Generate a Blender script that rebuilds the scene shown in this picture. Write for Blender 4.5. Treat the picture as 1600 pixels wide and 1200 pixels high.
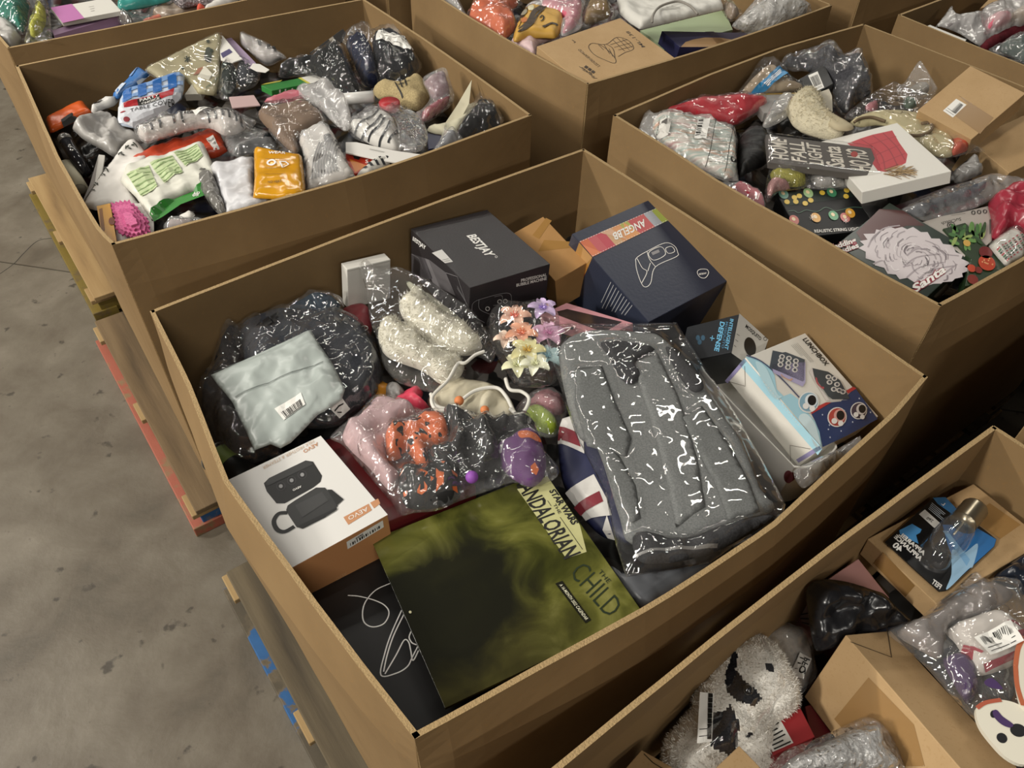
import bpy, math, random
import numpy as np
from mathutils import Vector, noise, geometry

for o in list(bpy.data.objects): bpy.data.objects.remove(o)
SC = bpy.context.scene
COL = SC.collection

# ------------------------------------------------------------------ camera
RIM = 1.13                      # rim height of the bulk boxes above the floor
FPX, PITCH, ROLL, CAMH = 1221.94, 0.801772, 0.035108, RIM + 1.1079
cp, sp, cr, sr = math.cos(PITCH), math.sin(PITCH), math.cos(ROLL), math.sin(ROLL)
_r0, _u0 = np.array([1.0, 0, 0]), np.array([0, sp, cp])
CF = np.array([0, cp, -sp]); CR = cr*_r0 + sr*_u0; CU = -sr*_r0 + cr*_u0
CC = np.array([0, 0, CAMH])
cam = bpy.data.cameras.new('camera'); camo = bpy.data.objects.new('camera', cam); COL.objects.link(camo)
cam.sensor_fit = 'HORIZONTAL'; cam.sensor_width = 36.0; cam.lens = 36.0*FPX/1600.0; cam.clip_start = .02
M4 = np.eye(4); M4[:3, 0], M4[:3, 1], M4[:3, 2], M4[:3, 3] = CR, CU, -CF, CC
from mathutils import Matrix
camo.matrix_world = Matrix(M4.tolist()); SC.camera = camo

# ------------------------------------------------------------------ world, lamps, exposure
w = bpy.data.worlds.new('world'); SC.world = w; w.use_nodes = True
w.node_tree.nodes['Background'].inputs[0].default_value = (1.0, .92, .82, 1); w.node_tree.nodes['Background'].inputs[1].default_value = .035
SC.view_settings.view_transform = 'Standard'; SC.view_settings.look = 'None'
SC.view_settings.gamma = 1; SC.view_settings.use_curve_mapping = False
SC.view_settings.exposure = 0.05
def strip_lamp(x, y, z, rz, power, l=2.4, wd=.35):
    d = bpy.data.lights.new('ceiling_strip_light', 'AREA'); d.shape = 'RECTANGLE'; d.size = l; d.size_y = wd
    d.energy = power; d.color = (1.0, .95, .86)
    o = bpy.data.objects.new('ceiling_strip_light', d); COL.objects.link(o); o.location = (x, y, z); o.rotation_euler = (0, 0, rz)
# rows of warehouse strip lights hung about six metres up
for x, y, p in ((-6.6, -3.4, 900), (-7.4, 1.6, 600), (2.2, -5.2, 170)):
    strip_lamp(x, y, 5.4, math.radians(37), p)
for x, y in ((-4.6, 3.0), (-4.4, 6.2), (-1.2, 8.0), (1.6, 8.6), (2.7, 5.3), (-3.2, -.6), (.4, -2.4)):      # slim tube rows overhead
    strip_lamp(x, y, 5.4, math.radians(37), 66, 3.0, .2)

# ------------------------------------------------------------------ projection helpers (photo pixel -> place)
def ray(u, v): return (u-800)/FPX*CR - (v-600)/FPX*CU + CF
def U(u, v, z):
    d = ray(u, v); t = (RIM+z-CAMH)/d[2]; return CC + t*d
def nrm(v): v = np.asarray(v, float); return v/np.linalg.norm(v)

# ------------------------------------------------------------------ materials
def lin(c):
    if isinstance(c, str): c = tuple(int(c[i:i+2], 16) for i in (0, 2, 4))
    return tuple((x/255/12.92 if x <= 10 else ((x/255+.055)/1.055)**2.4) for x in c[:3]) + (1,)
MATS = {}
def nt(m):
    m.use_nodes = True; t = m.node_tree; return t, t.nodes, t.links
def mat(col, rough=.6, bump=0, bscale=60, var=0, vscale=8, metal=0, spec=.5, coat=0, trans=0):
    """plain painted / printed / moulded surface; var = natural colour mottling, bump = fine relief"""
    k = ('m', col, rough, bump, bscale, var, vscale, metal, spec, coat, trans)
    if k in MATS: return MATS[k]
    m = bpy.data.materials.new('surface_%s' % (col if isinstance(col, str) else '%02x%02x%02x' % tuple(col))); t, N, L = nt(m)
    b = N['Principled BSDF']; c = lin(col); b.inputs['Base Color'].default_value = c
    b.inputs['Roughness'].default_value = rough; b.inputs['Metallic'].default_value = metal
    b.inputs['Specular IOR Level'].default_value = spec; b.inputs['Coat Weight'].default_value = coat; b.inputs['Coat Roughness'].default_value = .15
    if trans: b.inputs['Transmission Weight'].default_value = trans
    if var or bump:
        tc = N.new('ShaderNodeTexCoord')
    if var:
        n = N.new('ShaderNodeTexNoise'); n.inputs['Scale'].default_value = vscale; n.inputs['Detail'].default_value = 5
        L.new(tc.outputs['Object'], n.inputs['Vector'])
        r = N.new('ShaderNodeValToRGB'); r.color_ramp.elements[0].position = .3; r.color_ramp.elements[1].position = .7
        r.color_ramp.elements[0].color = tuple(x*(1-var) for x in c[:3])+(1,); r.color_ramp.elements[1].color = tuple(min(1, x*(1+var)) for x in c[:3])+(1,)
        L.new(n.outputs['Fac'], r.inputs[0]); L.new(r.outputs[0], b.inputs['Base Color'])
    if bump:
        n = N.new('ShaderNodeTexNoise'); n.inputs['Scale'].default_value = bscale; n.inputs['Detail'].default_value = 4
        L.new(tc.outputs['Object'], n.inputs['Vector'])
        q = N.new('ShaderNodeBump'); q.inputs['Strength'].default_value = bump; q.inputs['Distance'].default_value = .01
        L.new(n.outputs['Fac'], q.inputs['Height']); L.new(q.outputs[0], b.inputs['Normal'])
    MATS[k] = m; return m
def crinkle(N, L, tc, scale, strength, dist=.02):
    n = N.new('ShaderNodeTexNoise'); n.noise_type = 'RIDGED_MULTIFRACTAL'; n.inputs['Scale'].default_value = scale
    n.inputs['Detail'].default_value = 3; n.inputs['Distortion'].default_value = .6
    L.new(tc.outputs['Object'], n.inputs['Vector'])
    q = N.new('ShaderNodeBump'); q.inputs['Strength'].default_value = strength; q.inputs['Distance'].default_value = dist
    L.new(n.outputs['Fac'], q.inputs['Height']); return q
def film(haze=.05, tint='ffffff', scale=38, strength=.95, rough=.08, gloss=1.0):
    """clear or milky plastic film: see-through, glossy, crinkled"""
    k = ('film', haze, tint, scale, strength, rough, gloss)
    if k in MATS: return MATS[k]
    m = bpy.data.materials.new('clear_film'); t, N, L = nt(m); N.remove(N['Principled BSDF']); out = N['Material Output']
    tc = N.new('ShaderNodeTexCoord'); q = crinkle(N, L, tc, scale, strength)
    tr = N.new('ShaderNodeBsdfTransparent'); tr.inputs[0].default_value = (.985, .985, .985, 1)
    df = N.new('ShaderNodeBsdfDiffuse'); df.inputs[0].default_value = lin(tint); L.new(q.outputs[0], df.inputs['Normal'])
    gl = N.new('ShaderNodeBsdfGlossy'); gl.inputs['Roughness'].default_value = rough; gl.inputs[0].default_value = (gloss, gloss, gloss, 1); L.new(q.outputs[0], gl.inputs['Normal'])
    m1 = N.new('ShaderNodeMixShader'); m1.inputs[0].default_value = haze; L.new(tr.outputs[0], m1.inputs[1]); L.new(df.outputs[0], m1.inputs[2])
    lw = N.new('ShaderNodeLayerWeight'); lw.inputs[0].default_value = .5; L.new(q.outputs[0], lw.inputs['Normal'])      # Schlick reflectance, the same from both sides of the thin film
    pw = N.new('ShaderNodeMath'); pw.operation = 'POWER'; L.new(lw.outputs['Facing'], pw.inputs[0]); pw.inputs[1].default_value = 5
    fr = N.new('ShaderNodeMath'); fr.operation = 'MULTIPLY_ADD'; L.new(pw.outputs[0], fr.inputs[0]); fr.inputs[1].default_value = .8; fr.inputs[2].default_value = .09
    m2 = N.new('ShaderNodeMixShader'); L.new(fr.outputs[0], m2.inputs[0]); L.new(m1.outputs[0], m2.inputs[1]); L.new(gl.outputs[0], m2.inputs[2])
    L.new(m2.outputs[0], out.inputs[0]); MATS[k] = m; return m
def poly_bag(col, rough=.3, scale=14, strength=.5, spec=.5):
    """opaque crinkled plastic"""
    k = ('poly', col, rough, scale, strength, spec)
    if k in MATS: return MATS[k]
    m = bpy.data.materials.new('crinkled_plastic'); t, N, L = nt(m); b = N['Principled BSDF']
    b.inputs['Base Color'].default_value = lin(col); b.inputs['Roughness'].default_value = rough; b.inputs['Specular IOR Level'].default_value = spec
    tc = N.new('ShaderNodeTexCoord'); q = crinkle(N, L, tc, scale, strength); L.new(q.outputs[0], b.inputs['Normal'])
    MATS[k] = m; return m
def cloth(col, scale=300, var=.12, bump=.25, rough=.9):
    k = ('cloth', col, scale, var, bump)
    if k in MATS: return MATS[k]
    m = bpy.data.materials.new('fabric'); t, N, L = nt(m); b = N['Principled BSDF']; c = lin(col)
    b.inputs['Roughness'].default_value = rough; b.inputs['Specular IOR Level'].default_value = .2
    tc = N.new('ShaderNodeTexCoord'); n = N.new('ShaderNodeTexNoise'); n.inputs['Scale'].default_value = scale; n.inputs['Detail'].default_value = 3
    L.new(tc.outputs['Object'], n.inputs['Vector'])
    r = N.new('ShaderNodeValToRGB'); r.color_ramp.elements[0].position = .35; r.color_ramp.elements[1].position = .65
    r.color_ramp.elements[0].color = tuple(x*(1-var) for x in c[:3])+(1,); r.color_ramp.elements[1].color = tuple(min(1, x*(1+var)) for x in c[:3])+(1,)
    L.new(n.outputs['Fac'], r.inputs[0]); L.new(r.outputs[0], b.inputs['Base Color'])
    q = N.new('ShaderNodeBump'); q.inputs['Strength'].default_value = bump; q.inputs['Distance'].default_value = .004
    L.new(n.outputs['Fac'], q.inputs['Height']); L.new(q.outputs[0], b.inputs['Normal'])
    MATS[k] = m; return m
def ramp_mat(name, stops, scale=6, detail=6, rough=.8, stretch=(1, 1, 1), bump=.2, dist=.01, distort=0, rot=0, extra=None, spec=.4, grain=None):
    """mottled natural surface: noise through a colour ramp"""
    m = bpy.data.materials.new(name); t, N, L = nt(m); b = N['Principled BSDF']
    b.inputs['Roughness'].default_value = rough; b.inputs['Specular IOR Level'].default_value = spec
    tc = N.new('ShaderNodeTexCoord'); mp = N.new('ShaderNodeMapping'); mp.inputs['Scale'].default_value = stretch; mp.inputs['Rotation'].default_value = (0, 0, rot)
    if grain is not None: mp.vector_type = 'TEXTURE'; mp.inputs['Rotation'].default_value = (0, 0, grain)
    L.new(tc.outputs['Object'], mp.inputs[0]); n = N.new('ShaderNodeTexNoise'); n.inputs['Scale'].default_value = scale
    n.inputs['Detail'].default_value = detail; n.inputs['Distortion'].default_value = distort; n.inputs['Roughness'].default_value = .6
    L.new(mp.outputs[0], n.inputs['Vector']); r = N.new('ShaderNodeValToRGB')
    while len(r.color_ramp.elements) < len(stops): r.color_ramp.elements.new(.5)
    for e, (p, c) in zip(r.color_ramp.elements, stops): e.position = p; e.color = lin(c)
    L.new(n.outputs['Fac'], r.inputs[0]); col = r.outputs[0]
    if extra:      # second, finer layer of specks: (scale, threshold, colour, strength)
        s, th, c2, st = extra; n2 = N.new('ShaderNodeTexNoise'); n2.inputs['Scale'].default_value = s; n2.inputs['Detail'].default_value = 5
        L.new(mp.outputs[0], n2.inputs['Vector']); r2 = N.new('ShaderNodeValToRGB')
        r2.color_ramp.elements[0].position = th; r2.color_ramp.elements[1].position = min(1, th+.06)
        r2.color_ramp.elements[0].color = (0, 0, 0, 1); r2.color_ramp.elements[1].color = (st, st, st, 1)
        L.new(n2.outputs['Fac'], r2.inputs[0]); mx = N.new('ShaderNodeMix'); mx.data_type = 'RGBA'
        L.new(r2.outputs[0], mx.inputs[0]); L.new(col, mx.inputs[6]); mx.inputs[7].default_value = lin(c2); col = mx.outputs[2]
    L.new(col, b.inputs['Base Color'])
    q = N.new('ShaderNodeBump'); q.inputs['Strength'].default_value = bump; q.inputs['Distance'].default_value = dist
    L.new(n.outputs['Fac'], q.inputs['Height']); L.new(q.outputs[0], b.inputs['Normal']); return m

KRAFT = ramp_mat('corrugated_kraft_board', [(.3, '7d6545'), (.55, '866d4b'), (.8, '8f7652')], 3.5, 8, .75, bump=.04, extra=(160, .6, '8f6f44', .35), spec=.25)
KRAFT_EDGE = mat('a58b62', .85, .4, 300)
CARTON = ramp_mat('carton_board', [(.3, 'ad8f67'), (.7, 'b89a72')], 9, 6, .7, bump=.05, extra=(220, .6, '9c7a4c', .3), spec=.25)
CARTON_D = ramp_mat('brown_carton_board', [(.3, '9a7446'), (.7, 'a87f4f')], 9, 6, .7, bump=.05, spec=.25)
TAPE = mat('96713f', .18, .1, 40, spec=.6)
GRAIN = math.radians(127.4)
WOOD = [ramp_mat('pallet_wood_pale', [(.2, '6b5538'), (.5, '8c734d'), (.8, 'a0885f')], 5, 8, .8, (3.5, .35, .35), .3, extra=(4, .58, '3a2f20', .8), grain=GRAIN),
        ramp_mat('pallet_wood_grey', [(.2, '342e25'), (.5, '524939'), (.8, '6a5f4b')], 5, 8, .85, (3.5, .35, .35), .4, extra=(4, .56, '2c261e', .8), grain=GRAIN),
        ramp_mat('pallet_wood_brown', [(.2, '403424'), (.5, '604f38'), (.8, '78654a')], 5, 8, .85, (3.5, .35, .35), .4, extra=(4, .56, '2c241a', .8), grain=GRAIN)]
BLUE_PATCH = ramp_mat('wood_with_blue_paint', [(.46, '4a4234'), (.53, '5d5240'), (.56, '24507e'), (.8, '2a5a8c')], 7, 6, .7, bump=.25)
def paint(name, c, w): return ramp_mat(name, [(.35, w), (.45, c), (.8, c)], 14, 8, .6, bump=.25)
RED_PAINT, BLUE_PAINT, YEL_PAINT = paint('worn_red_paint', '93513f', '7d6548'), paint('worn_blue_paint', '24507e', '6d6455'), paint('worn_yellow_paint', '6b5a22', '5d4d30')
FILM = film(.022, 'ffffff', 19, 1.0, .06); FILM_HAZY = film(.12, 'ffffff', 19, 1.0, .07); FILM_MILK = film(.2, 'f0eeea', 14, .5, .2); FILM_SOFT = film(.025, 'ffffff', 15, .8, .05); FILM_BUBBLE = film(.045, 'ffffff', 28, 1.0, .07)
WHITE, BLACK = mat('e6e4de', .5), mat('141414', .45)
INK, INKW = mat('15130f', .6), mat('e9e7e2', .6)

# ------------------------------------------------------------------ mesh collecting
class MB:
    def __init__(s): s.v, s.f, s.m, s.mats = [], [], [], []
    def mi(s, m):
        if m not in s.mats: s.mats.append(m)
        return s.mats.index(m)
    def add(s, vs, fs, m):
        o = len(s.v); i = s.mi(m); s.v += [tuple(map(float, p)) for p in vs]
        s.f += [tuple(o+k for k in f) for f in fs]; s.m += [i]*len(fs); return s
    def hexa(s, P, m):          # P: 8 corners, index bits abc -> 4a+2b+c
        return s.add(P, [(0, 2, 6, 4), (1, 5, 7, 3), (0, 4, 5, 1), (2, 3, 7, 6), (0, 1, 3, 2), (4, 6, 7, 5)], m)
    def obox(s, o, a, b, c, m):
        o, a, b, c = map(lambda q: np.asarray(q, float), (o, a, b, c))
        return s.hexa([o+i*a+j*b+k*c for i in (0, 1) for j in (0, 1) for k in (0, 1)], m)
    def tube(s, pts, r, m, n=8, cap=True):
        pts = [np.asarray(p, float) for p in pts]; rs = r if isinstance(r, (list, tuple)) else [r]*len(pts); V = []; Fc = []
        up = np.array([0, 0, 1.0])
        for i, p in enumerate(pts):
            t = nrm(pts[min(i+1, len(pts)-1)]-pts[max(i-1, 0)]+1e-9)
            a = np.cross(t, up); a = np.cross(t, [1, 0, 0]) if np.linalg.norm(a) < 1e-3 else a; a = nrm(a); b = np.cross(t, a)
            V += [p+rs[i]*(math.cos(k*2*math.pi/n)*a+math.sin(k*2*math.pi/n)*b) for k in range(n)]
        for i in range(len(pts)-1):
            Fc += [(i*n+k, i*n+(k+1) % n, (i+1)*n+(k+1) % n, (i+1)*n+k) for k in range(n)]
        if cap: Fc += [tuple(range(n-1, -1, -1)), tuple((len(pts)-1)*n+k for k in range(n))]
        return s.add(V, Fc, m)
class Part:
    def __init__(s, name, parent=None, label=None, smooth=True, bevel=0, kind=None): s.name, s.parent, s.label, s.smooth, s.bevel, s.kind, s.mb = name, parent, label, smooth, bevel, kind, MB()
def make_obj(name, mb, origin, smooth=True, bevel=0):
    me = bpy.data.meshes.new(name); V = np.array(mb.v)-origin
    me.from_pydata(V.tolist(), [], mb.f); 
    for m in mb.mats: me.materials.append(m)
    me.polygons.foreach_set('material_index', mb.m)
    if smooth: me.polygons.foreach_set('use_smooth', [True]*len(mb.f))
    me.update(); o = bpy.data.objects.new(name, me); COL.objects.link(o)
    if bevel:
        b = o.modifiers.new('bevel', 'BEVEL'); b.width = bevel; b.segments = 2; b.limit_method = 'ANGLE'
    return o
class Thing:
    """one top-level thing; its parts are gathered here and linked by build()"""
    def __init__(s, name, label, cat, group=None, kind=None): s.name, s.label, s.cat, s.group, s.kind, s.parts = name, label, cat, group, kind, []
    def part(s, name, **k): p = Part(name, **k); s.parts.append(p); return p
    def build(s):
        ps = [p for p in s.parts if p.mb.v]
        A = np.concatenate([np.array(p.mb.v) for p in ps]); lo, hi = A.min(0), A.max(0)
        org = np.array([(lo[0]+hi[0])/2, (lo[1]+hi[1])/2, lo[2]])
        if len(ps) == 1:
            root = make_obj(s.name, ps[0].mb, org, ps[0].smooth, ps[0].bevel); root.location = org
        else:
            root = bpy.data.objects.new(s.name, None); COL.objects.link(root); root.location = org; root.empty_display_size = .05
            objs = {}
            for p in ps:
                o = make_obj(p.name, p.mb, org, p.smooth, p.bevel); objs[p] = o
                o.parent = objs[p.parent] if p.parent in objs else root
                if p.label: o['label'] = p.label
                if p.kind: o['kind'] = p.kind
        if s.label: root['label'] = s.label
        if s.kind != 'structure' and s.cat: root['category'] = s.cat
        if s.group: root['group'] = s.group
        if s.kind: root['kind'] = s.kind
        return root

# ------------------------------------------------------------------ surfaces one can print on
class Plane:
    def __init__(s, *q):
        if len(q) == 1: q = ((700, 600, q[0]), (900, 600, q[0]), (700, 500, q[0]))
        P = [U(*a) for a in q]; s.o = P[0]; n = nrm(np.cross(P[1]-P[0], P[2]-P[0])); s.n = n if n[2] > 0 else -n
        s.x = nrm(P[1]-P[0]); s.y = np.cross(s.n, s.x)
    @classmethod
    def raw(c, o, x, y, n): p = c.__new__(c); p.o, p.x, p.y, p.n = o, x, y, n; return p
    def hit(s, u, v):
        d = ray(u, v); t = ((s.o-CC)@s.n)/(d@s.n); return CC+t*d
    def uv(s, px): P = s.hit(*px)-s.o; return np.array([P@s.x, P@s.y])
    def at(s, x, y, lift=0): return s.o+x*s.x+y*s.y+lift*s.n
    soft = False
def pip(P, poly):                       # points in polygon, vectorised
    x, y = P[:, 0], P[:, 1]; ins = np.zeros(len(P), bool); j = len(poly)-1
    for i in range(len(poly)):
        xi, yi = poly[i]; xj, yj = poly[j]
        ins ^= ((yi > y) != (yj > y)) & (x < (xj-xi)*(y-yi)/((yj-yi) if yj != yi else 1e-12)+xi); j = i
    return ins
def bdist(P, poly):
    A = np.asarray(poly); B = np.roll(A, -1, 0); out = np.full(len(P), 9.)
    for a, b in zip(A, B):
        ab = b-a; l = ab@ab+1e-12; t = np.clip((P-a)@ab/l, 0, 1); out = np.minimum(out, np.linalg.norm(P-a-t[:, None]*ab, axis=1))
    return out
def catmull(p, closed=False, n=6):
    p = [np.asarray(a, float) for a in p]; m = len(p); o = []
    for i in range(m if closed else m-1):
        a, b, c, d = (p[(i-1) % m], p[i], p[(i+1) % m], p[(i+2) % m]) if closed else (p[max(i-1, 0)], p[i], p[i+1], p[min(i+2, m-1)])
        for k in range(n):
            t = k/n; o.append(.5*((2*b)+(c-a)*t+(2*a-5*b+4*c-d)*t*t+(3*b-a-3*c+d)*t**3))
    if not closed: o.append(p[-1])
    return o
def dens(poly, st):
    o = []; m = len(poly)
    for i in range(m):
        a, b = np.asarray(poly[i]), np.asarray(poly[(i+1) % m]); k = max(1, int(np.linalg.norm(b-a)/st)); o += [a+(b-a)*j/k for j in range(k)]
    return o
def tri(poly, res, rng):
    """triangulate a 2-D polygon with interior points about res apart"""
    B = dens(poly, res); A = np.array(B); lo, hi = A.min(0), A.max(0)
    gx, gy = np.meshgrid(np.arange(lo[0], hi[0], res), np.arange(lo[1], hi[1], res*.87)); gx[1::2] += res/2
    G = np.stack([gx.ravel(), gy.ravel()], 1); G = G+(rng.random(G.shape)-.5)*res*.3
    if len(G):
        G = G[pip(G, B)]; 
    if len(G): G = G[bdist(G, B) > res*.45]
    V = [Vector(p) for p in B]+[Vector(p) for p in G]; n = len(B)
    r = geometry.delaunay_2d_cdt(V, [], [list(range(n))], 1, 1e-7)
    return np.array([tuple(p) for p in r[0]]), [tuple(f) for f in r[2]], n
class Soft:
    """puffed, wrinkled sheet or bag over an outline lying on a plane"""
    soft = True
    def __init__(s, pl, outline, T=.03, R=None, amp=.003, freq=18, low=.35, seed=1, bottom=.35, res=.009, round_=True, ridge=1, lfreq=7, over=None, fold=1.0):
        s.over, s.fold = over, fold
        s.pl, s.T, s.amp, s.freq, s.low, s.seed, s.bottom, s.ridge, s.lfreq = pl, T, amp, freq, low, seed, bottom, ridge, lfreq
        s.poly = [pl.uv(p) for p in (catmull(outline, True, 4) if round_ else outline)]
        a = sum(s.poly[i][0]*s.poly[i-1][1]-s.poly[i-1][0]*s.poly[i][1] for i in range(len(s.poly)))
        if a > 0: s.poly = s.poly[::-1]
        s.rng = np.random.default_rng(seed)
        fr_ = np.random.default_rng(seed+77); s.folds = [(a, 1/l, c) for a, l, c in zip(fr_.uniform(0, 6.28, 5), fr_.uniform(.05, .16, 5), fr_.random(5))]
        s.V, s.F, s.nb = tri(s.poly, res, s.rng)
        d = bdist(s.V, s.poly); s.R = R or max(.008, min(T*1.4, d.max()*.95)); s.H = s.h(s.V, d)
    def h(s, P, d=None):
        P = np.atleast_2d(P)
        if d is None: d = np.where(pip(P, s.poly), bdist(P, s.poly), 0)
        q = np.clip(d/s.R, 0, 1); prof = np.sqrt(np.clip(1-(1-q)**2, 0, 1)); k = s.seed*7.31
        N1 = np.array([noise.noise((p[0]*s.lfreq+k, p[1]*s.lfreq, k)) for p in P])
        if s.ridge:
            W = np.array([noise.noise((p[0]*9, p[1]*9, k)) for p in P])*.6
            rg = lambda f, kk: np.array([1-2.6*abs(noise.noise((p[0]*f+kk+w1, p[1]*f*.75-w1, kk))) for p, w1 in zip(P, W)])
            N2 = rg(s.freq, k)+.5*rg(s.freq*2.3, k+5)+.22*rg(s.freq*5, k+9)
        else: N2 = np.array([noise.noise((p[0]*s.freq+k, p[1]*s.freq, k)) for p in P])
        W2 = .10*N1; N3 = sum(1-4*np.abs(((P[:, 0]*math.cos(a)+P[:, 1]*math.sin(a))*f+c+W2*3) % 1-.5) for a, f, c in s.folds)/3 if s.fold else 0
        amp = s.amp*(N2+s.fold*N3)*np.clip(d/.012, 0, 1)
        if s.over:                      # film hugging what is inside, flat flange beyond it
            base = .3*s.T*prof
            for c, lift in s.over:
                ins = pip(P, c.poly); do = np.where(ins, 0, bdist(P, c.poly)); dn = np.where(ins, bdist(P, c.poly), 0)
                hc = np.where(ins, c.h(P, dn)+.004+lift, (.004+lift+.5*c.T)*np.clip(1-do/.035, 0, 1)**1.4); base = np.maximum(base, hc)
            return base*np.clip(d/.02, 0, 1)**.6+amp
        return s.T*prof*(1+s.low*N1)+amp
    def uv(s, px): return s.pl.uv(px)
    def at(s, x, y, lift=0): return s.pl.at(x, y, float(s.h((x, y))[0])+lift)
    def atn(s, P, lift): H = s.h(P); return [s.pl.at(p[0], p[1], hh+lift) for p, hh in zip(np.atleast_2d(P), H)]
    def mesh(s, part, m, top_only=False):
        V = [s.pl.at(p[0], p[1], h) for p, h in zip(s.V, s.H)]; F = list(s.F)
        if not top_only and s.bottom is not None:
            n = len(V); d = bdist(s.V, s.poly); mp = {}
            W = []
            for i, p in enumerate(s.V):
                if d[i] < 1e-5: mp[i] = i
                else: mp[i] = n+len(W); W.append(s.pl.at(p[0], p[1], -abs(s.H[i])*s.bottom-.001))
            V += W; F += [tuple(mp[k] for k in f[::-1]) for f in s.F]
        part.mb.add(V, F, m); return s
def inset(outline, k):                  # shrink a pixel outline towards its middle
    A = np.array(outline, float); c = A.mean(0); return [tuple(c+(p-c)*k) for p in A]

# printing (flat ink) -------------------------------------------------
GL = {}
def glyphs(s, bold=0, shear=0):
    k = (s, bold, shear)
    if k in GL: return GL[k]
    c = bpy.data.curves.new('t', 'FONT'); c.body = s; c.size = 1; c.resolution_u = 2; c.offset = bold; c.shear = shear; c.fill_mode = 'FRONT'
    o = bpy.data.objects.new('t', c); COL.objects.link(o); me = bpy.data.meshes.new_from_object(o)
    V = np.array([v.co[:2] for v in me.vertices]) if len(me.vertices) else np.zeros((1, 2)); F = [tuple(p.vertices) for p in me.polygons]
    if F:
        x0, x1 = V[:, 0].min(), V[:, 0].max(); V = (V-[x0, 0])/[max(1e-6, x1-x0), .7]
    bpy.data.objects.remove(o); bpy.data.curves.remove(c); bpy.data.meshes.remove(me); GL[k] = (V, F); return GL[k]
def txt(part, sf, s, p0, p1, up, m, bold=.012, lay=1, shear=0):
    """lettering s whose baseline runs from pixel p0 to p1, capitals reaching pixel up above p0"""
    V, F = glyphs(s, bold, shear)
    if not F: return
    a, b, c = sf.uv(p0), sf.uv(p1), sf.uv(up); P = np.array([a+(b-a)*v[0]+(c-a)*v[1] for v in V]); put(part, sf, P, F, m, lay)
def put(part, sf, P, F, m, lay):
    L = .0005*lay+(.0012 if sf.soft else 0)
    Q = sf.atn(P, L) if sf.soft else [sf.at(p[0], p[1], L) for p in P]
    # faces look outward
    if F:
        f = F[0]; n = np.cross(np.subtract(Q[f[1]], Q[f[0]]), np.subtract(Q[f[2]], Q[f[0]])); nn = sf.pl.n if sf.soft else sf.n
        if n@nn < 0: F = [g[::-1] for g in F]
    part.mb.add(Q, F, m)
def poly(part, sf, px, m, lay=1, smooth=False, res=.012, raw=False):
    P = [np.asarray(p, float) for p in px] if raw else [sf.uv(p) for p in (catmull(px, True, 5) if smooth else px)]
    if sf.soft:
        V, F, _ = tri(P, res, np.random.default_rng(3)); put(part, sf, V, F, m, lay)
    else: put(part, sf, np.array(P), [tuple(range(len(P)))], m, lay)
def stroke(part, sf, px, wd, m, lay=2, smooth=True, closed=False):
    P = [sf.uv(p) for p in px]; P = catmull(P, closed, 6) if smooth and len(P) > 2 else P
    if closed: P = P+[P[0]]
    if sf.soft: 
        Q = []
        for a, b in zip(P, P[1:]):
            k = max(1, int(np.linalg.norm(b-a)/.01)); Q += [a+(b-a)*j/k for j in range(k)]
        P = Q+[P[-1]]
    V = []; n = len(P)
    for i, p in enumerate(P):
        t = P[min(i+1, n-1)]-P[max(i-1, 0)]; t = t/(np.linalg.norm(t)+1e-9); q = np.array([-t[1], t[0]])*wd/2; V += [p-q, p+q]
    put(part, sf, np.array(V), [(2*i, 2*i+2, 2*i+3, 2*i+1) for i in range(n-1)], m, lay)
def ell(c, rx, ry=None, rot=0, n=20):
    ry = ry or rx; a = math.radians(rot); return [(c[0]+rx*math.cos(t)*math.cos(a)-ry*math.sin(t)*math.sin(a), c[1]+rx*math.cos(t)*math.sin(a)+ry*math.sin(t)*math.cos(a)) for t in np.linspace(0, 2*math.pi, n, endpoint=False)]
def lerpq(q, s, t):                     # bilinear point in a pixel quad q0 q1 q2 q3 (s along q0->q1, t along q0->q3)
    q = np.array(q, float); return tuple((1-s)*(1-t)*q[0]+s*(1-t)*q[1]+s*t*q[2]+(1-s)*t*q[3])
def rows(part, sf, q, n, wd, m, lay=2, seed=1, fill=.55, s0=0, s1=1):
    """lines of print too small to read"""
    R = random.Random(seed)
    for i in range(n):
        t = (i+.5)/n; e = s1-(R.random()*.35*(s1-s0) if i % 3 == 2 else R.random()*.08); stroke(part, sf, [lerpq(q, s0, t), lerpq(q, e, t)], wd, m, lay, False)
def barcode(part, sf, q, m, lay=2, n=22, seed=1, s0=0, s1=1, t0=0, t1=1):
    R = random.Random(seed); x = s0
    while x < s1:
        wdt = (s1-s0)/n*R.choice((.35, .5, .9)); poly(part, sf, [lerpq(q, x, t0), lerpq(q, min(s1, x+wdt), t0), lerpq(q, min(s1, x+wdt), t1), lerpq(q, x, t1)], m, lay, res=.05); x += wdt+(s1-s0)/n*R.choice((.4, .6, .9))
def sticker(th, sf, q, code=True, seed=1, name='barcode_label', lay=1, top=.15, bot=.6, base=WHITE, parent=None):
    p = th.part(name, smooth=False, parent=parent); poly(p, sf, q, base, lay)
    if code: barcode(p, sf, q, INK, lay+1, seed=seed, s0=.1, s1=.9, t0=top, t1=bot)
    rows(p, sf, [lerpq(q, .1, bot+.06), lerpq(q, .9, bot+.06), lerpq(q, .9, .94), lerpq(q, .1, .94)], 2, .0012, INK, lay+1, seed); return p

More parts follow.
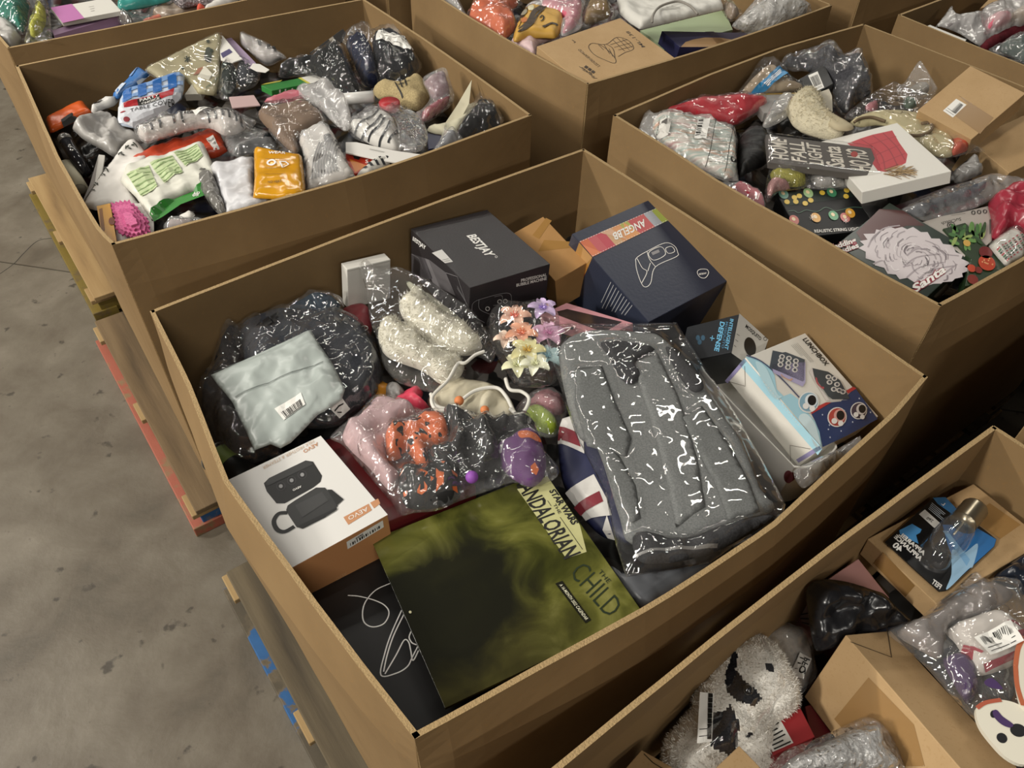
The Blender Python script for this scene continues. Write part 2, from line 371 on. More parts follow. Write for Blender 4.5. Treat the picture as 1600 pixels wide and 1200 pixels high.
# boxes: a true right-angled box found from the photographed corners --------------------------
def rotv(w):
    a = np.linalg.norm(w)
    if a < 1e-9: return np.eye(3)
    k = w/a; K = np.array([[0, -k[2], k[1]], [k[2], 0, -k[0]], [-k[1], k[0], 0]]); return np.eye(3)+math.sin(a)*K+(1-math.cos(a))*K@K
class Box:
    """corner keys 'abc' (0/1 along the box's own x, y, z; c=1 is the upper face)"""
    def __init__(s, cor, z, h=.1, tilt=.35, dims=None, R0=None, key=None):
        key = key or '001'; g = lambda k: U(*cor[k], z)
        o = g('001') if '001' in cor else g('111')-(g('111')-g('101')) - (g('111')-g('011')) if '011' in cor and '101' in cor else g('101')
        if R0 is None:
            ex = (g('101') if '101' in cor else g('111')-g('011')+o)-o; ey = (g('011') if '011' in cor else g('111')-g('101')+o)-o
            L = [np.linalg.norm(ex), np.linalg.norm(ey), h]; ex = nrm(ex); ez = np.array([0, 0, 1.]); ey = np.cross(ez, ex); R0 = np.stack([ex, ey, ez], 1)
        else: L = list(dims)
        if dims: L = [d or l for d, l in zip(dims, L)]
        c0 = o+R0@np.array([L[0], L[1], -L[2]])/2
        keys = list(cor); px = np.array([cor[k] for k in keys], float); S = np.array([[int(c)-.5 for c in k] for k in keys])
        kz = np.array([int(c)-.5 for c in key])
        def res(p):
            R = rotv(p[3:6])@R0; d = np.exp(p[6:9])*L; P = p[:3]+(S*d)@R.T-CC; q = np.stack([800+FPX*(P@CR)/(P@CF), 600-FPX*(P@CU)/(P@CF)], 1)
            zz = (p[:3]+R@(kz*d))[2]-RIM-z
            return np.concatenate([((q-px)/2).ravel(), [zz/.008, p[3]/tilt, p[4]/tilt, p[6]/(.15 if dims and dims[0] else 3), p[7]/(.15 if dims and dims[1] else 3), p[8]/.4]])
        p = np.concatenate([c0, np.zeros(6)]); lam = 1e-2; r = res(p)
        for _ in range(80):
            J = np.stack([(res(p+np.eye(9)[i]*1e-6)-r)/1e-6 for i in range(9)], 1); A = J.T@J
            q = p+np.linalg.solve(A+lam*np.diag(np.diag(A)+1e-9), -J.T@r); r2 = res(q)
            if r2@r2 < r@r: p, r, lam = q, r2, lam*.4
            else: lam *= 4
            if lam > 1e9: break
        s.R = rotv(p[3:6])@R0; s.d = np.exp(p[6:9])*L; s.c = p[:3]; s.err = np.abs(r[:2*len(keys)]).max()*2
    def corner(s, k): return s.c+s.R@((np.array([float(x) for x in k])-.5)*s.d)
    def face(s, f):
        i = 'xyz'.index(f[1]); sg = 1 if f[0] == '+' else -1; n = s.R[:, i]*sg; o = s.c+n*s.d[i]/2
        x = s.R[:, (i+1) % 3]; return Plane.raw(o, x, np.cross(n, x), n)
    def mesh(s, part, m, dent=0):
        X = s.R*s.d; part.mb.obox(s.c-X.sum(1)/2, X[:, 0], X[:, 1], X[:, 2], m); return s
    def fq(s, f, a, b):                 # point on a face in 0..1 face coordinates -> 3-D
        i = 'xyz'.index(f[1]); j, k = (i+1) % 3, (i+2) % 3; v = np.zeros(3); v[i] = .5 if f[0] == '+' else -.5; v[j] = a-.5; v[k] = b-.5; return s.c+s.R@(v*s.d)
def box_thing(name, label, cat, box, m, bevel=.0015, group=None, body='carton'):
    t = Thing(name, label, cat, group); p = t.part(body, smooth=False, bevel=bevel); box.mesh(p, m); return t
DEV = []

# ------------------------------------------------------------------ floor
CONC = ramp_mat('worn_concrete', [(.26, '453f34'), (.42, '574f43'), (.56, '625b4f'), (.74, '716a5e')], 4.2, 15, .5, bump=.5, dist=.012, distort=.2, extra=(17, .645, '2c261d', .8), spec=.4)
DARKM = mat('2a2722', .9)
def slab(part, pts, m, z, th=.1):
    n = len(pts); part.mb.add([(x, y, z) for x, y in pts]+[(x, y, z-th) for x, y in pts], [tuple(range(n)), tuple(range(2*n-1, n-1, -1))]+[(i, (i+1) % n+n if False else i+n, (i+1) % n+n, (i+1) % n) for i in range(n)], m)
fl = Thing('floor', 'worn grey concrete floor with stains and a saw-cut joint', None, kind='structure')
ja, jb = U(0, 409, -RIM)[:2], U(95, 423, -RIM)[:2]; jd = nrm(jb-ja); jn = np.array([-jd[1], jd[0]])
for s in (-1, 1):
    q0, q1 = ja-9*jd+s*.004*jn, ja+9*jd+s*.004*jn; p = fl.part('floor_slab', smooth=False)
    pts = [q0, q1, q1+s*9*jn, q0+s*9*jn]; slab(p, pts if s > 0 else pts[::-1], CONC, 0)
p = fl.part('joint_filler', smooth=False); q0, q1 = ja-9*jd, ja+9*jd; slab(p, [q0-.01*jn, q1-.01*jn, q1+.01*jn, q0+.01*jn], DARKM, -.006, .05)
FLP = Plane.raw(np.zeros(3), np.array([1., 0, 0]), np.array([0, 1., 0]), np.array([0, 0, 1.]))
p = fl.part('crack', smooth=False); stroke(p, FLP, [(0, 428), (22, 412), (38, 395), (60, 376), (88, 372)], .004, DARKM, 1); fl.build()

# ------------------------------------------------------------------ bulk boxes on pallets
TH = math.radians(37.4); E1 = np.array([math.cos(TH), math.sin(TH)]); E2 = np.array([-math.sin(TH), math.cos(TH)])
A0 = U(648, 1155, 0)[:2]
def G(i, j): return A0+i*E1+j*E2
PX = lambda *q: [U(u, v, 0)[:2] for u, v in q]
DEPS = [0, .02, .05, .09, .12, .16, .25, .4, .6, .8, .985]
def resamp(P, n):
    P = np.array(P); d = np.concatenate([[0], np.cumsum(np.linalg.norm(np.diff(P, axis=0), axis=1))]); t = np.linspace(0, d[-1], n)
    return np.stack([np.interp(t, d, P[:, k]) for k in (0, 1)], 1)
def bulk_box(label, A, B, C, D, rims={}, kink=(.02, .004, .004, .02), bulge=(.02, .01, .01, .02)):
    """near A-D, right D-C, back C-B, left B-A; rims may give a measured polyline for a side"""
    t = Thing('bulk_box', label, 'box', 'open corrugated bulk boxes on pallets'); cen = (A+B+C+D)/4; N = 26; thk = .009
    for k, (nm, a, b) in enumerate((('near', A, D), ('right', D, C), ('back', C, B), ('left', B, A))):
        out = np.array([(b-a)[1], -(b-a)[0]]); out = out/np.linalg.norm(out)
        if out@((a+b)/2-cen) < 0: out = -out
        sv = np.linspace(.002, .998, N); rim = resamp(rims[nm], N) if nm in rims else np.array([a+(b-a)*s+out*bulge[k]*math.sin(math.pi*s) for s in sv])
        bot = np.array([a+(b-a)*s for s in sv]); p = t.part('side_panel', smooth=False); V = []
        for lay in (0, 1):
            for dep in DEPS:
                f = (1-dep)**1.3; kk = kink[k]*(dep/.12 if dep < .12 else max(0, 1-(dep-.12)/.86))
                for i in range(N):
                    w_ = math.sin(math.pi*sv[i])**.5; q = bot[i]*(1-f)+rim[i]*f+out*(kk*w_-lay*thk+.001*noise.noise((sv[i]*9, dep*4, k)))
                    V.append((q[0], q[1], RIM-dep))
        m = len(DEPS); Fo = []; Fi = []; Fe = []; o2 = m*N; flip = np.cross(np.append(b-a, 0), [0, 0, -1])[:2]@out > 0
        for j in range(m-1):
            for i in range(N-1):
                q = (j*N+i, j*N+i+1, (j+1)*N+i+1, (j+1)*N+i); q = q if flip else q[::-1]; Fo.append(q); Fi.append(tuple(o2+x for x in q[::-1]))
        for i in range(N-1): Fe.append((i, i+1, o2+i+1, o2+i)); 
        Fb = [((m-1)*N+i, o2+(m-1)*N+i, o2+(m-1)*N+i+1, (m-1)*N+i+1) for i in range(N-1)]
        Fs = [(j*N+e, (j+1)*N+e, o2+(j+1)*N+e, o2+j*N+e) for j in range(m-1) for e in (0, N-1)]
        p.mb.add(V, Fo+Fi+Fb, KRAFT); p.mb.f += Fe+Fs; p.mb.m += [p.mb.mi(KRAFT_EDGE)]*len(Fe+Fs)
    p = t.part('bottom_panel', smooth=False); q = [cen+(x-cen)*.985 for x in (A, D, C, B)]; slab(p, q, KRAFT, RIM-.975, .01)
    t.build(); return (A, B, C, D)
def pallet(label, i, j, Lx=1.30, Ly=1.10, woods=(0, 1, 2), base=None, blk=None, seed=1):
    R = random.Random(seed); t = Thing('wooden_pallet', label, 'pallet', 'wooden pallets under the bulk boxes'); o = np.append(G(i, j), 0); a, b, z = np.append(E1, 0), np.append(E2, 0), np.array([0, 0, 1.])
    W3 = lambda x, y, zz: o+a*x+b*y+z*zz
    x0 = -.075; n = 7; wd = .145; gap = (Lx-n*wd)/(n-1)
    for k in range(n):
        w2 = wd*R.uniform(.92, 1.0); p = t.part('deck_board', smooth=False, bevel=.003); e = R.uniform(-.02, .0); p.mb.obox(W3(x0+k*(wd+gap), e, .108), a*w2, b*(Ly+R.uniform(-.01, .02)), z*.021, WOOD[woods[k % 3]])
    for k in range(3):
        p = t.part('stringer_board', smooth=False, bevel=.003); p.mb.obox(W3(x0-.016, [0, Ly/2-.05, Ly-.1][k], .088), a*Lx, b*.1, z*.02, WOOD[0])
    for k in range(3):
        for l in range(3):
            if k > 0 and l == 1: continue
            p = t.part('block', smooth=False, bevel=.003); p.mb.obox(W3(x0+[.008, Lx/2-.06, Lx-.12][k], [.008, Ly/2-.06, Ly-.12][l], .018), a*.11, b*.12, z*.07, (blk if blk and k == 0 else WOOD[woods[(k+l) % 3]]))
    for k in range(3):
        p = t.part('bottom_board', smooth=False, bevel=.003); p.mb.obox(W3(x0-(.028 if k == 0 else 0)+[0, Lx/2-.06, Lx-.1][k], 0, 0), a*.1, b*Ly, z*(.045 if k == 0 and base else .018), (base if base and k == 0 else WOOD[woods[(k+2) % 3]]))
    t.build()
# (label, corners or grid cell, ...)
BINS = {}
def cell(i, j, w_=1.21, d=1.09): return G(i, j), G(i, j+d), G(i+w_, j+d), G(i+w_, j)
pxc = lambda *q: tuple(PX(*q))
BINS['M'] = bulk_box('open corrugated bulk box in the middle holding the black bubble machine carton', *pxc((648, 1155), (234, 486), (912, 232), (1450, 589)),
    rims={'near': PX((648, 1155), (850, 1044), (1020, 950), (1110, 892), (1206, 828), (1300, 740), (1400, 648), (1450, 589)), 'left': PX((234, 486), (290, 600), (325, 690), (350, 756), (400, 824), (480, 935), (560, 1042), (648, 1155))}, kink=(.035, .004, .004, .03))
BINS['L'] = bulk_box('open corrugated bulk box behind on the left with the blue checked table cover', *pxc((175, 383), (24, 103), (568, -2), (831, 180)),
    rims={'near': PX((175, 383), (290, 352), (400, 322), (552, 280), (669, 240), (831, 180)), 'left': PX((24, 103), (84, 241), (128, 321), (153, 362), (175, 383))})
BINS['R'] = bulk_box('open corrugated bulk box on the right with the white picture box', PX((1469, 479))[0], PX((958, 180))[0], PX((1349, 37))[0], PX((1469, 479))[0]+E1*1.22,
    rims={'left': PX((958, 180), (1048, 236), (1112, 279), (1180, 319), (1277, 371), (1369, 426), (1469, 479)), 'back': PX((1349, 37), (1221, 73), (1104, 117), (958, 180))})
BINS['T'] = bulk_box('open corrugated bulk box at the back centre with the bell lamp carton', PX((918, 132))[0], PX((918, 132))[0]+E2*1.09, PX((1301, 8))[0]+E2*1.09, PX((1301, 8))[0])
BINS['TL'] = bulk_box('open corrugated bulk box at the far left with the pink and white carton', *cell(.046, 2.63))
_c = PX((1552, 664))[0]
BINS['BR'] = bulk_box('open corrugated bulk box nearest at the lower right with the panda toy', _c-E1*1.2-E2*1.08, _c-E1*1.2, _c, _c-E2*1.08, kink=(.02, .004, .012, .02))
_c = PX((1403, 23))[0]
BINS['TR'] = bulk_box('open corrugated bulk box at the far right holding a milky bag', _c-E2*1.08, _c, _c+E1*1.21, _c+E1*1.21-E2*1.08)
BINS['X'] = bulk_box('corrugated bulk box cut by the right edge beyond the dark gap', *cell(1.43, -1.24))
BINS['T2'] = bulk_box('corrugated bulk box at the top edge behind the bell lamp carton box', *cell(1.46, 2.66))
BINS['TR2'] = bulk_box('corrugated bulk box at the top edge right of the bubble wrapped parcel', *cell(2.86, 1.40))
pallet('grey wooden pallet with worn blue blocks under the middle box', -.005, .0, woods=(1, 2, 1), base=BLUE_PATCH, blk=BLUE_PAINT, seed=3)
pallet('wooden pallet with a red painted runner under the box with the checked table cover', .0, 1.36, woods=(2, 0, 1), base=RED_PAINT, blk=BLUE_PAINT, seed=5)
pallet('pale wooden pallet with yellow blocks at the far left edge', .04, 2.63, woods=(0, 0, 2), base=YEL_PAINT, blk=YEL_PAINT, seed=7)
pallet('brown wooden pallet under the box on the right', 1.43, .12, woods=(2, 0, 1), seed=8)
pallet('wooden pallet under the back centre box', 1.47, 1.40, woods=(2, 1, 0), seed=9)
pallet('wooden pallet under the near box at the lower right', .0, -1.25, woods=(2, 1, 0), seed=10)
pallet('wooden pallet under the box cut by the right edge', 1.43, -1.24, woods=(0, 2, 0), seed=11)

# loose goods deeper down in each box that nobody could count
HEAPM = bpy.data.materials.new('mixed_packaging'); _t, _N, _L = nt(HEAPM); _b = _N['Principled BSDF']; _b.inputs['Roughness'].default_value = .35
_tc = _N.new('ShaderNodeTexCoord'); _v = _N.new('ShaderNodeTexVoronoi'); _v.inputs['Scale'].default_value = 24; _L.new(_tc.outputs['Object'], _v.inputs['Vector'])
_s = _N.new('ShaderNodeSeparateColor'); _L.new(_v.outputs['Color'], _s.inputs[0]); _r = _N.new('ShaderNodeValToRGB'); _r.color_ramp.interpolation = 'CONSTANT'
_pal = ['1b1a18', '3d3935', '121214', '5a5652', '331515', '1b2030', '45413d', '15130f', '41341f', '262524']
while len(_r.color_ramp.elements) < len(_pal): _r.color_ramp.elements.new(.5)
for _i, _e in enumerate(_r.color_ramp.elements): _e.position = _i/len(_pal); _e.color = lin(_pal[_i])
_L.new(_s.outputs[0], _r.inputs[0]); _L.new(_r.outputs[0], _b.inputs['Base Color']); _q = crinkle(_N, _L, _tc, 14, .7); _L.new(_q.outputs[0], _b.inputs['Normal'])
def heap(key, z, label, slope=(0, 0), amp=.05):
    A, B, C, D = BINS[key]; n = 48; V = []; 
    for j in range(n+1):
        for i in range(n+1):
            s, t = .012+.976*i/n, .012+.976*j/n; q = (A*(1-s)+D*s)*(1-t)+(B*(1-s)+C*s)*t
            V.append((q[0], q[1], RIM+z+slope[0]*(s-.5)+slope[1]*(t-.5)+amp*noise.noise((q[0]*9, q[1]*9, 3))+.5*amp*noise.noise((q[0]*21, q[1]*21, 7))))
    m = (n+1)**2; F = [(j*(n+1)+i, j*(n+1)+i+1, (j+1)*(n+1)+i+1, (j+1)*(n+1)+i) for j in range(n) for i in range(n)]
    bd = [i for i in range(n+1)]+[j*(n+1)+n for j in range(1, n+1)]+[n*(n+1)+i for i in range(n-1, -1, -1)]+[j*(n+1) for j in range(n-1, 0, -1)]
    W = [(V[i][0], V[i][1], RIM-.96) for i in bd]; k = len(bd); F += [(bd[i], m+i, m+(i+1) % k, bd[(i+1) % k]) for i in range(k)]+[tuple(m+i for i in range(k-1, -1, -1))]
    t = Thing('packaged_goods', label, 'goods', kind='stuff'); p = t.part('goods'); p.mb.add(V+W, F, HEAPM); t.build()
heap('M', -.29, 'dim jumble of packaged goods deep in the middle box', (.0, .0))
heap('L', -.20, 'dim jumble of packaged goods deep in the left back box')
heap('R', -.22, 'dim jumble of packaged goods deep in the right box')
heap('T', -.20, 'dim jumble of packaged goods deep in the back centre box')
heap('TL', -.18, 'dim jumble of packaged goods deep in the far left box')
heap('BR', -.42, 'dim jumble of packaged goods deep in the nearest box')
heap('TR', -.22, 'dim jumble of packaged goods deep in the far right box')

# ------------------------------------------------------------------ goods in the middle box
def K(ox, oy, s):                       # reads points off an enlarged detail of the photo
    def f(*pts): return [(ox+x*s, oy+y*s) for x, y in pts]
    return f
def one(k, x, y): return k((x, y))[0]
def bag(name, label, cat, pl, outline, contents, fm=None, T=.03, part='clear_bag', group=None, build=True, **kw):
    """see-through bag over its contents; contents = (part name, outline, T, material, options)"""
    t = Thing(name, label, cat, group); sf = {}; over = []
    for c in contents:
        nm, ol, tt, m = c[:4]; o = dict(c[4]) if len(c) > 4 else {}; lift = o.pop('lift', 0); o.setdefault('amp', .0055); o.setdefault('seed', len(t.parts)+3)
        p2 = Plane.raw(pl.o+pl.n*lift, pl.x, pl.y, pl.n) if lift else pl; pr = t.part(nm); sf[nm] = Soft(p2, ol, tt*(.72 if tt > .02 else 1), **o).mesh(pr, m); sf[nm].part = pr; over.append((sf[nm], lift))
    if fm is not None:
        pr = t.part(part); kw.setdefault('res', .0065); kw.setdefault('amp', .006); s = Soft(pl, outline, T, over=over or None, **kw).mesh(pr, fm); s.part = pr; sf['film'] = s
    t.sf = sf
    if build: t.build()
    return t
def soft_thing(name, label, cat, pl, outline, T, m, group=None, build=True, body='pouch', **kw):
    t = Thing(name, label, cat, group); p = t.part(body); kw.setdefault('amp', .0045); kw.setdefault('fold', 1.7); kw.setdefault('low', .25); t.s = Soft(pl, outline, T*(.72 if T > .015 else 1), **kw).mesh(p, m)
    if build: t.build()
    return t

# -- black bubble machine carton
c2 = K(520, 300, .3); q = lambda *p: c2(*p)
b = Box({'001': (642, 357), '101': (734, 450), '111': (860, 412), '011': (761, 328), '110': (851, 480)}, -.03, .17, .12)
DEV.append(('bestjay', b)); DKBOX = mat('2d2a2c', .38, .06, 200, spec=.45)
t = box_thing('product_carton', 'black carton lettered professional bubble machine with a white shipping label', 'box', b, DKBOX)
top, sx, sl = b.face('+z'), b.face('+x'), b.face('-y'); p = t.part('lettering', smooth=False)
txt(p, top, 'BESTJAY', one(c2, 697, 228), one(c2, 806, 342), one(c2, 738, 216), INKW, .03, shear=.2)
stroke(p, top, ell(one(c2, 851, 339), 1.6), .0012, INKW, closed=True)
txt(p, sx, 'PROFESSIONAL', one(c2, 980, 468), one(c2, 1113, 437), one(c2, 980, 453), INKW, .02); txt(p, sx, 'BUBBLE MACHINE', one(c2, 956, 493), one(c2, 1113, 456), one(c2, 956, 478), INKW, .02)
txt(p, sl, 'BESTJAY', one(c2, 416, 250), one(c2, 486, 303), one(c2, 416, 229), INKW, .03, shear=.2)
GRY = mat('8a888a', .5); GR2 = mat('4b484b', .45)
for pts in (((725, 585), (760, 560), (905, 525), (930, 560), (915, 600), (870, 620)), ((760, 560), (765, 610), (830, 640)), ((840, 545), (880, 540), (875, 580), (835, 590)), ((725, 585), (730, 640), (790, 680))): stroke(p, sx, q(*pts), .0012, GRY)
for c, r in (((805, 607), 3), ((868, 570), 3), ((897, 568), 3), ((830, 640), 3), ((905, 598), 3)): stroke(p, sx, ell(one(c2, *c), r), .0014, INKW, closed=True)
for x in (992, 1040): stroke(p, sx, ell(one(c2, x, 590), 3, 2.4), .001, GRY, closed=True)
poly(p, sl, q((410, 320), (480, 345), (520, 450), (470, 470), (412, 430)), GR2); poly(p, sl, q((500, 350), (590, 420), (640, 540), (560, 500)), mat('5d5a5c', .45)); poly(p, sl, q((480, 345), (500, 352), (560, 500), (520, 470)), mat('6f6c6e', .45))
stroke(p, sl, q((412, 322), (450, 345), (470, 400)), .0012, GRY, smooth=False); stroke(p, sl, q((590, 420), (650, 440), (700, 590)), .0012, GRY, smooth=False); stroke(p, sl, q((650, 490), (710, 600), (650, 500)), .0012, GRY, smooth=False)
sticker(t, top, q((516, 318), (568, 300), (626, 364), (585, 372)), False, 2, 'shipping_label', base=mat('cfcdc9', .5)); t.build()

# -- dark navy carton with the coloured band
c3 = K(840, 280, .26667)
b = Box({'001': (895, 365), '101': (1013, 504), '111': (1140, 437), '011': (1017, 311), '000': (870, 440)}, -.03, .2, .25)
DEV.append(('angel', b)); NAVY = mat('2b3040', .42, .05, 120, spec=.45)
t = box_thing('product_carton', 'dark navy carton with a band of coloured blocks and a white line drawing', 'box', b, NAVY); top, lf = b.face('+z'), b.face('-y'); p = t.part('colour_band', smooth=False)
Q = c3((245, 366), (712, 163), (778, 236), (322, 456)); cols = ['c2653f', 'b8545a', 'b3414e', 'bf9a72', 'c88c5a', 'a1a049', 'b24748', 'b24748', '9a9ea6', '94a04f']
for i, c in enumerate(cols): poly(p, top, [lerpq(Q, i/10, 0), lerpq(Q, (i+1)/10, 0), lerpq(Q, (i+1)/10, 1), lerpq(Q, i/10, 1)], mat(c, .42))
poly(p, top, [lerpq(Q, .25, 0), lerpq(Q, .38, 0), lerpq(Q, .46, 1)], mat('c9a083', .42), 2); poly(p, top, [lerpq(Q, .55, 0), lerpq(Q, .62, 1), lerpq(Q, .44, 1)], mat('cf8f55', .42), 2); poly(p, top, [lerpq(Q, 0, .2), lerpq(Q, .12, 1), lerpq(Q, 0, 1)], mat('cf7a50', .42), 2)
Q2 = c3((244, 370), (322, 458), (215, 702), (148, 640))
for i, c in enumerate(['a97f48', 'b57f3c', 'a5532f', '5d3038', '6d2c2c']): poly(p, lf, [lerpq(Q2, 0, i/5), lerpq(Q2, 1, i/5), lerpq(Q2, 1, (i+1)/5), lerpq(Q2, 0, (i+1)/5)], mat(c, .45))
poly(p, lf, [lerpq(Q2, .3, 0), lerpq(Q2, 1, .0), lerpq(Q2, .6, .5)], mat('b98f5c', .45), 2); poly(p, lf, [lerpq(Q2, 0, .3), lerpq(Q2, .8, .6), lerpq(Q2, 0, .62)], mat('b5672f', .45), 2)
p = t.part('lettering', smooth=False); txt(p, top, 'ANGELBB', one(c3, 622, 236), one(c3, 436, 320), one(c3, 638, 276), INKW, .02, lay=3)
for s in ((0, 0), (0, 1)): pass
for k in range(30):
    a = k/30
    for tt in (.03, .97): stroke(p, top, [lerpq(Q, a, tt), lerpq(Q, a+.018, tt)], .0012, INKW, 3, False)
W = .0016
for pts, cl in ((((580, 462), (640, 424), (745, 375), (800, 392), (820, 430), (812, 455), (690, 515), (662, 608), (632, 633), (608, 612), (582, 540), (575, 490)), True), (((650, 432), (720, 397), (748, 442), (680, 476)), True), (((750, 407), (785, 396), (802, 424), (766, 436)), True),
                (((582, 465), (612, 520), (640, 545), (608, 612)), False), (((660, 492), (645, 540)), False), (((640, 424), (655, 470), (690, 515)), False), (((935, 545), (950, 530), (990, 530), (1001, 550), (985, 577), (963, 580), (944, 568)), True)): stroke(p, top, c3(*pts), W, INKW, closed=cl)
poly(p, top, c3((665, 430), (708, 412), (716, 428), (674, 446)), GRY); txt(p, top, 'ANGELBB', one(c3, 988, 546), one(c3, 945, 553), one(c3, 990, 556), INKW, .02)
Q3 = c3((425, 590), (565, 745), (520, 800), (350, 750))
for i in range(9): stroke(p, lf, [lerpq(Q3, (i+.5)/9, .02), lerpq(Q3, (i+.5)/9, .98 if i % 3 else .8)], .0022, mat('9a9ca0', .6), 2, False)
t.build()

# -- mosquito repeller carton
c6 = K(1080, 480, .26667)
b = Box({'001': (1073, 511), '111': (1143, 551), '011': (1155, 490), '010': (1200, 531)}, -.10, .08, .8, dims=(.08, .12, .08))
DEV.append(('mosquito', b)); t = box_thing('product_carton', 'small black and white carton lettered INTELLIGENT MOSQUITO DEFENSE', 'box', b, mat('1b1e22', .4)); bf, wf = b.face('+z'), b.face('+y')
p = t.part('white_end', smooth=False); poly(p, wf, c6((281, 36), (451, 190), (425, 262), (320, 330), (236, 270)), mat('d5d3cd', .45)); p = t.part('lettering', smooth=False); SKY = mat('5f9fc0', .5)
txt(p, bf, 'INTELLIGENT', one(c6, 230, 68), one(c6, 196, 246), one(c6, 250, 72), SKY, .02); txt(p, bf, 'MOSQUITO', one(c6, 204, 85), one(c6, 178, 240), one(c6, 218, 88), mat('3f6f8c', .5), .01); txt(p, bf, 'DEFENSE', one(c6, 172, 84), one(c6, 136, 255), one(c6, 198, 90), SKY, .03)
stroke(p, bf, c6((112, 180), (138, 186)), .002, SKY, smooth=False); stroke(p, bf, c6((126, 168), (122, 198)), .002, SKY, smooth=False)
for c in ((70, 180), (50, 205), (40, 180)): poly(p, bf, ell(one(c6, *c), 3.2, 4.2), mat('28485c', .5))
txt(p, wf, 'MOSQUITO', one(c6, 314, 118), one(c6, 403, 197), one(c6, 323, 100), INK, .02, lay=2); poly(p, wf, ell(one(c6, 343, 232), 9, 15, -12), mat('1a1a1c', .4), 2); stroke(p, wf, ell(one(c6, 432, 186), 2.6), .0014, INK, closed=True); rows(p, wf, c6((268, 140), (285, 150), (262, 255), (246, 240)), 3, .001, INK); t.build()

# -- lunch box carton standing in the white tub
c9 = K(1180, 500, .166667)
b = Box({'001': (1163, 560), '101': (1285, 701), '111': (1371, 656), '011': (1261, 516), '000': (1133, 595), '100': (1248, 723)}, -.04, .1, .5)
DEV.append(('lunch', b)); t = box_thing('product_carton', 'white and navy carton lettered LUNCHBOX with small astronaut badges', 'box', b, mat('d9d5cc', .42, .03, 90)); top, sd = b.face('+z'), b.face('-y')
p = t.part('printed_front', smooth=False)
BL, NV, RD = mat('a5cfdd', .4), mat('2c3c66', .4), mat('b23a3a', .42)
poly(p, top, c9((-95, 345), (0, 350), (130, 430), (180, 520), (200, 650), (265, 715), (330, 690), (400, 740), (470, 830), (500, 880), (560, 950), (600, 1050), (625, 1195)), BL, 1)
poly(p, top, c9((420, 890), (470, 880), (520, 920), (560, 980), (590, 1080), (608, 1170), (560, 1190), (520, 1100), (490, 1040), (430, 970), (405, 930)), mat('cfe3e8', .4), 2, True)
poly(p, top, c9((0, 395), (60, 410), (110, 470), (150, 560), (210, 700), (250, 720), (180, 740), (90, 620), (40, 520)), mat('bfdfe8', .4), 2, True)
poly(p, top, c9((525, 885), (700, 775), (800, 765), (935, 640), (1145, 930), (1000, 1010), (850, 1090), (628, 1195), (600, 1050), (560, 950)), NV, 2)
poly(p, top, c9((525, 885), (505, 850), (660, 775), (710, 775)), RD, 3); poly(p, top, c9((850, 665), (915, 628), (945, 645), (865, 695)), RD, 3)
stroke(p, top, c9((-85, 335), (60, 395), (250, 560), (410, 730)), .004, mat('4a4f6b', .45), 3)
for pts, c in ((((150, 420), (165, 500), (440, 630), (465, 590), (465, 400)), 'a9a2c2'), (((160, 290), (250, 310), (280, 305), (460, 375), (455, 570), (440, 582), (130, 450)), '454d55'), (((500, 490), (530, 455), (560, 600), (690, 750), (870, 755), (660, 760)), 'cfc8c4'), (((530, 455), (680, 490), (790, 570), (882, 745), (720, 748), (680, 720), (560, 550)), '3f464c')): poly(p, top, c9(*pts), mat(c, .45), 4)
for x, y in ((245, 350), (310, 365), (375, 390), (235, 385), (305, 410), (372, 430), (230, 425), (300, 450), (365, 475), (680, 540), (735, 555), (760, 610), (690, 590), (730, 655), (780, 665), (815, 680)): poly(p, top, ell(one(c9, x, y), 4.6, 3.8), mat('cfcbc6', .5), 5); poly(p, top, ell(one(c9, x, y), 2.2), mat('50525a', .5), 6)
stroke(p, top, c9((235, 515), (265, 545), (320, 570), (340, 555)), .003, mat('c89a7a', .5), 5); stroke(p, top, c9((565, 545), (580, 600), (625, 645), (632, 632)), .004, mat('b05058', .5), 5)
for c, r, ring, body in (((495, 775), 16, 'dfe6ea', '86a9bb'), ((762, 915), 15, 'd9a39a', 'b3483f'), ((965, 855), 13, 'd0c9c6', '4a3f4c')):
    poly(p, top, ell(one(c9, *c), r, r*1.05, 30), mat('e5e2de', .45), 4); poly(p, top, ell(one(c9, *c), r*.88, r*.94, 30), mat(body, .45), 5); poly(p, top, ell(one(c9, c[0]+22, c[1]-12), r*.62, r*.66), mat(ring, .45), 6); poly(p, top, ell(one(c9, c[0]+28, c[1]-14), r*.42, r*.5), mat('16161a', .3), 7); poly(p, top, ell(one(c9, c[0]-30, c[1]+40), r*.3), mat('e5e2de', .45), 7); poly(p, top, ell(one(c9, c[0]+30, c[1]+62), r*.28), mat('e5e2de', .45), 7)
R_ = random.Random(4)
for x, y in ((625, 893), (908, 960), (697, 1105), (970, 740), (680, 1030), (800, 1045), (830, 855), (1040, 830), (1075, 870), (690, 990)): poly(p, top, [(a[0], a[1]) for k in range(10) for a in [one(c9, x+(11 if k % 2 == 0 else 4)*math.sin(k*math.pi/5)*R_.choice((.7, 1)), y-(11 if k % 2 == 0 else 4)*math.cos(k*math.pi/5))]], mat('cfd6e6', .5), 4)
p = t.part('lettering', smooth=False); txt(p, top, 'LUNCHBOX', one(c9, 440, 186), one(c9, 655, 436), one(c9, 478, 168), INK, .03, 3)
rows(p, top, c9((425, 190), (435, 186), (645, 440), (620, 450)), 1, .001, INK, 3); Qn = c9((320, 230), (390, 205), (560, 400), (500, 420))
for i in range(5): stroke(p, top, [lerpq(Qn, (i+.3)/5, .05), lerpq(Qn, (i+.3)/5, .95 if i > 1 else .6)], .0008, mat('6d6b68', .6), 3, False)
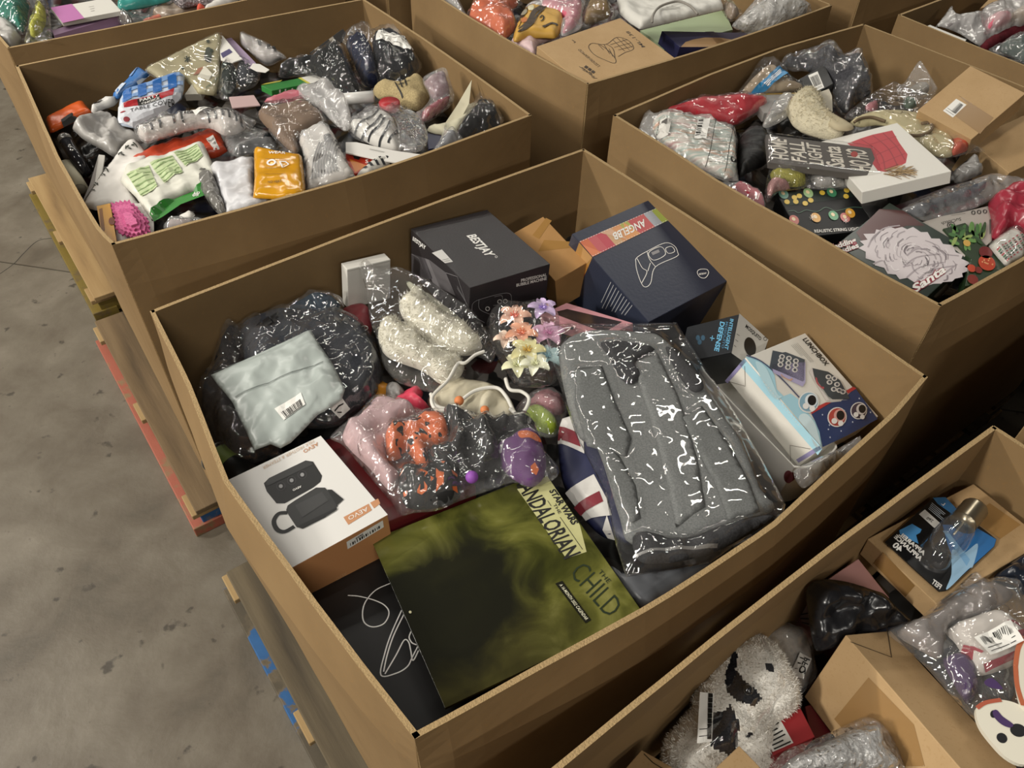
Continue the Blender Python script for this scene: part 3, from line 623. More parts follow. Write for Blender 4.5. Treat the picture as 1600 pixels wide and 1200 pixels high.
for i in range(16): stroke(p, sd if False else top, [lerpq(c9((68, 575), (410, 1000), (414, 1004), (70, 580)), (i+.2)/16, 0), lerpq(c9((68, 575), (410, 1000), (414, 1004), (70, 580)), (i+.7)/16, 0)], .0016, INKW, 4, False)
p = t.part('blue_edge', smooth=False); poly(p, sd, [(1163, 560), (1285, 701), (1278, 711), (1155, 569)], BL, 1)
p = t.part('tuck_flap', smooth=False); stroke(p, sd, c6((315, 345), (318, 462), (205, 430)), .0012, mat('6b6258', .7), smooth=False); p = t.part('tuck_flap', smooth=False); stroke(p, sd, c6((585, 900), (580, 808), (700, 830)), .0012, mat('6b6258', .7), smooth=False)
for a_, b_ in (((1133, 595), (1163, 560)), ((1248, 723), (1285, 701))): p = t.part('lilac_edge', smooth=False); poly(p, sd, [a_, (a_[0]+4, a_[1]+4), (b_[0]+4, b_[1]+4), b_] if a_[0] < 1200 else [a_, (a_[0]-4, a_[1]-5), (b_[0]-5, b_[1]-5), b_], mat('8d86ad', .5))
t.build()

# -- white tub
t = Thing('storage_tub', 'white rounded plastic tub holding the lunch box carton', 'tub'); p = t.part('tub'); PW = mat('eeebe4', .3, spec=.5)
rp = Plane(-.125); RO_ = [rp.uv(a) for a in catmull([(1100, 580), (1120, 566), (1160, 562), (1235, 630), (1300, 688), (1302, 706), (1275, 726), (1246, 730), (1224, 712)], True, 6)]; cc = np.mean(RO_, 0); n = len(RO_); V = []; F = []
LV = [(1.0, 0), (1.012, .004), (1.0, .008), (.97, -.004), (.93, -.10), (.9, -.115)]; 
for k, z in [(1.0, -.006), (1.015, 0), (1.0, .003), (.975, 0), (.95, -.06), (.9, -.11), (.86, -.118)]: V += [rp.at(*(cc+(r-cc)*k), z) for r in RO_]
for k, z in [(.93, -.13), (.97, -.06), (1.0, -.006)]: V += [rp.at(*(cc+(r-cc)*k), z) for r in RO_]
for l in range(6): F += [(l*n+i, l*n+(i+1) % n, (l+1)*n+(i+1) % n, (l+1)*n+i) for i in range(n)]
for l in range(7, 9): F += [(l*n+i, l*n+(i+1) % n, (l+1)*n+(i+1) % n, (l+1)*n+i) for i in range(n)]
F += [tuple(6*n+i for i in range(n)), tuple(7*n+i for i in range(n-1, -1, -1))]; p.mb.add(V, F, PW)
p = t.part('printed_spot', smooth=False)
for fr in (.80, .845):
    i = int(fr*n); a, b_ = RO_[i], RO_[(i+2) % n]; w1 = nrm(np.append(b_-a, 0))[:2]
    mid = cc+(a-cc)*1.0; P0 = rp.at(*mid, 0); P1 = rp.at(*(cc+(a-cc)*.965), -.07); ax = rp.x*w1[0]+rp.y*w1[1]; ay = nrm(P0-P1); nn = nrm(np.cross(ax, ay)); nn = nn if nn@(P0-rp.at(*cc, 0)) > 0 else -nn
    pf = Plane.raw((P0+P1)/2, ax, ay, nn); poly(p, pf, [(.011*math.cos(u), .019*math.sin(u)) for u in np.linspace(0, 6.28, 18)[:-1]], mat('7b3b40', .4), 4, raw=True)
t.build()

# -- white milk frother carton
c7 = K(340, 660, .23333)
b = Box({'001': (355, 750), '101': (447, 893), '111': (607, 803), '011': (500, 683)}, -.07, .17, .08)
DEV.append(('aevo', b)); t = box_thing('product_carton', 'white and tan carton picturing a black milk frother', 'box', b, mat('b98355', .45)); top, fr = b.face('+z'), b.face('+x')
p = t.part('white_lid', smooth=False); x0 = b; P4 = [b.corner(k) for k in ('001', '101', '111', '011')]; poly(p, top, [((q_-top.o)@top.x, (q_-top.o)@top.y) for q_ in P4], mat('dcdad6', .42), 1, raw=True)
p = t.part('printed_frother', smooth=False); BK, BK2, BK3 = mat('232323', .4), mat('343434', .38), mat('3f3f3f', .38)
poly(p, top, c7((310, 410), (345, 375), (590, 257), (640, 265), (700, 360), (690, 400), (640, 440), (450, 545), (395, 545), (330, 465)), BK, 2); poly(p, top, c7((335, 385), (590, 262), (625, 268), (640, 285), (345, 425), (325, 420)), BK2, 3)
poly(p, top, c7((470, 560), (520, 525), (660, 440), (720, 440), (800, 530), (805, 565), (720, 640), (570, 715), (530, 705), (480, 630), (460, 590)), BK2, 3); poly(p, top, c7((520, 560), (700, 470), (740, 530), (570, 640)), BK3, 4); poly(p, top, c7((735, 455), (765, 455), (845, 520), (800, 560)), BK, 4)
poly(p, top, c7((540, 700), (800, 575), (800, 590), (720, 640), (565, 717)), BK, 5)
stroke(p, top, c7((470, 608), (410, 615), (378, 665), (400, 720), (450, 735), (515, 700)), .008, BK, 3)
for x, y in ((425, 432), (497, 393), (568, 355)): poly(p, top, ell(one(c7, x, y), 3), mat('8f8f8f', .4), 4); stroke(p, top, ell(one(c7, x, y), 6.5), .0007, GR2, 4, closed=True)
p = t.part('lettering', smooth=False); TAN = mat('c08a63', .5)
txt(p, top, 'AEVO', one(c7, 560, 428), one(c7, 503, 455), one(c7, 565, 440), INKW, .02, 5)
Qb = c7((843, 637), (1012, 547), (1033, 590), (876, 688)); poly(p, top, Qb, TAN, 2); txt(p, top, 'AEVO', one(c7, 1000, 568), one(c7, 872, 636), one(c7, 1012, 592), INKW, .0, 3); poly(p, top, c7((1022, 540), (1075, 512), (1090, 545), (1048, 578)), TAN, 2)
txt(p, top, 'AEVO', one(c7, 668, 135), one(c7, 570, 190), one(c7, 680, 155), TAN, .01, 3); txt(p, top, 'MILK FROTHER & STEAMER', one(c7, 640, 120), one(c7, 300, 300), one(c7, 648, 138), mat('c9b19b', .5), .0, 3)
txt(p, fr, 'AEVO', one(c7, 860, 1000), one(c7, 790, 1040), one(c7, 865, 1020), mat('c79a70', .5), .0)
Qs = c7((862, 800), (1105, 655), (1112, 700), (870, 848)); s_ = t.part('barcode_label', smooth=False); poly(s_, fr, Qs, WHITE, 1); barcode(s_, fr, Qs, INK, 2, 18, 3, .08, .92, .42, .8); txt(s_, fr, '0609', lerpq(Qs, .45, .12), lerpq(Qs, .24, .14), lerpq(Qs, .45, .36), INK, .03, 2)
t.build()

# -- small white carton against the back wall, brown carton behind
b = Box({'001': (532, 411), '101': (543, 421), '111': (610, 405), '011': (601, 396), '100': (544, 483)}, -.04, .12, .15); DEV.append(('white', b))
t = box_thing('small_carton', 'small plain white carton standing against the back wall', 'box', b, mat('d3d0c8', .5)); f_ = b.face('+x'); p = t.part('lid_seam', smooth=False); stroke(p, f_, [(543, 424), (609, 408)], .0008, mat('8a867c', .6), 1, False); t.build()
b = Box({'001': (812, 366), '101': (862, 444), '111': (920, 408), '011': (840, 335)}, -.075, .12, .06, dims=(.16, .17, .12)); DEV.append(('carton', b))
t = box_thing('shipping_carton', 'crumpled brown carton with packing tape behind the bubble machine carton', 'box', b, CARTON_D); top = b.face('+z'); p = t.part('packing_tape', smooth=False)
poly(p, top, c2((1040, 225), (1110, 135), (1140, 150), (1075, 245)), TAPE); p = t.part('packing_tape', smooth=False); poly(p, top, c2((1070, 310), (1100, 250), (1250, 260), (1240, 290)), TAPE); t.build()

# -- black flat carton with white line drawing, glossy calendar on it
c8 = K(500, 740, .35)
b = Box({'001': (484, 925), '101': (645, 1160), '111': (800, 1062), '011': (625, 850)}, -.13, .1, .1); DEV.append(('blackcarton', b))
t = box_thing('flat_carton', 'large black flat carton with a looping white line drawing under the calendar', 'box', b, mat('1d1c1c', .42)); top = b.face('+z'); p = t.part('line_drawing', smooth=False)
for pts, cl in ((((125, 545), (170, 548), (240, 565), (290, 590), (308, 625), (285, 670), (235, 685), (198, 665), (190, 620), (205, 570), (250, 520), (315, 490)), 0), (((365, 610), (320, 710), (290, 800), (272, 900), (340, 892), (390, 862), (412, 820), (440, 765)), 0), (((378, 622), (330, 720), (300, 810), (284, 885)), 0), (((290, 895), (340, 810), (375, 745), (395, 752), (405, 790), (415, 835), (440, 790)), 0), (((410, 700), (398, 730), (410, 755), (432, 765)), 0)): stroke(p, top, c8(*pts), .0022, INKW, 1)
t.build()
b = Box({'001': (581, 840), '101': (695, 1110), '111': (1004, 954), '011': (850, 740)}, -.10, .006, .10, dims=(None, None, .006)); b.d[2] = .006; DEV.append(('calendar', b))
def calendar_cover(box):
    m = bpy.data.materials.new('painted_green_cover'); t_, N, L = nt(m); b_ = N['Principled BSDF']; b_.inputs['Roughness'].default_value = .16; b_.inputs['Specular IOR Level'].default_value = .6
    tc = N.new('ShaderNodeTexCoord'); n = N.new('ShaderNodeTexNoise'); n.inputs['Scale'].default_value = 9; n.inputs['Detail'].default_value = 9; n.inputs['Distortion'].default_value = .8; L.new(tc.outputs['Object'], n.inputs['Vector'])
    r = N.new('ShaderNodeValToRGB')
    while len(r.color_ramp.elements) < 4: r.color_ramp.elements.new(.5)
    for e, (p_, c) in zip(r.color_ramp.elements, [(.28, '1b1c0e'), (.44, '3d3f19'), (.58, '62622c'), (.78, '8c8950')]): e.position = p_; e.color = lin(c)
    L.new(n.outputs['Fac'], r.inputs[0]); col = r.outputs[0]; top = box.face('+z')
    lo = np.array([box.corner(k) for k in ('000', '100', '010', '110', '001', '101', '011', '111')]); org = np.array([(lo[:, 0].min()+lo[:, 0].max())/2, (lo[:, 1].min()+lo[:, 1].max())/2, lo[:, 2].min()])
    def blob(col, c, ex, ey, colr, soft, st):          # a soft-edged painted patch: centre and two half axes as photo points
        c3_, x3, y3 = [top.hit(*one(c8, *a_)) for a_ in (c, ex, ey)]; ax, ay = x3-c3_, y3-c3_
        v = N.new('ShaderNodeVectorMath'); v.operation = 'SUBTRACT'; L.new(tc.outputs['Object'], v.inputs[0]); v.inputs[1].default_value = tuple(c3_-org); ds = []
        for a_ in (ax, ay):
            d = N.new('ShaderNodeVectorMath'); d.operation = 'DOT_PRODUCT'; L.new(v.outputs[0], d.inputs[0]); d.inputs[1].default_value = tuple(a_/(a_@a_)); q_ = N.new('ShaderNodeMath'); q_.operation = 'MULTIPLY'; L.new(d.outputs['Value'], q_.inputs[0]); L.new(d.outputs['Value'], q_.inputs[1]); ds.append(q_)
        s_ = N.new('ShaderNodeMath'); L.new(ds[0].outputs[0], s_.inputs[0]); L.new(ds[1].outputs[0], s_.inputs[1])
        k_ = N.new('ShaderNodeMath'); k_.operation = 'MULTIPLY_ADD'; L.new(n.outputs['Fac'], k_.inputs[0]); k_.inputs[1].default_value = 1.6; L.new(s_.outputs[0], k_.inputs[2])
        mr = N.new('ShaderNodeMapRange'); mr.inputs[1].default_value = 1.8-soft; mr.inputs[2].default_value = 1.8+soft; mr.inputs[3].default_value = st; mr.inputs[4].default_value = 0; L.new(k_.outputs[0], mr.inputs[0])
        mx = N.new('ShaderNodeMix'); mx.data_type = 'RGBA'; L.new(mr.outputs[0], mx.inputs[0]); L.new(col, mx.inputs[6]); mx.inputs[7].default_value = lin(colr); return mx.outputs[2]
    col = blob(col, (700, 900), (1150, 680), (560, 620), '37331c', .7, .85); col = blob(col, (580, 560), (930, 480), (480, 300), '1c1c15', .45, .97)
    L.new(col, b_.inputs['Base Color']); return m
CALM = calendar_cover(b)
t = box_thing('wall_calendar', 'glossy square wall calendar with a green painted cover lying near the front corner', 'calendar', b, CALM, .0005, body='cover'); top = b.face('+z');p = t.part('pale_banner', smooth=False); BAN = ramp_mat('pale_green_print', [(.3, 'a3a16c'), (.7, 'c6c391')], 7, 6, .16, bump=0, spec=.6); poly(p, top, c8((880, 70), (1015, 12), (1160, 230), (1190, 350), (1100, 380)), BAN, 1)
p = t.part('lettering', smooth=False)
txt(p, top, 'STAR WARS', one(c8, 1022, 78), one(c8, 1128, 232), one(c8, 1048, 68), INK, .04, 2); txt(p, top, 'THE', one(c8, 1040, 140), one(c8, 1066, 182), one(c8, 1052, 134), INK, .01, 2)
txt(p, top, 'MANDALORIAN', one(c8, 862, 30), one(c8, 1092, 385), one(c8, 930, 5), INK, .02, 2); stroke(p, top, c8((1016, 122), (1032, 146)), .001, INK, 2, False); stroke(p, top, c8((1072, 196), (1172, 340)), .001, INK, 2, False)
txt(p, top, 'CHILD', one(c8, 1112, 450), one(c8, 1285, 650), one(c8, 1182, 388), mat('26301e', .3), -.01, 2); txt(p, top, 'THE', one(c8, 1240, 440), one(c8, 1284, 492), one(c8, 1256, 428), mat('26301e', .3), 0, 2)
Qc = c8((1050, 492), (1082, 480), (1210, 655), (1185, 670)); poly(p, top, Qc, mat('1e1e16', .2), 2); txt(p, top, 'A 16-MONTH 2022 CALENDAR', lerpq(Qc, .3, .06), lerpq(Qc, .3, .95), lerpq(Qc, .72, .06), mat('d5d2b8', .3), .01, 3)
p = t.part('hang_hole', smooth=False); poly(p, top, ell(one(c8, 403, 620), 2.2), mat('b9b491', .5), 3); t.build()

# -- pale grey mailer, round black bag, dark bundle
c1 = K(220, 380, .31667)
pl = Plane((330, 585, -.065), (480, 515, -.052), (400, 700, -.075))
OL = c1((345, 650), (590, 540), (838, 426), (862, 470), (890, 512), (950, 600), (1008, 722), (992, 772), (930, 815), (870, 850), (800, 925), (740, 985), (690, 1012), (640, 992), (560, 1022), (520, 930), (480, 850), (455, 790), (420, 745), (380, 700))
t = soft_thing('poly_mailer', 'pale grey plastic mailer with a barcode label on the black bag', 'package', pl, OL, .009, poly_bag('a9b1ad', .26, 20, .4), None, False, 'mailer', amp=.0022, freq=13, round_=False, seed=5, R=.05, res=.006, fold=1.8)
p = t.part('flap_edge', smooth=False); stroke(p, t.s, c1((470, 770), (560, 735), (720, 668), (905, 600)), .0022, mat('6b716e', .5), 2); stroke(p, t.s, c1((362, 640), (600, 560), (840, 440)), .0012, mat('8f9693', .5), 2)
sticker(t, t.s, c1((665, 832), (796, 757), (817, 812), (712, 890)), True, 3, 'barcode_label', top=.42, bot=.9); t.build()
pl = Plane((420, 480, -.12), (560, 480, -.12), (590, 600, -.12))
OB = c1((490, 440), (560, 388), (680, 358), (860, 342), (1000, 372), (1110, 430), (1180, 555), (1188, 660), (1150, 760), (1050, 830), (960, 880), (800, 900), (650, 800), (540, 650), (500, 540))
t = bag('backpack', 'round black bag in clear plastic under the pale grey mailer', 'bag', pl, c1((395, 445), (490, 405), (680, 345), (860, 332), (1010, 362), (1125, 425), (1190, 555), (1194, 670), (1150, 775), (1050, 850), (960, 905), (800, 910), (650, 820), (480, 560)), [('black_bag', OB, .06, cloth('2b2d33', 220, .15), dict(amp=.004, freq=8, R=.06))], FILM, .068, seed=8, R=.07, build=False)
s = t.sf['black_bag']; p = t.part('lettering', smooth=False)
arc = [(610, 520), (640, 500), (680, 478), (730, 455), (790, 440), (850, 438), (900, 450), (950, 475)]
for ch, a, b_ in zip('TIFELAKE', arc, arc[1:]+[(985, 510)]): txt(p, s, ch, one(c1, *a), one(c1, b_[0]-8, b_[1]), one(c1, a[0]+(b_[1]-a[1])*.9, a[1]-36), mat('020203', .5), .03, 9)
p = t.part('zip_ring'); cpt = s.at(*s.uv(one(c1, 1110, 468)), .002); p.mb.tube([cpt+.008*np.array([math.cos(a), math.sin(a), 0]) for a in np.linspace(0, 6.3, 14)], .0015, mat('9a9892', .3, metal=1), 6)
sticker(t, t.sf['film'], c1((890, 850), (965, 810), (1038, 845), (985, 885)), True, 7); t.build()
bag('clothing_bag', 'dark bundled garment in clear plastic along the left wall', 'bag', Plane(-.15), c1((400, 448), (500, 445), (560, 520), (600, 700), (700, 1030), (640, 1060), (520, 1095), (420, 1078), (360, 1010), (300, 905), (270, 775), (285, 700), (340, 600)), [('garment', c1((430, 470), (510, 470), (560, 600), (640, 900), (660, 1010), (500, 1070), (430, 1040), (330, 900), (300, 780), (350, 640)), .055, cloth('2a2524', 120, .3), dict(amp=.012, freq=9))], FILM, .065, seed=12, amp=.012, freq=12)
bag('clothing_bag', 'small dark blue garment in shiny plastic against the back wall', 'bag', Plane(-.09), c1((680, 345), (700, 325), (800, 258), (900, 238), (985, 262), (1002, 320), (960, 350), (800, 352)), [('garment', c1((720, 340), (810, 285), (900, 262), (970, 285), (980, 325), (900, 345)), .03, cloth('23303c', 150, .3))], FILM, .04, seed=14)
# can lying beside the frother carton
t = Thing('food_can', 'small dark can with a green band beside the left wall', 'can'); ax0, ax1 = U(352, 724, -.16), U(388, 752, -.16); d_ = nrm(ax1-ax0)
p = t.part('can'); p.mb.tube([ax0-d_*.03, ax0-d_*.028, ax1+d_*.03], [.030, .033, .033], mat('1a1a18', .35), 20); p = t.part('green_band'); p.mb.tube([ax0-d_*.02, ax0+d_*.022], .0336, mat('6d8038', .5), 20, cap=False); p = t.part('rim'); p.mb.tube([ax0-d_*.031, ax0-d_*.027], .0342, mat('a8a6a0', .3, metal=1), 20); t.build()

# -- white fluffy slippers in a drawstring bag
def fur(part, sf, px, n, ln, m, seed=1, wd=.0009, up=.5):
    R = np.random.default_rng(seed); P = np.array([sf.uv(a) for a in px]); lo, hi = P.min(0), P.max(0); G_ = lo+(hi-lo)*R.random((n*3, 2)); G_ = G_[pip(G_, P)][:n]; H = sf.h(G_); V = []; F = []
    pln = sf.pl
    for g, h in zip(G_, H):
        d = nrm(np.array([R.normal(), R.normal(), up+R.random()])); l = ln*(.6+.8*R.random()); b0 = pln.at(g[0], g[1], h-.001); d3 = pln.x*d[0]+pln.y*d[1]+pln.n*d[2]; s3 = nrm(np.cross(d3, [.3, .5, .8]))*wd
        k = len(V); V += [b0-s3, b0+s3, b0+d3*l*.6+s3*.7+pln.n*-.001, b0+d3*l-pln.n*l*.25]; F += [(k, k+1, k+2), (k, k+2, k+3)]
    part.mb.add(V, F, m)
pl = Plane((560, 410, -.04), (740, 560, -.10), (600, 590, -.10)); FL = mat('d9d5c6', .9, spec=.1)
S1 = c2((240, 710), (290, 665), (360, 680), (430, 730), (500, 800), (640, 850), (685, 915), (640, 985), (560, 1000), (470, 935), (300, 870), (245, 800)); S2 = c2((345, 590), (400, 550), (460, 535), (560, 640), (690, 700), (780, 800), (720, 850), (640, 850), (560, 840), (470, 760), (380, 680))
t = bag('slipper_bag', 'white fluffy slippers in a clear drawstring bag beside the bubble machine carton', 'slippers', pl, c2((135, 385), (180, 352), (240, 405), (345, 392), (480, 452), (620, 540), (720, 610), (795, 710), (850, 810), (825, 890), (760, 860), (700, 880), (690, 960), (620, 1040), (560, 1060), (520, 1050), (420, 1020), (330, 985), (262, 900), (240, 800), (190, 650), (172, 500)),
    [('slipper', S1, .045, FL, dict(amp=.006, freq=30)), ('slipper_pair', S2, .05, FL, dict(amp=.006, freq=30)), ('card', c2((390, 490), (420, 480), (690, 680), (600, 720), (480, 600)), .012, mat('a8a693', .6), dict(amp=.001))], FILM_SOFT, .062, seed=21, amp=.008, freq=10, part='drawstring_bag', build=False)
for nm, px, sd in (('slipper', S1, 2), ('slipper_pair', S2, 3)): p = t.part('fleece', smooth=False, parent=t.sf[nm].part, kind='stuff'); fur(p, t.sf[nm], px, 1500, .011, FL, sd)
p = t.part('drawstring'); Z = lambda pts, z, k: [U(*one(k, x, y), zz) for (x, y), zz in zip(pts, z)]
p.mb.tube(catmull(Z(((790, 830), (740, 850), (690, 890), (650, 895), (600, 980), (530, 1050), (515, 1090), (540, 1135), (600, 1140)), [-.07]*9, c2)), .004, mat('d6d3ca', .8), 6); t.build()
c4 = K(500, 560, .2625)
t = soft_thing('drawstring_pouch', 'pale beige drawstring pouch with looping white cord', 'pouch', Plane(-.135), c4((640, 250), (720, 170), (830, 130), (960, 160), (1090, 190), (1160, 300), (1150, 400), (1000, 400), (860, 380), (700, 340)), .035, mat('bdb59e', .5, .2, 30), None, False, 'pouch', amp=.006, freq=14, seed=31)
p = t.part('cord'); p.mb.tube(catmull(Z(((660, 210), (690, 280), (780, 300), (840, 250), (930, 190), (1050, 175), (1110, 230), (1150, 310), (1190, 365)), [-.1, -.1, -.1, -.092, -.09, -.09, -.09, -.1, -.1], c4)), .0042, mat('d6d3ca', .8), 6)
p = t.part('cord'); p.mb.tube(catmull(Z(((1105, 120), (1130, 185), (1200, 198), (1245, 240), (1220, 310), (1180, 335), (1130, 300)), [-.09]*7, c4)), .0042, mat('d6d3ca', .8), 6); t.build()
soft_thing('magenta_pouch', 'crumpled hot pink pouch below the slipper bag', 'pouch', Plane(-.13), c4((440, 250), (490, 205), (560, 182), (612, 200), (605, 260), (665, 310), (600, 340), (520, 310)), .03, poly_bag('d2455c', .35, 18, .6), amp=.008, seed=33)
soft_thing('amber_pouch', 'small shiny orange and gold pouch beside the black bag', 'pouch', Plane(-.14), c4((340, 150), (400, 150), (430, 190), (390, 260), (270, 330), (250, 260)), .02, poly_bag('c98a2c', .25, 20, .7), amp=.008, seed=34)
soft_thing('foil_pouch', 'small crumpled silver pouch below the slipper bag', 'pouch', Plane(-.13), c4((380, 170), (450, 150), (510, 200), (470, 250), (400, 230)), .02, poly_bag('8d8b88', .2, 30, .9), amp=.006, seed=35)
bag('clothing_bag', 'pink and lime garments in clear plastic beside the union flag item', 'bag', Plane(-.15), c4((1150, 360), (1200, 250), (1330, 170), (1460, 230), (1470, 330), (1420, 460), (1300, 460)), [('pink_garment', c4((1210, 300), (1330, 190), (1440, 240), (1440, 330), (1300, 330)), .03, cloth('b77a82')), ('lime_garment', c4((1190, 350), (1250, 300), (1330, 310), (1420, 400), (1390, 455), (1280, 420)), .035, cloth('a3b83f'))], FILM_HAZY, .05, seed=37)
soft_thing('red_parcel', 'dark red and white wrapped parcel below the small white carton', 'package', Plane(-.16), [(530, 498), (545, 482), (575, 482), (582, 510), (570, 545), (550, 530)], .03, poly_bag('8a3a40', .4, 16, .6), seed=38)

# -- flower hair clips
pl = Plane(-.085); FLOW = [((945, 680), 'd9674f', 'e2b49c', 21), ((980, 790), 'e0703a', 'e6a685', 20), ((900, 800), 'd9b39c', 'e8cdb8', 15), ((1090, 660), '9a7ad0', 'cdb7dc', 19), ((1120, 770), 'd886b8', 'e0b0cc', 21), ((1010, 880), 'c9a23a', 'd9d29a', 22), ((960, 935), 'd3d6a2', 'e3e2bc', 19), ((1050, 950), 'd9dbb0', 'e6e6cc', 18), ((1115, 890), '8fb8c4', 'b5d3d6', 19)]
t = Thing('hair_clip_bag', 'pastel flower hair clips in a clear bag', 'hair clips')
for i, (c, m1, m2, r) in enumerate(FLOW):
    o = pl.hit(*one(c2, *c))+pl.n*(.015+.012*(i % 2)); p = t.part('flower'); rr = r*.3*.0031; PM = mat(m2, .35, coat=.3)
    for k in range(5):
        a = k*2*math.pi/5+i; d1 = pl.x*math.cos(a)+pl.y*math.sin(a); d2 = np.cross(pl.n, d1); V = []; F = []
        for j in range(6):
            s_ = j/5; wd = rr*.9*math.sin(math.pi*min(1, .12+s_*.8))**.8
            for e in (-1, -.5, 0, .5, 1): V.append(o+d1*rr*2*s_+d2*wd*e*.75+pl.n*(.012*math.sin(s_*2.4)+.006*abs(e)*s_-.008*s_*s_))
        for j in range(5):
            for e in range(4): F.append((j*5+e, j*5+e+1, j*5+e+6, j*5+e+5))
        p.mb.add(V, F, PM)
    q_ = t.part('flower_centre', parent=p); 
    for k in range(7): a = k*.9; q_.mb.tube([o+pl.n*.004, o+pl.n*.012+(pl.x*math.cos(a)+pl.y*math.sin(a))*rr*.55], [.0022, .0012], mat(m1, .5), 5)
p = t.part('clear_bag'); Soft(pl, c2((800, 690), (835, 640), (885, 618), (990, 612), (1100, 622), (1185, 680), (1185, 950), (1110, 1010), (1000, 1015), (940, 990), (880, 900), (830, 800)), .055, seed=41, amp=.008, freq=14).mesh(p, FILM); t.build()

# -- pink framed flat box, dark red carton, union flag item
b = Box({'001': (846, 489), '101': (945, 528), '111': (992, 502), '011': (883, 477)}, -.12, .03, .1); t = box_thing('framed_box', 'flat pink box with a dark window beside the navy carton', 'box', b, mat('c98f96', .35)); f_ = b.face('+z'); p = t.part('window', smooth=False); poly(p, f_, [(862, 489), (944, 520), (972, 503), (886, 483)], mat('2b2426', .2)); t.build()
b = Box({'001': (505, 690), '101': (590, 820), '111': (745, 760), '011': (640, 640)}, -.135, .08, .1); t = box_thing('red_carton', 'dark red carton under the bag of halloween fabric', 'box', b, mat('5d1a1c', .4)); f_ = b.face('+z'); p = t.part('printed_panel', smooth=False); poly(p, f_, [(530, 700), (590, 800), (700, 755), (640, 665)], mat('6b2022', .4)); t.build()
c5 = K(840, 480, .36663); pl = Plane((870, 680, -.12), (960, 800, -.12), (930, 640, -.09)); NVF, WF, RF = mat('25294a', .45), mat('d3d0cb', .45), mat('7d2b35', .45)
t = soft_thing('union_flag_plate', 'navy round item printed with a red white and blue union flag', 'plate', pl, c5((130, 468), (230, 470), (330, 700), (420, 900), (400, 1010), (340, 995), (290, 985), (240, 950), (180, 880), (130, 800), (105, 740), (90, 650), (88, 560), (100, 490)), .012, NVF, None, False, 'disc', amp=.001, seed=43, R=.03)
for pts, m in ((((108, 482), (150, 474), (200, 560), (205, 640), (86, 585), (90, 530)), WF), (((96, 515), (170, 548), (190, 612), (87, 572)), RF), (((118, 795), (245, 728), (300, 830), (320, 900), (205, 912)), WF), (((155, 858), (268, 798), (285, 842), (185, 893)), RF), (((280, 960), (300, 900), (330, 995), (300, 988)), WF)): p = t.part('flag_stripe', smooth=False); poly(p, t.s, c5(*pts), m, 1 if m is WF else 3)
t.build()

# -- halloween fabric in a crackly bag
def blotch(name, base, spots, scale, th):
    m = bpy.data.materials.new(name); t_, N, L = nt(m); b_ = N['Principled BSDF']; b_.inputs['Roughness'].default_value = .8; tc = N.new('ShaderNodeTexCoord'); n = N.new('ShaderNodeTexNoise'); n.inputs['Scale'].default_value = scale; n.inputs['Detail'].default_value = 1.5; L.new(tc.outputs['Object'], n.inputs['Vector'])
    r = N.new('ShaderNodeValToRGB'); r.color_ramp.interpolation = 'CONSTANT'; r.color_ramp.elements[0].color = lin(base); r.color_ramp.elements[1].position = th; r.color_ramp.elements[1].color = lin(spots); L.new(n.outputs['Fac'], r.inputs[0]); L.new(r.outputs[0], b_.inputs['Base Color']); return m
ca = K(560, 600, .16667); pl = Plane((560, 690, -.085), (840, 700, -.085), (700, 800, -.075))
t = bag('fabric_bag', 'orange black and purple halloween fabric pieces in crackly clear plastic', 'bag', pl, c4((60, 470), (150, 380), (240, 310), (330, 215), (460, 230), (560, 290), (700, 315), (830, 300), (1000, 350), (1150, 350), (1290, 385), (1335, 540), (1415, 640), (1400, 715), (1250, 770), (1150, 740), (1000, 790), (830, 850), (700, 905), (560, 920), (480, 935), (430, 860), (380, 805), (250, 650), (140, 520)),
    [('pink_lining', c4((130, 470), (260, 330), (350, 240), (480, 260), (570, 330), (440, 420), (400, 600), (470, 690), (420, 790), (300, 660)), .03, mat('b79a9c', .6, .3, 40, .15, 20), dict(amp=.008)),
     ('orange_cloth', c4((385, 480), (430, 420), (560, 400), (650, 340), (740, 345), (775, 450), (760, 520), (640, 540), (660, 640), (600, 660), (520, 560), (470, 600), (400, 600)), .042, blotch('halloween_orange', 'c4602f', '17130f', 60, .60), dict(amp=.008, freq=22)),
     ('black_cloth', c4((720, 345), (800, 330), (870, 365), (1020, 400), (1150, 365), (1280, 400), (1250, 470), (1080, 520), (1080, 650), (960, 720), (800, 700), (660, 650), (650, 560), (760, 500)), .05, cloth('1b1a1a', 200, .3), dict(amp=.012, freq=15)),
     ('pumpkin_cloth', c4((470, 740), (500, 650), (600, 640), (800, 630), (830, 720), (830, 830), (700, 890), (550, 898), (490, 850)), .045, mat('151413', .8), dict(amp=.004)),
     ('purple_cloth', c4((1030, 560), (1100, 510), (1200, 450), (1300, 470), (1345, 600), (1330, 710), (1260, 765), (1150, 720), (1070, 640)), .048, mat('5a2a66', .7, .2, 40, .15, 20), dict(amp=.006))], FILM_BUBBLE, .062, seed=51, amp=.004, freq=16, build=False)
s = t.sf['pumpkin_cloth']; p = t.part('pumpkin_print', smooth=False); OR = mat('c8642e', .7)
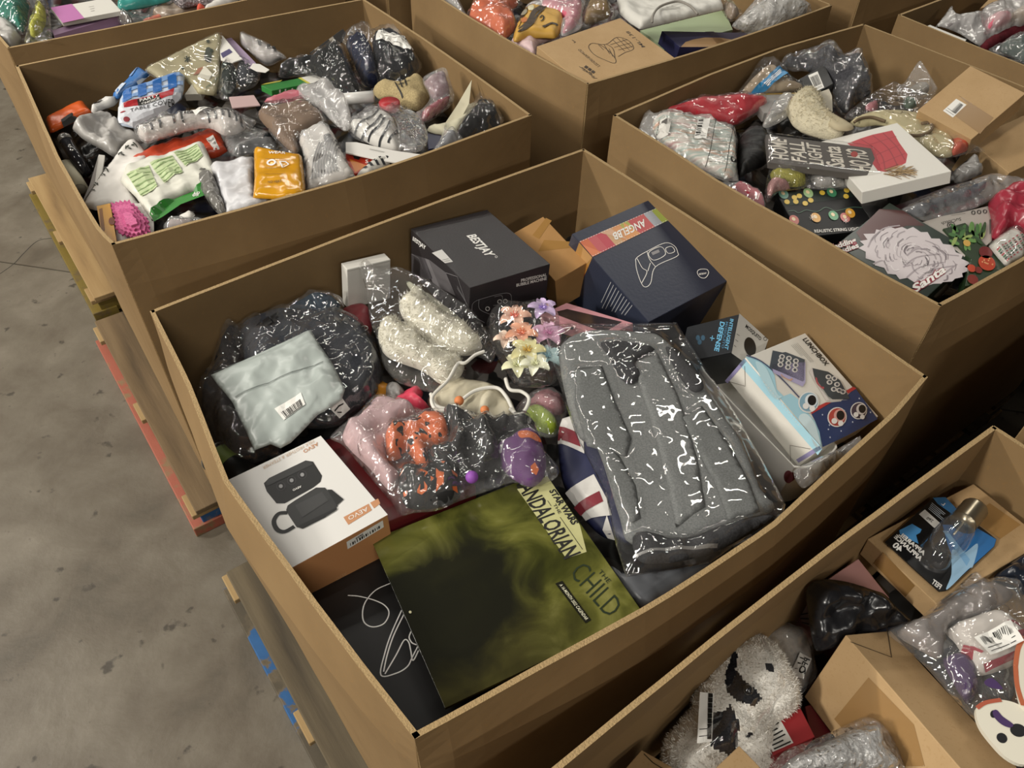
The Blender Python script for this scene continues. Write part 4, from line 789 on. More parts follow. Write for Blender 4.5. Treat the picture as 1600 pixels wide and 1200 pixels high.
for pts in (((585, 915), (600, 905), (658, 940), (655, 960), (625, 1000), (640, 950), (600, 930)), ((625, 1040), (655, 1080), (650, 1110), (600, 1130), (560, 1120), (560, 1100), (590, 1060), (585, 1105), (630, 1095)), ((685, 990), (718, 1010), (690, 1045)), ((735, 905), (765, 940), (808, 945), (805, 1060), (770, 1075), (735, 1110), (745, 1010), (735, 1000)), ((425, 1075), (465, 1080), (460, 1110), (430, 1105)), ((875, 900), (930, 910), (930, 945), (890, 945)), ((885, 1065), (925, 1040), (935, 1070), (890, 1080)), ((385, 880), (430, 860), (430, 890), (390, 905)), ((780, 780), (800, 820), (820, 825), (800, 850), (785, 835))): poly(p, s, ca(*pts), OR, 7)
p = t.part('purple_print', smooth=False); s = t.sf['purple_cloth']
poly(p, s, c4((1175, 515), (1240, 505), (1310, 535), (1300, 560), (1240, 555), (1190, 560)), OR, 2, True); poly(p, s, c4((1250, 700), (1275, 680), (1300, 705), (1285, 735), (1255, 725)), OR, 2); poly(p, s, c4((1240, 480), (1290, 465), (1310, 495), (1270, 505)), mat('c9c3cc', .7), 2, True); poly(p, s, c4((1040, 570), (1090, 575), (1080, 605), (1050, 600)), mat('c9c3cc', .7), 2)
def ball(part, c, r, m, n=10):
    V = [c+r*np.array([math.sin(a)*math.cos(b_), math.sin(a)*math.sin(b_), math.cos(a)]) for a in np.linspace(.01, math.pi-.01, n) for b_ in np.linspace(0, 2*math.pi, 2*n, endpoint=False)]; w2 = 2*n
    part.mb.add(V, [(i*w2+j, (i+1)*w2+j, (i+1)*w2+(j+1) % w2, i*w2+(j+1) % w2) for i in range(n-1) for j in range(w2)]+[tuple(range(w2)), tuple((n-1)*w2+j for j in range(w2-1, -1, -1))], m)
for (x, y), r, c in (((830, 325), .010, 'cf7c48'), ((980, 380), .009, 'cf7c48'), ((905, 780), .012, '8a4aa6')): p = t.part('pompom'); ball(p, pl.hit(*one(c4, x, y))+pl.n*.035, r, mat(c, .6))
t.build()

# -- grey trousers in a big clear bag
pl = Plane((870, 530, -.055), (1060, 520, -.06), (1100, 860, -.05)); GC = cloth('797b7a', 340, .18, .2); GC2 = cloth('6f7170', 340, .18, .2); GD = cloth('3a3a3c', 260, .2)
t = bag('clothing_bag', 'folded grey trousers in a large clear zip bag', 'clothing', pl, [(849, 511), (862, 507), (900, 505), (950, 506), (1057, 504), (1085, 548), (1120, 600), (1155, 655), (1192, 720), (1228, 788), (1224, 803), (1180, 828), (1111, 879), (1040, 892), (978, 902), (962, 850), (946, 770), (900, 680), (880, 620), (862, 560)],
    [('trousers', c5((95, 170), (170, 120), (260, 105), (420, 115), (520, 130), (600, 210), (690, 330), (800, 480), (880, 600), (950, 780), (1010, 850), (960, 890), (800, 950), (620, 1010), (400, 1010), (350, 900), (290, 700), (250, 590), (180, 560), (130, 420), (100, 280)), .016, GC, dict(amp=.0012, freq=6, res=.008, low=.1)),
     ('leg_fold', c5((160, 260), (275, 250), (330, 400), (400, 560), (380, 640), (210, 592), (160, 420)), .004, GC2, dict(low=.05, R=.006, round_=False, fold=.3, lift=.0185, amp=.0008)),
     ('leg_fold', c5((400, 235), (510, 195), (600, 380), (680, 640), (715, 850), (590, 940), (545, 720), (480, 480)), .004, GC, dict(low=.05, R=.006, round_=False, fold=.3, lift=.0185, amp=.0008)),
     ('leg_fold', c5((610, 470), (700, 420), (820, 590), (905, 750), (948, 872), (812, 908), (750, 740), (680, 620)), .004, GC2, dict(low=.05, R=.006, round_=False, fold=.3, lift=.0185, amp=.0008)),
     ('leg_fold', c5((250, 590), (330, 600), (420, 760), (440, 900), (400, 920), (330, 800)), .004, GC2, dict(low=.05, R=.006, round_=False, fold=.3, lift=.0185, amp=.0008)),
     ('lining', c5((420, 960), (620, 990), (800, 925), (960, 885), (1010, 900), (900, 970), (740, 1050), (560, 1090), (430, 1080)), .012, GD, dict(lift=.012)),
     ('strap', c5((545, 175), (590, 190), (680, 280), (708, 345), (660, 360), (600, 290)), .006, GD, dict(lift=.024, amp=.001)),
     ('waistband', c5((270, 150), (390, 150), (500, 180), (420, 230), (440, 290), (400, 330), (350, 300), (310, 220)), .008, GD, dict(lift=.020, amp=.003))], film(.015, 'ffffff', 12, .75, .05), .02, seed=61, amp=.0022, freq=8, round_=False, R=.05, part='zip_bag', build=False)
s = t.sf['film']; p = t.part('zip_seam', smooth=False); stroke(p, s, c5((400, 1090), (560, 1075), (740, 1050), (900, 985)), .004, FILM_MILK, 2)
for c in ((145, 105), (580, 75)): poly(p, s, ell(one(c5, *c), 2.4), mat('2b2b2b', .5), 2)
t.build()
soft_thing('grey_pouch', 'flat slate grey plastic pouch at the front wall under the trousers bag', 'pouch', Plane(-.095), [(945, 880), (980, 898), (1050, 890), (1108, 876), (1118, 886), (1075, 915), (1004, 962), (975, 930)], .014, poly_bag('5c5e62', .3, 8, .4), seed=63, round_=False)
bag('film_scrap', 'crumpled clear plastic beside the white tub at the front rim', 'bag', Plane(-.12), c6((600, 960), (700, 905), (800, 865), (985, 760), (965, 840), (860, 920), (740, 1010), (650, 1060)), [('grey_cloth', c6((680, 950), (800, 890), (900, 830), (880, 890), (760, 980)), .02, cloth('6b645a'))], FILM_HAZY, .05, seed=65, amp=.012)

# ------------------------------------------------------------------ goods in the left back box
def prism(part, pl, px, th, m, smooth=False):
    P = [pl.uv(a) for a in (catmull(px, True, 4) if smooth else px)]
    if sum(P[i-1][0]*P[i][1]-P[i][0]*P[i-1][1] for i in range(len(P))) < 0: P = P[::-1]
    n = len(P); part.mb.add([pl.at(*p) for p in P]+[pl.at(*p, -th) for p in P], [tuple(range(n)), tuple(range(2*n-1, n-1, -1))]+[(i, i+n, (i+1) % n+n, (i+1) % n) for i in range(n)], m)
def as_plane(z): return z if isinstance(z, Plane) else Plane(z) if not isinstance(z, tuple) else Plane(*z)
def PR(name, label, cat, z, px, th, m, build=True, bevel=.001, body='panel', group=None, smooth=False):
    t = Thing(name, label, cat, group); t.pl = as_plane(z); p = t.part(body, smooth=False, bevel=bevel); prism(p, t.pl, px, th, m, smooth)
    if build: t.build()
    return t
def S(name, label, cat, z, px, T, m, build=True, **kw): return soft_thing(name, label, cat, as_plane(z), px, T, m, build=build, **kw)
def BG(name, label, cat, z, px, contents, fm=None, T=.04, **kw): return bag(name, label, cat, as_plane(z), px, contents, fm or FILM, T, **kw)
def TU(name, label, cat, pts, r, m, n=14): t = Thing(name, label, cat); p = t.part('tube'); p.mb.tube(pts, r, m, n); return t
d1, d2, d3, d4, d5 = K(60, 140, .2), K(160, 40, .166667), K(380, 30, .175), K(300, 160, .1875), K(540, 100, .1875)
GREYP, WHITEP = poly_bag('a8a5a1', .3, 10, .35), poly_bag('d6d4d0', .3, 10, .3)
PAPER, CREAM = mat('d9d6cf', .6, .05, 60), mat('cfc8ae', .6, .05, 60)

t = S('orange_packet', 'bright orange shiny packet in the left corner', 'packet', -.07, d1((58, 240), (200, 165), (350, 95), (420, 180), (260, 265), (95, 345)), .02, poly_bag('cf5a22', .25, 10, .4), False, round_=False, amp=.002, seed=2); p = t.part('dark_window', smooth=False); poly(p, t.s, d1((190, 270), (280, 225), (320, 240), (200, 300)), INK, 2); t.build()
t = Thing('marker_tube', 'dark clear tube with a silver cap in the left corner', 'tube'); p = t.part('tube'); a, b_ = U(*one(d1, 215, 400), -.06), U(*one(d1, 370, 660), -.12); p.mb.tube([a, b_], .018, mat('26262a', .12, spec=.6), 14); p = t.part('cap'); d_ = nrm(a-b_); p.mb.tube([a, a+d_*.012, a+d_*.02], [.019, .019, .012], mat('8f8d8a', .25, metal=.6), 14); p = t.part('lettering', smooth=False); 
for k in (.3, .36, .45): p.mb.tube([a+(b_-a)*k+np.array([0, 0, .0185]), a+(b_-a)*(k+.03)+np.array([0, 0, .0185])], .004, INKW, 6)
t.build()
t = TU('paper_roll', 'cream paper roll beside the left wall', 'roll', [U(*one(d1, 215, 600), -.11), U(*one(d1, 320, 780), -.13)], .024, CREAM); p = t.part('roll_end'); p.mb.tube([U(*one(d1, 321, 782), -.13), U(*one(d1, 330, 800), -.132)], [.02, .008], mat('8d8676', .8), 12); t.build()
S('black_pouch', 'small black plastic packet between tube and grey mailer', 'packet', -.14, d1((260, 350), (420, 380), (600, 540), (520, 600), (400, 640), (300, 500)), .03, poly_bag('1c1b1b', .25, 16, .7), seed=4)
t = PR('white_book', 'thin white book standing on edge near the left wall', 'book', ((*one(d1, 470, 506), -.05), (*one(d1, 520, 512), -.055), (*one(d1, 335, 890), -.10)), d1((472, 506), (520, 512), (500, 640), (440, 740), (336, 890), (400, 745)), .02, PAPER, False); p = t.part('cover', smooth=False); poly(p, t.pl, d1((470, 508), (440, 735), (338, 888), (400, 745)), mat('8f8a86', .5)); t.build()
S('poly_mailer', 'crumpled grey plastic mailer left of the checked table cover', 'package', (( *one(d1, 300, 300), -.05), (*one(d1, 560, 190), -.06), (*one(d1, 600, 530), -.10)), d1((268, 295), (350, 240), (480, 180), (560, 190), (625, 260), (720, 320), (835, 412), (690, 420), (640, 480), (600, 530), (480, 460), (360, 395), (300, 340)), .02, GREYP, seed=6, amp=.008, freq=12, body='mailer', fold=2)
t = S('white_packet', 'small white packet with a printed square behind the grey mailer', 'packet', -.06, d1((415, 160), (520, 85), (630, 65), (600, 120), (520, 150), (440, 182)), .014, WHITEP, False, seed=7); p = t.part('print', smooth=False); poly(p, t.s, d1((440, 145), (500, 110), (510, 130), (450, 165)), mat('6d6b68', .6), 2); t.build()
t = S('leaf_pattern_bag', 'white paper bag printed with small dark leaf sprigs', 'bag', -.085, d1((340, 915), (420, 780), (520, 640), (690, 430), (770, 410), (860, 500), (860, 650), (700, 730), (760, 850), (880, 985), (700, 960), (560, 900), (450, 945)), .012, mat('dcd8d2', .5), False, round_=False, seed=8, amp=.004); p = t.part('leaf_print', smooth=False)
for x, y, r in ((515, 690, 40), (540, 655, 30), (435, 815, -20), (660, 535, -30), (715, 490, -40), (765, 465, 20), (460, 760, 50), (790, 800, 30)):
    for k in (-1, 0, 1): poly(p, t.s, ell(one(d1, x+14*k, y+10*abs(k)), 2.6, 1.0, r+35*k, 10), mat('3c3f36', .6), 2)
t.build()
t = S('food_packet', 'white packet with pale green tables and a green stripe', 'packet', -.06, d1((640, 720), (690, 610), (980, 520), (1290, 420), (1390, 640), (1400, 790), (1200, 800), (1060, 860), (890, 1030), (820, 930), (765, 845)), .02, mat('d3d2c6', .4), False, round_=False, seed=9, amp=.004); p = t.part('green_print', smooth=False)
poly(p, t.s, d1((878, 1000), (960, 920), (1060, 862), (1285, 772), (1300, 832), (1115, 902), (965, 1005), (905, 1036)), mat('2f7f2c', .4), 3); txt(p, t.s, 'dip', one(d1, 1262, 800), one(d1, 1205, 828), one(d1, 1268, 830), INKW, .02, 5)
for Qg in (((700, 700), (880, 640), (950, 810), (820, 880)), ((890, 630), (1060, 560), (1145, 690), (1000, 780)), ((1070, 540), (1250, 470), (1300, 560), (1165, 650))):
    Qd = d1(*Qg); poly(p, t.s, Qd, mat('b9c89a', .5), 2); rows(p, t.s, Qd, 6, .004, mat('8fa872', .5), 4, 3)
t.build()
t = S('orange_label_pack', 'orange packet with a barcode label under the white and green packet', 'packet', -.095, d1((700, 560), (820, 500), (1100, 400), (1270, 350), (1400, 300), (1480, 480), (1420, 520), (1000, 600), (820, 650)), .022, poly_bag('b8452a', .3, 14, .5), False, seed=10, round_=False); sticker(t, t.s, d4((130, 352), (192, 330), (242, 430), (196, 446)), True, 5); t.build()
t = Thing('hair_brush_card', 'yellow card with a ruffled pink scrunchie in the near left corner', 'hair accessory'); pl = Plane(-.045); p = t.part('yellow_card', smooth=False); prism(p, pl, d1((455, 910), (560, 888), (612, 1190), (500, 1172)), .004, mat('d29a34', .3)); q_ = t.part('card_print', smooth=False); poly(q_, pl, d1((475, 935), (500, 925), (520, 1100), (495, 1120)), mat('8d5a1c', .4)); poly(q_, pl, ell(one(d1, 575, 1030), 5, 6), mat('7a3a1c', .4), 3)
PK = cloth('c76a92', 200, .15); PK2 = cloth('b95a84', 200, .15); cr_ = one(d1, 715, 1005)
for k_, sc in enumerate((1.0, .8, .58, .36)):
    p = t.part('pink_ruffle', smooth=False); R_ = random.Random(k_); ol_ = d1((558, 892), (640, 870), (710, 866), (760, 905), (800, 960), (850, 1010), (868, 1100), (800, 1145), (735, 1152), (640, 1120), (605, 1080), (600, 1000)); sc_ = []
    for i_, a_ in enumerate(dens(inset(ol_, sc), 3.2)): m_ = 1+(.07 if i_ % 2 else -.07)*R_.uniform(.5, 1.3); sc_.append((cr_[0]+(a_[0]-cr_[0])*m_, cr_[1]+(a_[1]-cr_[1])*m_))
    prism(p, Plane(-.04+.006*k_), sc_, .005, PK if k_ % 2 else PK2)
p = t.part('white_card', smooth=False); prism(p, Plane(-.06), d1((590, 900), (900, 880), (900, 1150), (610, 1190)), .004, PAPER); t.build()
BG('zip_bag', 'small clear zip bag with grey pieces at the near rim', 'bag', -.06, d1((985, 1045), (1060, 1010), (1240, 995), (1310, 1040), (1220, 1080), (1000, 1098)), [('pieces', d1((1010, 1055), (1100, 1035), (1220, 1030), (1200, 1070), (1040, 1085)), .014, mat('9a8f8c', .5)), ('label', d1((1105, 980), (1190, 950), (1220, 990), (1120, 1005)), .004, PAPER)], FILM_HAZY, .02, seed=5)

# blue checked table cover
CHK_B, CHK_M, CHK_L = mat('2a62a8', .35), mat('7ea0cf', .35), mat('c3cfe0', .35)
t = S('table_cover_pack', 'blue and white checked table cover in its lettered pack', 'table cover', ((*one(d2, 160, 900), -.06), (*one(d2, 760, 650), -.06), (*one(d2, 450, 500), -.03)), d2((138, 912), (150, 790), (165, 690), (205, 620), (440, 540), (710, 450), (772, 470), (765, 600), (742, 690), (640, 770), (480, 885), (285, 962), (180, 940)), .02, CHK_L, False, round_=False, seed=11, amp=.0025, freq=9, body='pack'); p = t.part('check_print', smooth=False)
for k in range(4):
    x = 200+k*140; poly(p, t.s, d2((x-5, 625-k*40), (x+75, 600-k*44), (x+85, 735-k*38), (x+5, 760-k*36)), CHK_B if k % 2 == 0 else CHK_B, 3)
for k in range(2): y = 0 if k == 0 else 75; poly(p, t.s, d2((190, 640+y), (760, 465+y), (760, 500+y), (190, 680+y)), CHK_M, 2)
poly(p, t.s, d2((150, 775), (740, 660), (738, 692), (640, 775), (480, 888), (285, 962), (150, 925)), mat('d4d6dc', .35), 4); poly(p, t.s, d2((205, 768), (345, 738), (520, 700), (682, 642), (668, 700), (560, 742), (345, 792), (208, 802)), mat('a82a30', .35), 6); poly(p, t.s, d2((335, 745), (545, 705), (560, 745), (345, 798)), INK, 7); poly(p, t.s, ell(one(d2, 200, 855), 4.4, 1.6, -8), mat('a82a30', .4), 6)
p = t.part('lettering', smooth=False); txt(p, t.s, 'PARTY', one(d2, 360, 763), one(d2, 540, 725), one(d2, 357, 742), INKW, .02, 9); txt(p, t.s, 'CHOICE', one(d2, 375, 787), one(d2, 545, 748), one(d2, 373, 770), INKW, .02, 9); txt(p, t.s, 'TABLE COVER', one(d2, 270, 868), one(d2, 690, 765), one(d2, 266, 828), INK, .0, 7); poly(p, t.s, ell(one(d2, 235, 920), 5, 3), mat('8d3a40', .4), 6); t.build()
t = S('checked_packet', 'second blue checked packet behind the table cover', 'packet', -.05, d2((98, 665), (220, 530), (340, 408), (450, 460), (330, 575), (140, 695)), .014, mat('3d73b4', .35), False, round_=False, seed=12, amp=.002); p = t.part('check_print', smooth=False); poly(p, t.s, d2((130, 650), (200, 580), (240, 590), (150, 680)), CHK_L, 2); poly(p, t.s, d2((330, 560), (380, 520), (440, 480), (450, 465), (340, 572)), CHK_L, 2); poly(p, t.s, d2((260, 510), (330, 440), (345, 450), (280, 520)), CHK_M, 2); t.build()
t = S('snowflake_sack', 'beige gift sack printed with dark snowflakes at the back wall', 'sack', ((*one(d2, 420, 420), -.03), (*one(d2, 1090, 90), -.02), (*one(d2, 1060, 640), -.08)), d2((400, 412), (560, 330), (800, 215), (1085, 78), (1122, 110), (1115, 330), (1105, 500), (1070, 660), (900, 640), (780, 520), (560, 520)), .012, mat('a89f7e', .6, .15, 30), False, round_=False, seed=13, amp=.0012); p = t.part('snowflake_print', smooth=False)
for x, y, r in ((800, 352, 30), (995, 190, 20), (1030, 280, 16), (760, 440, 14)):
    for k in range(3): a = k*math.pi/3+.3; stroke(p, t.s, d2((x-r*math.cos(a), y-r*math.sin(a)), (x+r*math.cos(a), y+r*math.sin(a))), .004, mat('2d3628', .6), 3, False)
txt(p, t.s, 'merry', one(d2, 965, 645), one(d2, 1085, 535), one(d2, 975, 600), mat('2f5a44', .5), .0, 3, .2); poly(p, t.s, d2((975, 265), (1010, 250), (1030, 300), (1020, 380), (960, 360)), mat('40443c', .6), 2, True)
p = t.part('clear_wrap'); Soft(Plane.raw(t.s.pl.o+t.s.pl.n*.004, t.s.pl.x, t.s.pl.y, t.s.pl.n), d2((395, 412), (560, 325), (800, 210), (1085, 72), (1120, 110), (1115, 330), (1110, 500), (1060, 640), (900, 610), (780, 500), (560, 520)), .012, seed=3, amp=.002).mesh(p, FILM_SOFT); t.build()
t = PR('gift_card', 'white card with a purple label behind the snowflake sack', 'card', -.03, d2((1085, 78), (1130, 95), (1310, 312), (1220, 345), (1110, 320)), .004, PAPER, False); p = t.part('label_print', smooth=False); poly(p, t.pl, d2((1108, 262), (1190, 218), (1222, 250), (1130, 306)), mat('4a456b', .5)); t.build()
t = PR('white_carton', 'narrow white carton leaning on the snowflake sack', 'box', ((*one(d2, 770, 640), -.07), (*one(d2, 1030, 450), -.045), (*one(d2, 960, 375), -.03)), d2((770, 645), (960, 375), (1032, 450), (925, 640)), .03, mat('d6d2c4', .5), False); p = t.part('photo_print', smooth=False); poly(p, t.pl, d2((850, 470), (900, 400), (950, 385), (905, 450)), mat('9a6b58', .5)); t.build()
PR('lavender_box', 'slim lavender box at the back wall', 'box', -.045, d2((1148, 112), (1190, 92), (1440, 350), (1375, 405), (1260, 260)), .03, mat('97849f', .5))
t = BG('paper_bag', 'grey translucent bag with black print at the back wall', 'bag', ((*one(d3, 0, 140), -.02), (*one(d3, 380, 340), -.06), (*one(d3, 60, 300), -.06)), d3((-20, 110), (60, 140), (200, 200), (300, 268), (385, 340), (330, 372), (200, 420), (60, 300), (-20, 220)), [('sheet', d3((-10, 130), (60, 150), (300, 280), (350, 340), (200, 400), (60, 290), (-10, 210)), .012, mat('96908c', .5))], FILM_HAZY, .025, seed=6, build=False); p = t.part('black_print', smooth=False)
for x in (150, 230, 275): poly(p, t.sf['sheet'], d3((x-15, 190+(x-150)*.4), (x+12, 195+(x-150)*.4), (x+35, 255+(x-150)*.4), (x+10, 260+(x-150)*.4)), INK, 2)
t.build()
BG('clothing_bag', 'dark green garment in clear plastic beside the snowflake sack', 'bag', -.07, d2((1110, 380), (1200, 330), (1340, 330), (1480, 420), (1440, 560), (1280, 640), (1200, 700), (1090, 660)), [('garment', d2((1120, 400), (1200, 370), (1260, 430), (1250, 580), (1190, 670), (1110, 600)), .04, cloth('1c2420')), ('grey_garment', d2((1260, 420), (1340, 370), (1450, 430), (1400, 520), (1280, 560)), .03, cloth('3c3f44'))], FILM, .055, seed=7)
PR('swing_tag', 'small white tag with print on the grey bag', 'tag', -.012, d3((58, 432), (85, 393), (150, 400), (235, 450), (200, 475), (120, 465)), .002, PAPER)
b = Box({'001': one(d3, 158, 596), '101': one(d3, 255, 640), '111': one(d3, 738, 545), '011': one(d3, 640, 497), '100': one(d3, 258, 682)}, -.04, .03, .15, dims=(None, None, .03)); DEV.append(('green', b)); t = box_thing('small_carton', 'small green and yellow carton with a white end', 'box', b, mat('2c7a35', .4)); p = t.part('white_end', smooth=False); top, fr = b.face('+z'), b.face('+x')
poly(p, top, d3((505, 524), (640, 497), (738, 545), (590, 577)), PAPER); poly(p, fr, d3((590, 577), (738, 545), (740, 600), (590, 620)), PAPER); poly(p, top, d3((490, 527), (515, 522), (600, 574), (580, 580)), mat('c9c04a', .4), 2); poly(p, top, d3((160, 590), (200, 575), (350, 545), (330, 560)), mat('c9c04a', .4), 2)
for x in (320, 370, 430, 480, 545): poly(p, fr, d3((x, 630-(x-320)*.12), (x+14, 627-(x-320)*.12), (x+14, 655-(x-320)*.12), (x, 658-(x-320)*.12)), INKW, 1)
t.build()
BG('clothing_bag', 'black folded garment in clear plastic in the middle of the pile', 'bag', ((*one(d3, 350, 500), -.07), (*one(d3, 1050, 650), -.06), (*one(d3, 870, 220), -.02)), d3((320, 455), (400, 380), (600, 325), (760, 238), (870, 215), (925, 330), (1000, 500), (1065, 655), (880, 675), (740, 570), (600, 510), (340, 525)), [('garment', d3((340, 460), (450, 390), (620, 350), (760, 270), (860, 240), (910, 350), (1040, 640), (880, 650), (740, 540), (600, 490), (360, 510)), .035, cloth('191a1a', 200, .25), dict(amp=.006))], FILM, .045, seed=8)
t = BG('clothing_bag', 'navy and black garments in clear plastic with a long white sticker', 'bag', ((*one(d3, 1000, 500), -.07), (*one(d3, 1560, 440), -.06), (*one(d3, 1050, 60), .0)), d3((880, 190), (930, 95), (1010, 38), (1135, 50), (1155, 118), (1300, 108), (1450, 180), (1545, 320), (1595, 430), (1490, 560), (1385, 592), (1200, 605), (1080, 600), (990, 440)), [('black_garment', d3((1160, 170), (1300, 130), (1440, 200), (1530, 330), (1570, 430), (1470, 540), (1250, 590), (1180, 400)), .05, cloth('1d1e22', 200, .25), dict(amp=.008)), ('navy_garment', d3((920, 230), (990, 190), (1120, 210), (1180, 380), (1220, 580), (1090, 590), (1010, 450)), .05, cloth('1e2338', 200, .25), dict(amp=.008))], FILM, .065, seed=9, amp=.01, build=False); sticker(t, t.sf['film'], d3((1225, 225), (1522, 288), (1506, 385), (1200, 310)), True, 9, 'long_sticker', lay=4, top=.12, bot=.3); t.build()
t = PR('magazine', 'dark magazine with pale squares leaning on the back wall', 'magazine', ((*one(d3, 590, 300), -.06), (*one(d3, 890, 85), -.0), (*one(d3, 880, 200), -.03)), d3((590, 302), (890, 84), (915, 120), (880, 205), (640, 300)), .006, mat('22201e', .35), False); p = t.part('cover_print', smooth=False)
for x, y in ((790, 180), (660, 270)): poly(p, t.pl, d3((x-25, y), (x+10, y-25), (x+30, y+5), (x-5, y+30)), mat('8d8578', .5))
t.build()
TU('white_roll', 'white plastic film roll lying across the pile', 'roll', [U(*one(d3, 880, 715), -.04), U(*one(d3, 1165, 690), -.03)], .018, mat('d6d4d0', .3)).build()
t = S('knit_roll', 'rolled beige fabric with a black line print', 'fabric', -.07, d5((225, 230), (330, 190), (450, 200), (560, 140), (640, 160), (695, 220), (680, 330), (580, 385), (430, 330), (300, 300)), .055, cloth('a89770', 260, .2), False, seed=14, amp=.004); p = t.part('line_print', smooth=False)
for pts in (((460, 250), (480, 300)), ((500, 230), (515, 290)), ((450, 285), (540, 250)), ((420, 270), (480, 340)), ((400, 250), (440, 225))): stroke(p, t.s, d5(*pts), .004, INK, 3, False)
t.build()
t = Thing('red_lid_jar', 'round red lid poking out beside the striped shirt', 'lid'); o = U(*one(d5, 365, 320), -.03); p = t.part('lid'); p.mb.tube([o-np.array([0, 0, .02]), o, o+np.array([0, 0, .004])], [.033, .033, .03], mat('a3272c', .35), 24); t.build()
t = BG('bubble_bag', 'pinkish knit in bubble plastic at the right wall', 'bag', ((*one(d5, 620, 430), -.06), (*one(d5, 890, 300), -.05), (*one(d5, 820, 40), .01)), d5((640, 130), (730, 60), (825, 30), (870, 130), (905, 300), (780, 430), (655, 492), (585, 410), (640, 370), (700, 280)), [('red_knit', d5((640, 400), (720, 330), (830, 290), (860, 320), (770, 420), (655, 480)), .04, cloth('8f3a46')), ('pink_knit', d5((660, 140), (800, 60), (850, 150), (860, 270), (740, 300), (690, 220)), .035, cloth('8d7076'))], film(.12, 'ffffff', 45, 1, .12), .05, seed=10)
PR('paper_sheet', 'cream folded paper standing against the right wall', 'paper', ((*one(d5, 690, 540), -.09), (*one(d5, 880, 540), -.09), (*one(d5, 1050, 130), .0)), d5((690, 520), (830, 490), (930, 340), (1052, 130), (1030, 330), (950, 480), (885, 555), (780, 585)), .003, CREAM)
S('paper_pouch', 'cream paper pouch below the folded paper', 'pouch', -.08, d5((680, 545), (900, 470), (1000, 350), (1060, 350), (1120, 360), (1040, 450), (910, 580), (780, 585)), .02, mat('c4bfa6', .6), seed=15)
BG('clothing_bag', 'black garment in shiny plastic in the right corner', 'bag', -.06, d5((900, 590), (1000, 450), (1060, 330), (1110, 250), (1250, 330), (1330, 500), (1200, 580), (970, 650)), [('garment', d5((930, 580), (1030, 450), (1110, 340), (1210, 380), (1290, 500), (1150, 570), (980, 630)), .05, cloth('151515'), dict(amp=.006))], FILM, .065, seed=11)
t = BG('clothing_bag', 'white shirt with black stripes in a clear bag', 'clothing', -.05, d5((0, 500), (80, 430), (160, 375), (300, 340), (430, 330), (560, 390), (645, 470), (685, 600), (665, 690), (570, 745), (440, 725), (200, 665), (60, 610)), [('striped_shirt', d5((30, 530), (150, 500), (220, 470), (280, 425), (340, 440), (430, 490), (450, 560), (445, 720), (300, 705), (180, 655), (90, 600)), .04, mat('c9c6c0', .8), dict(amp=.004))], film(.09), .055, seed=12, build=False); p = t.part('stripe_print', smooth=False); s = t.sf['striped_shirt']
for pts in (((60, 600), (180, 560), (260, 500), (285, 435)), ((120, 640), (230, 600), (310, 520)), ((190, 660), (290, 610), (340, 540)), ((280, 700), (350, 640), (385, 560)), ((360, 710), (410, 660), (445, 600)), ((330, 460), (400, 510), (430, 580))): stroke(p, s, d5(*pts), .007, mat('1c1e22', .8), 3)
p = t.part('lettering', smooth=False)
for ch, x, y in (('U', 275, 350), ('N', 330, 335), ('I', 375, 335), ('T', 400, 340), ('E', 440, 350), ('D', 500, 372)): txt(p, t.sf['film'], ch, one(d5, x-14, y+12), one(d5, x+14, y+12+(x-380)*.06), one(d5, x-14, y-12), INK, .02, 3)
t.build()
PR('navy_carton', 'small navy carton beside the striped shirt', 'box', -.08, d5((675, 575), (830, 600), (800, 690), (690, 710)), .03, mat('1e2140', .4))
BG('zip_bag', 'small knotted clear bag at the near rim', 'bag', -.05, d5((715, 745), (790, 620), (835, 490), (860, 570), (960, 600), (965, 650), (800, 735)), [('grey_part', d5((760, 720), (850, 600), (940, 620), (820, 710)), .02, mat('77787c', .4))], FILM_HAZY, .035, seed=13)
t = PR('white_envelope', 'long white envelope below the striped shirt', 'envelope', -.035, d5((0, 650), (90, 650), (400, 720), (650, 755), (640, 775), (500, 832), (280, 795), (0, 735)), .005, mat('d4d1cb', .45), False); p = t.part('small_print', smooth=False); rows(p, t.pl, d5((200, 705), (330, 732), (328, 745), (200, 718)), 2, .0015, mat('8a8884', .6)); t.build()
t = PR('snack_packet', 'red and orange snack packet at the near rim', 'packet', -.05, d5((0, 720), (250, 780), (205, 885), (70, 915), (0, 790)), .012, mat('b0341f', .3), False); p = t.part('print', smooth=False); poly(p, t.pl, d5((30, 790), (180, 850), (80, 905)), mat('d07a2c', .3), 1); poly(p, t.pl, d5((60, 755), (130, 770), (110, 800), (70, 790)), INK, 2); txt(p, t.pl, 'S', one(d5, 165, 830), one(d5, 190, 828), one(d5, 165, 800), INKW, .02, 3); t.build()
t = S('striped_sock', 'black and white striped fabric under the white envelope', 'fabric', -.06, d5((80, 960), (200, 840), (300, 800), (420, 840), (300, 910), (180, 960)), .03, mat('bdbab2', .8), False, seed=16); p = t.part('stripe_print', smooth=False)
for x in (140, 190, 240, 290, 350): stroke(p, t.s, d5((x, 880-(x-140)*.2), (x+40, 930-(x-140)*.3)), .008, mat('26262a', .8), 3, False)
t.build()
BG('clothing_bag', 'taupe brown garment in clear plastic', 'bag', -.045, d4((525, 95), (700, 40), (950, 0), (1060, 80), (1135, 170), (1000, 250), (905, 300), (910, 400), (830, 435), (765, 390), (660, 275), (600, 160)), [('garment', d4((550, 100), (720, 55), (950, 20), (1110, 165), (890, 290), (890, 400), (830, 415), (680, 270)), .03, mat('75604e', .7, .15, 30, .1, 14), dict(amp=.004))], FILM, .04, seed=14)
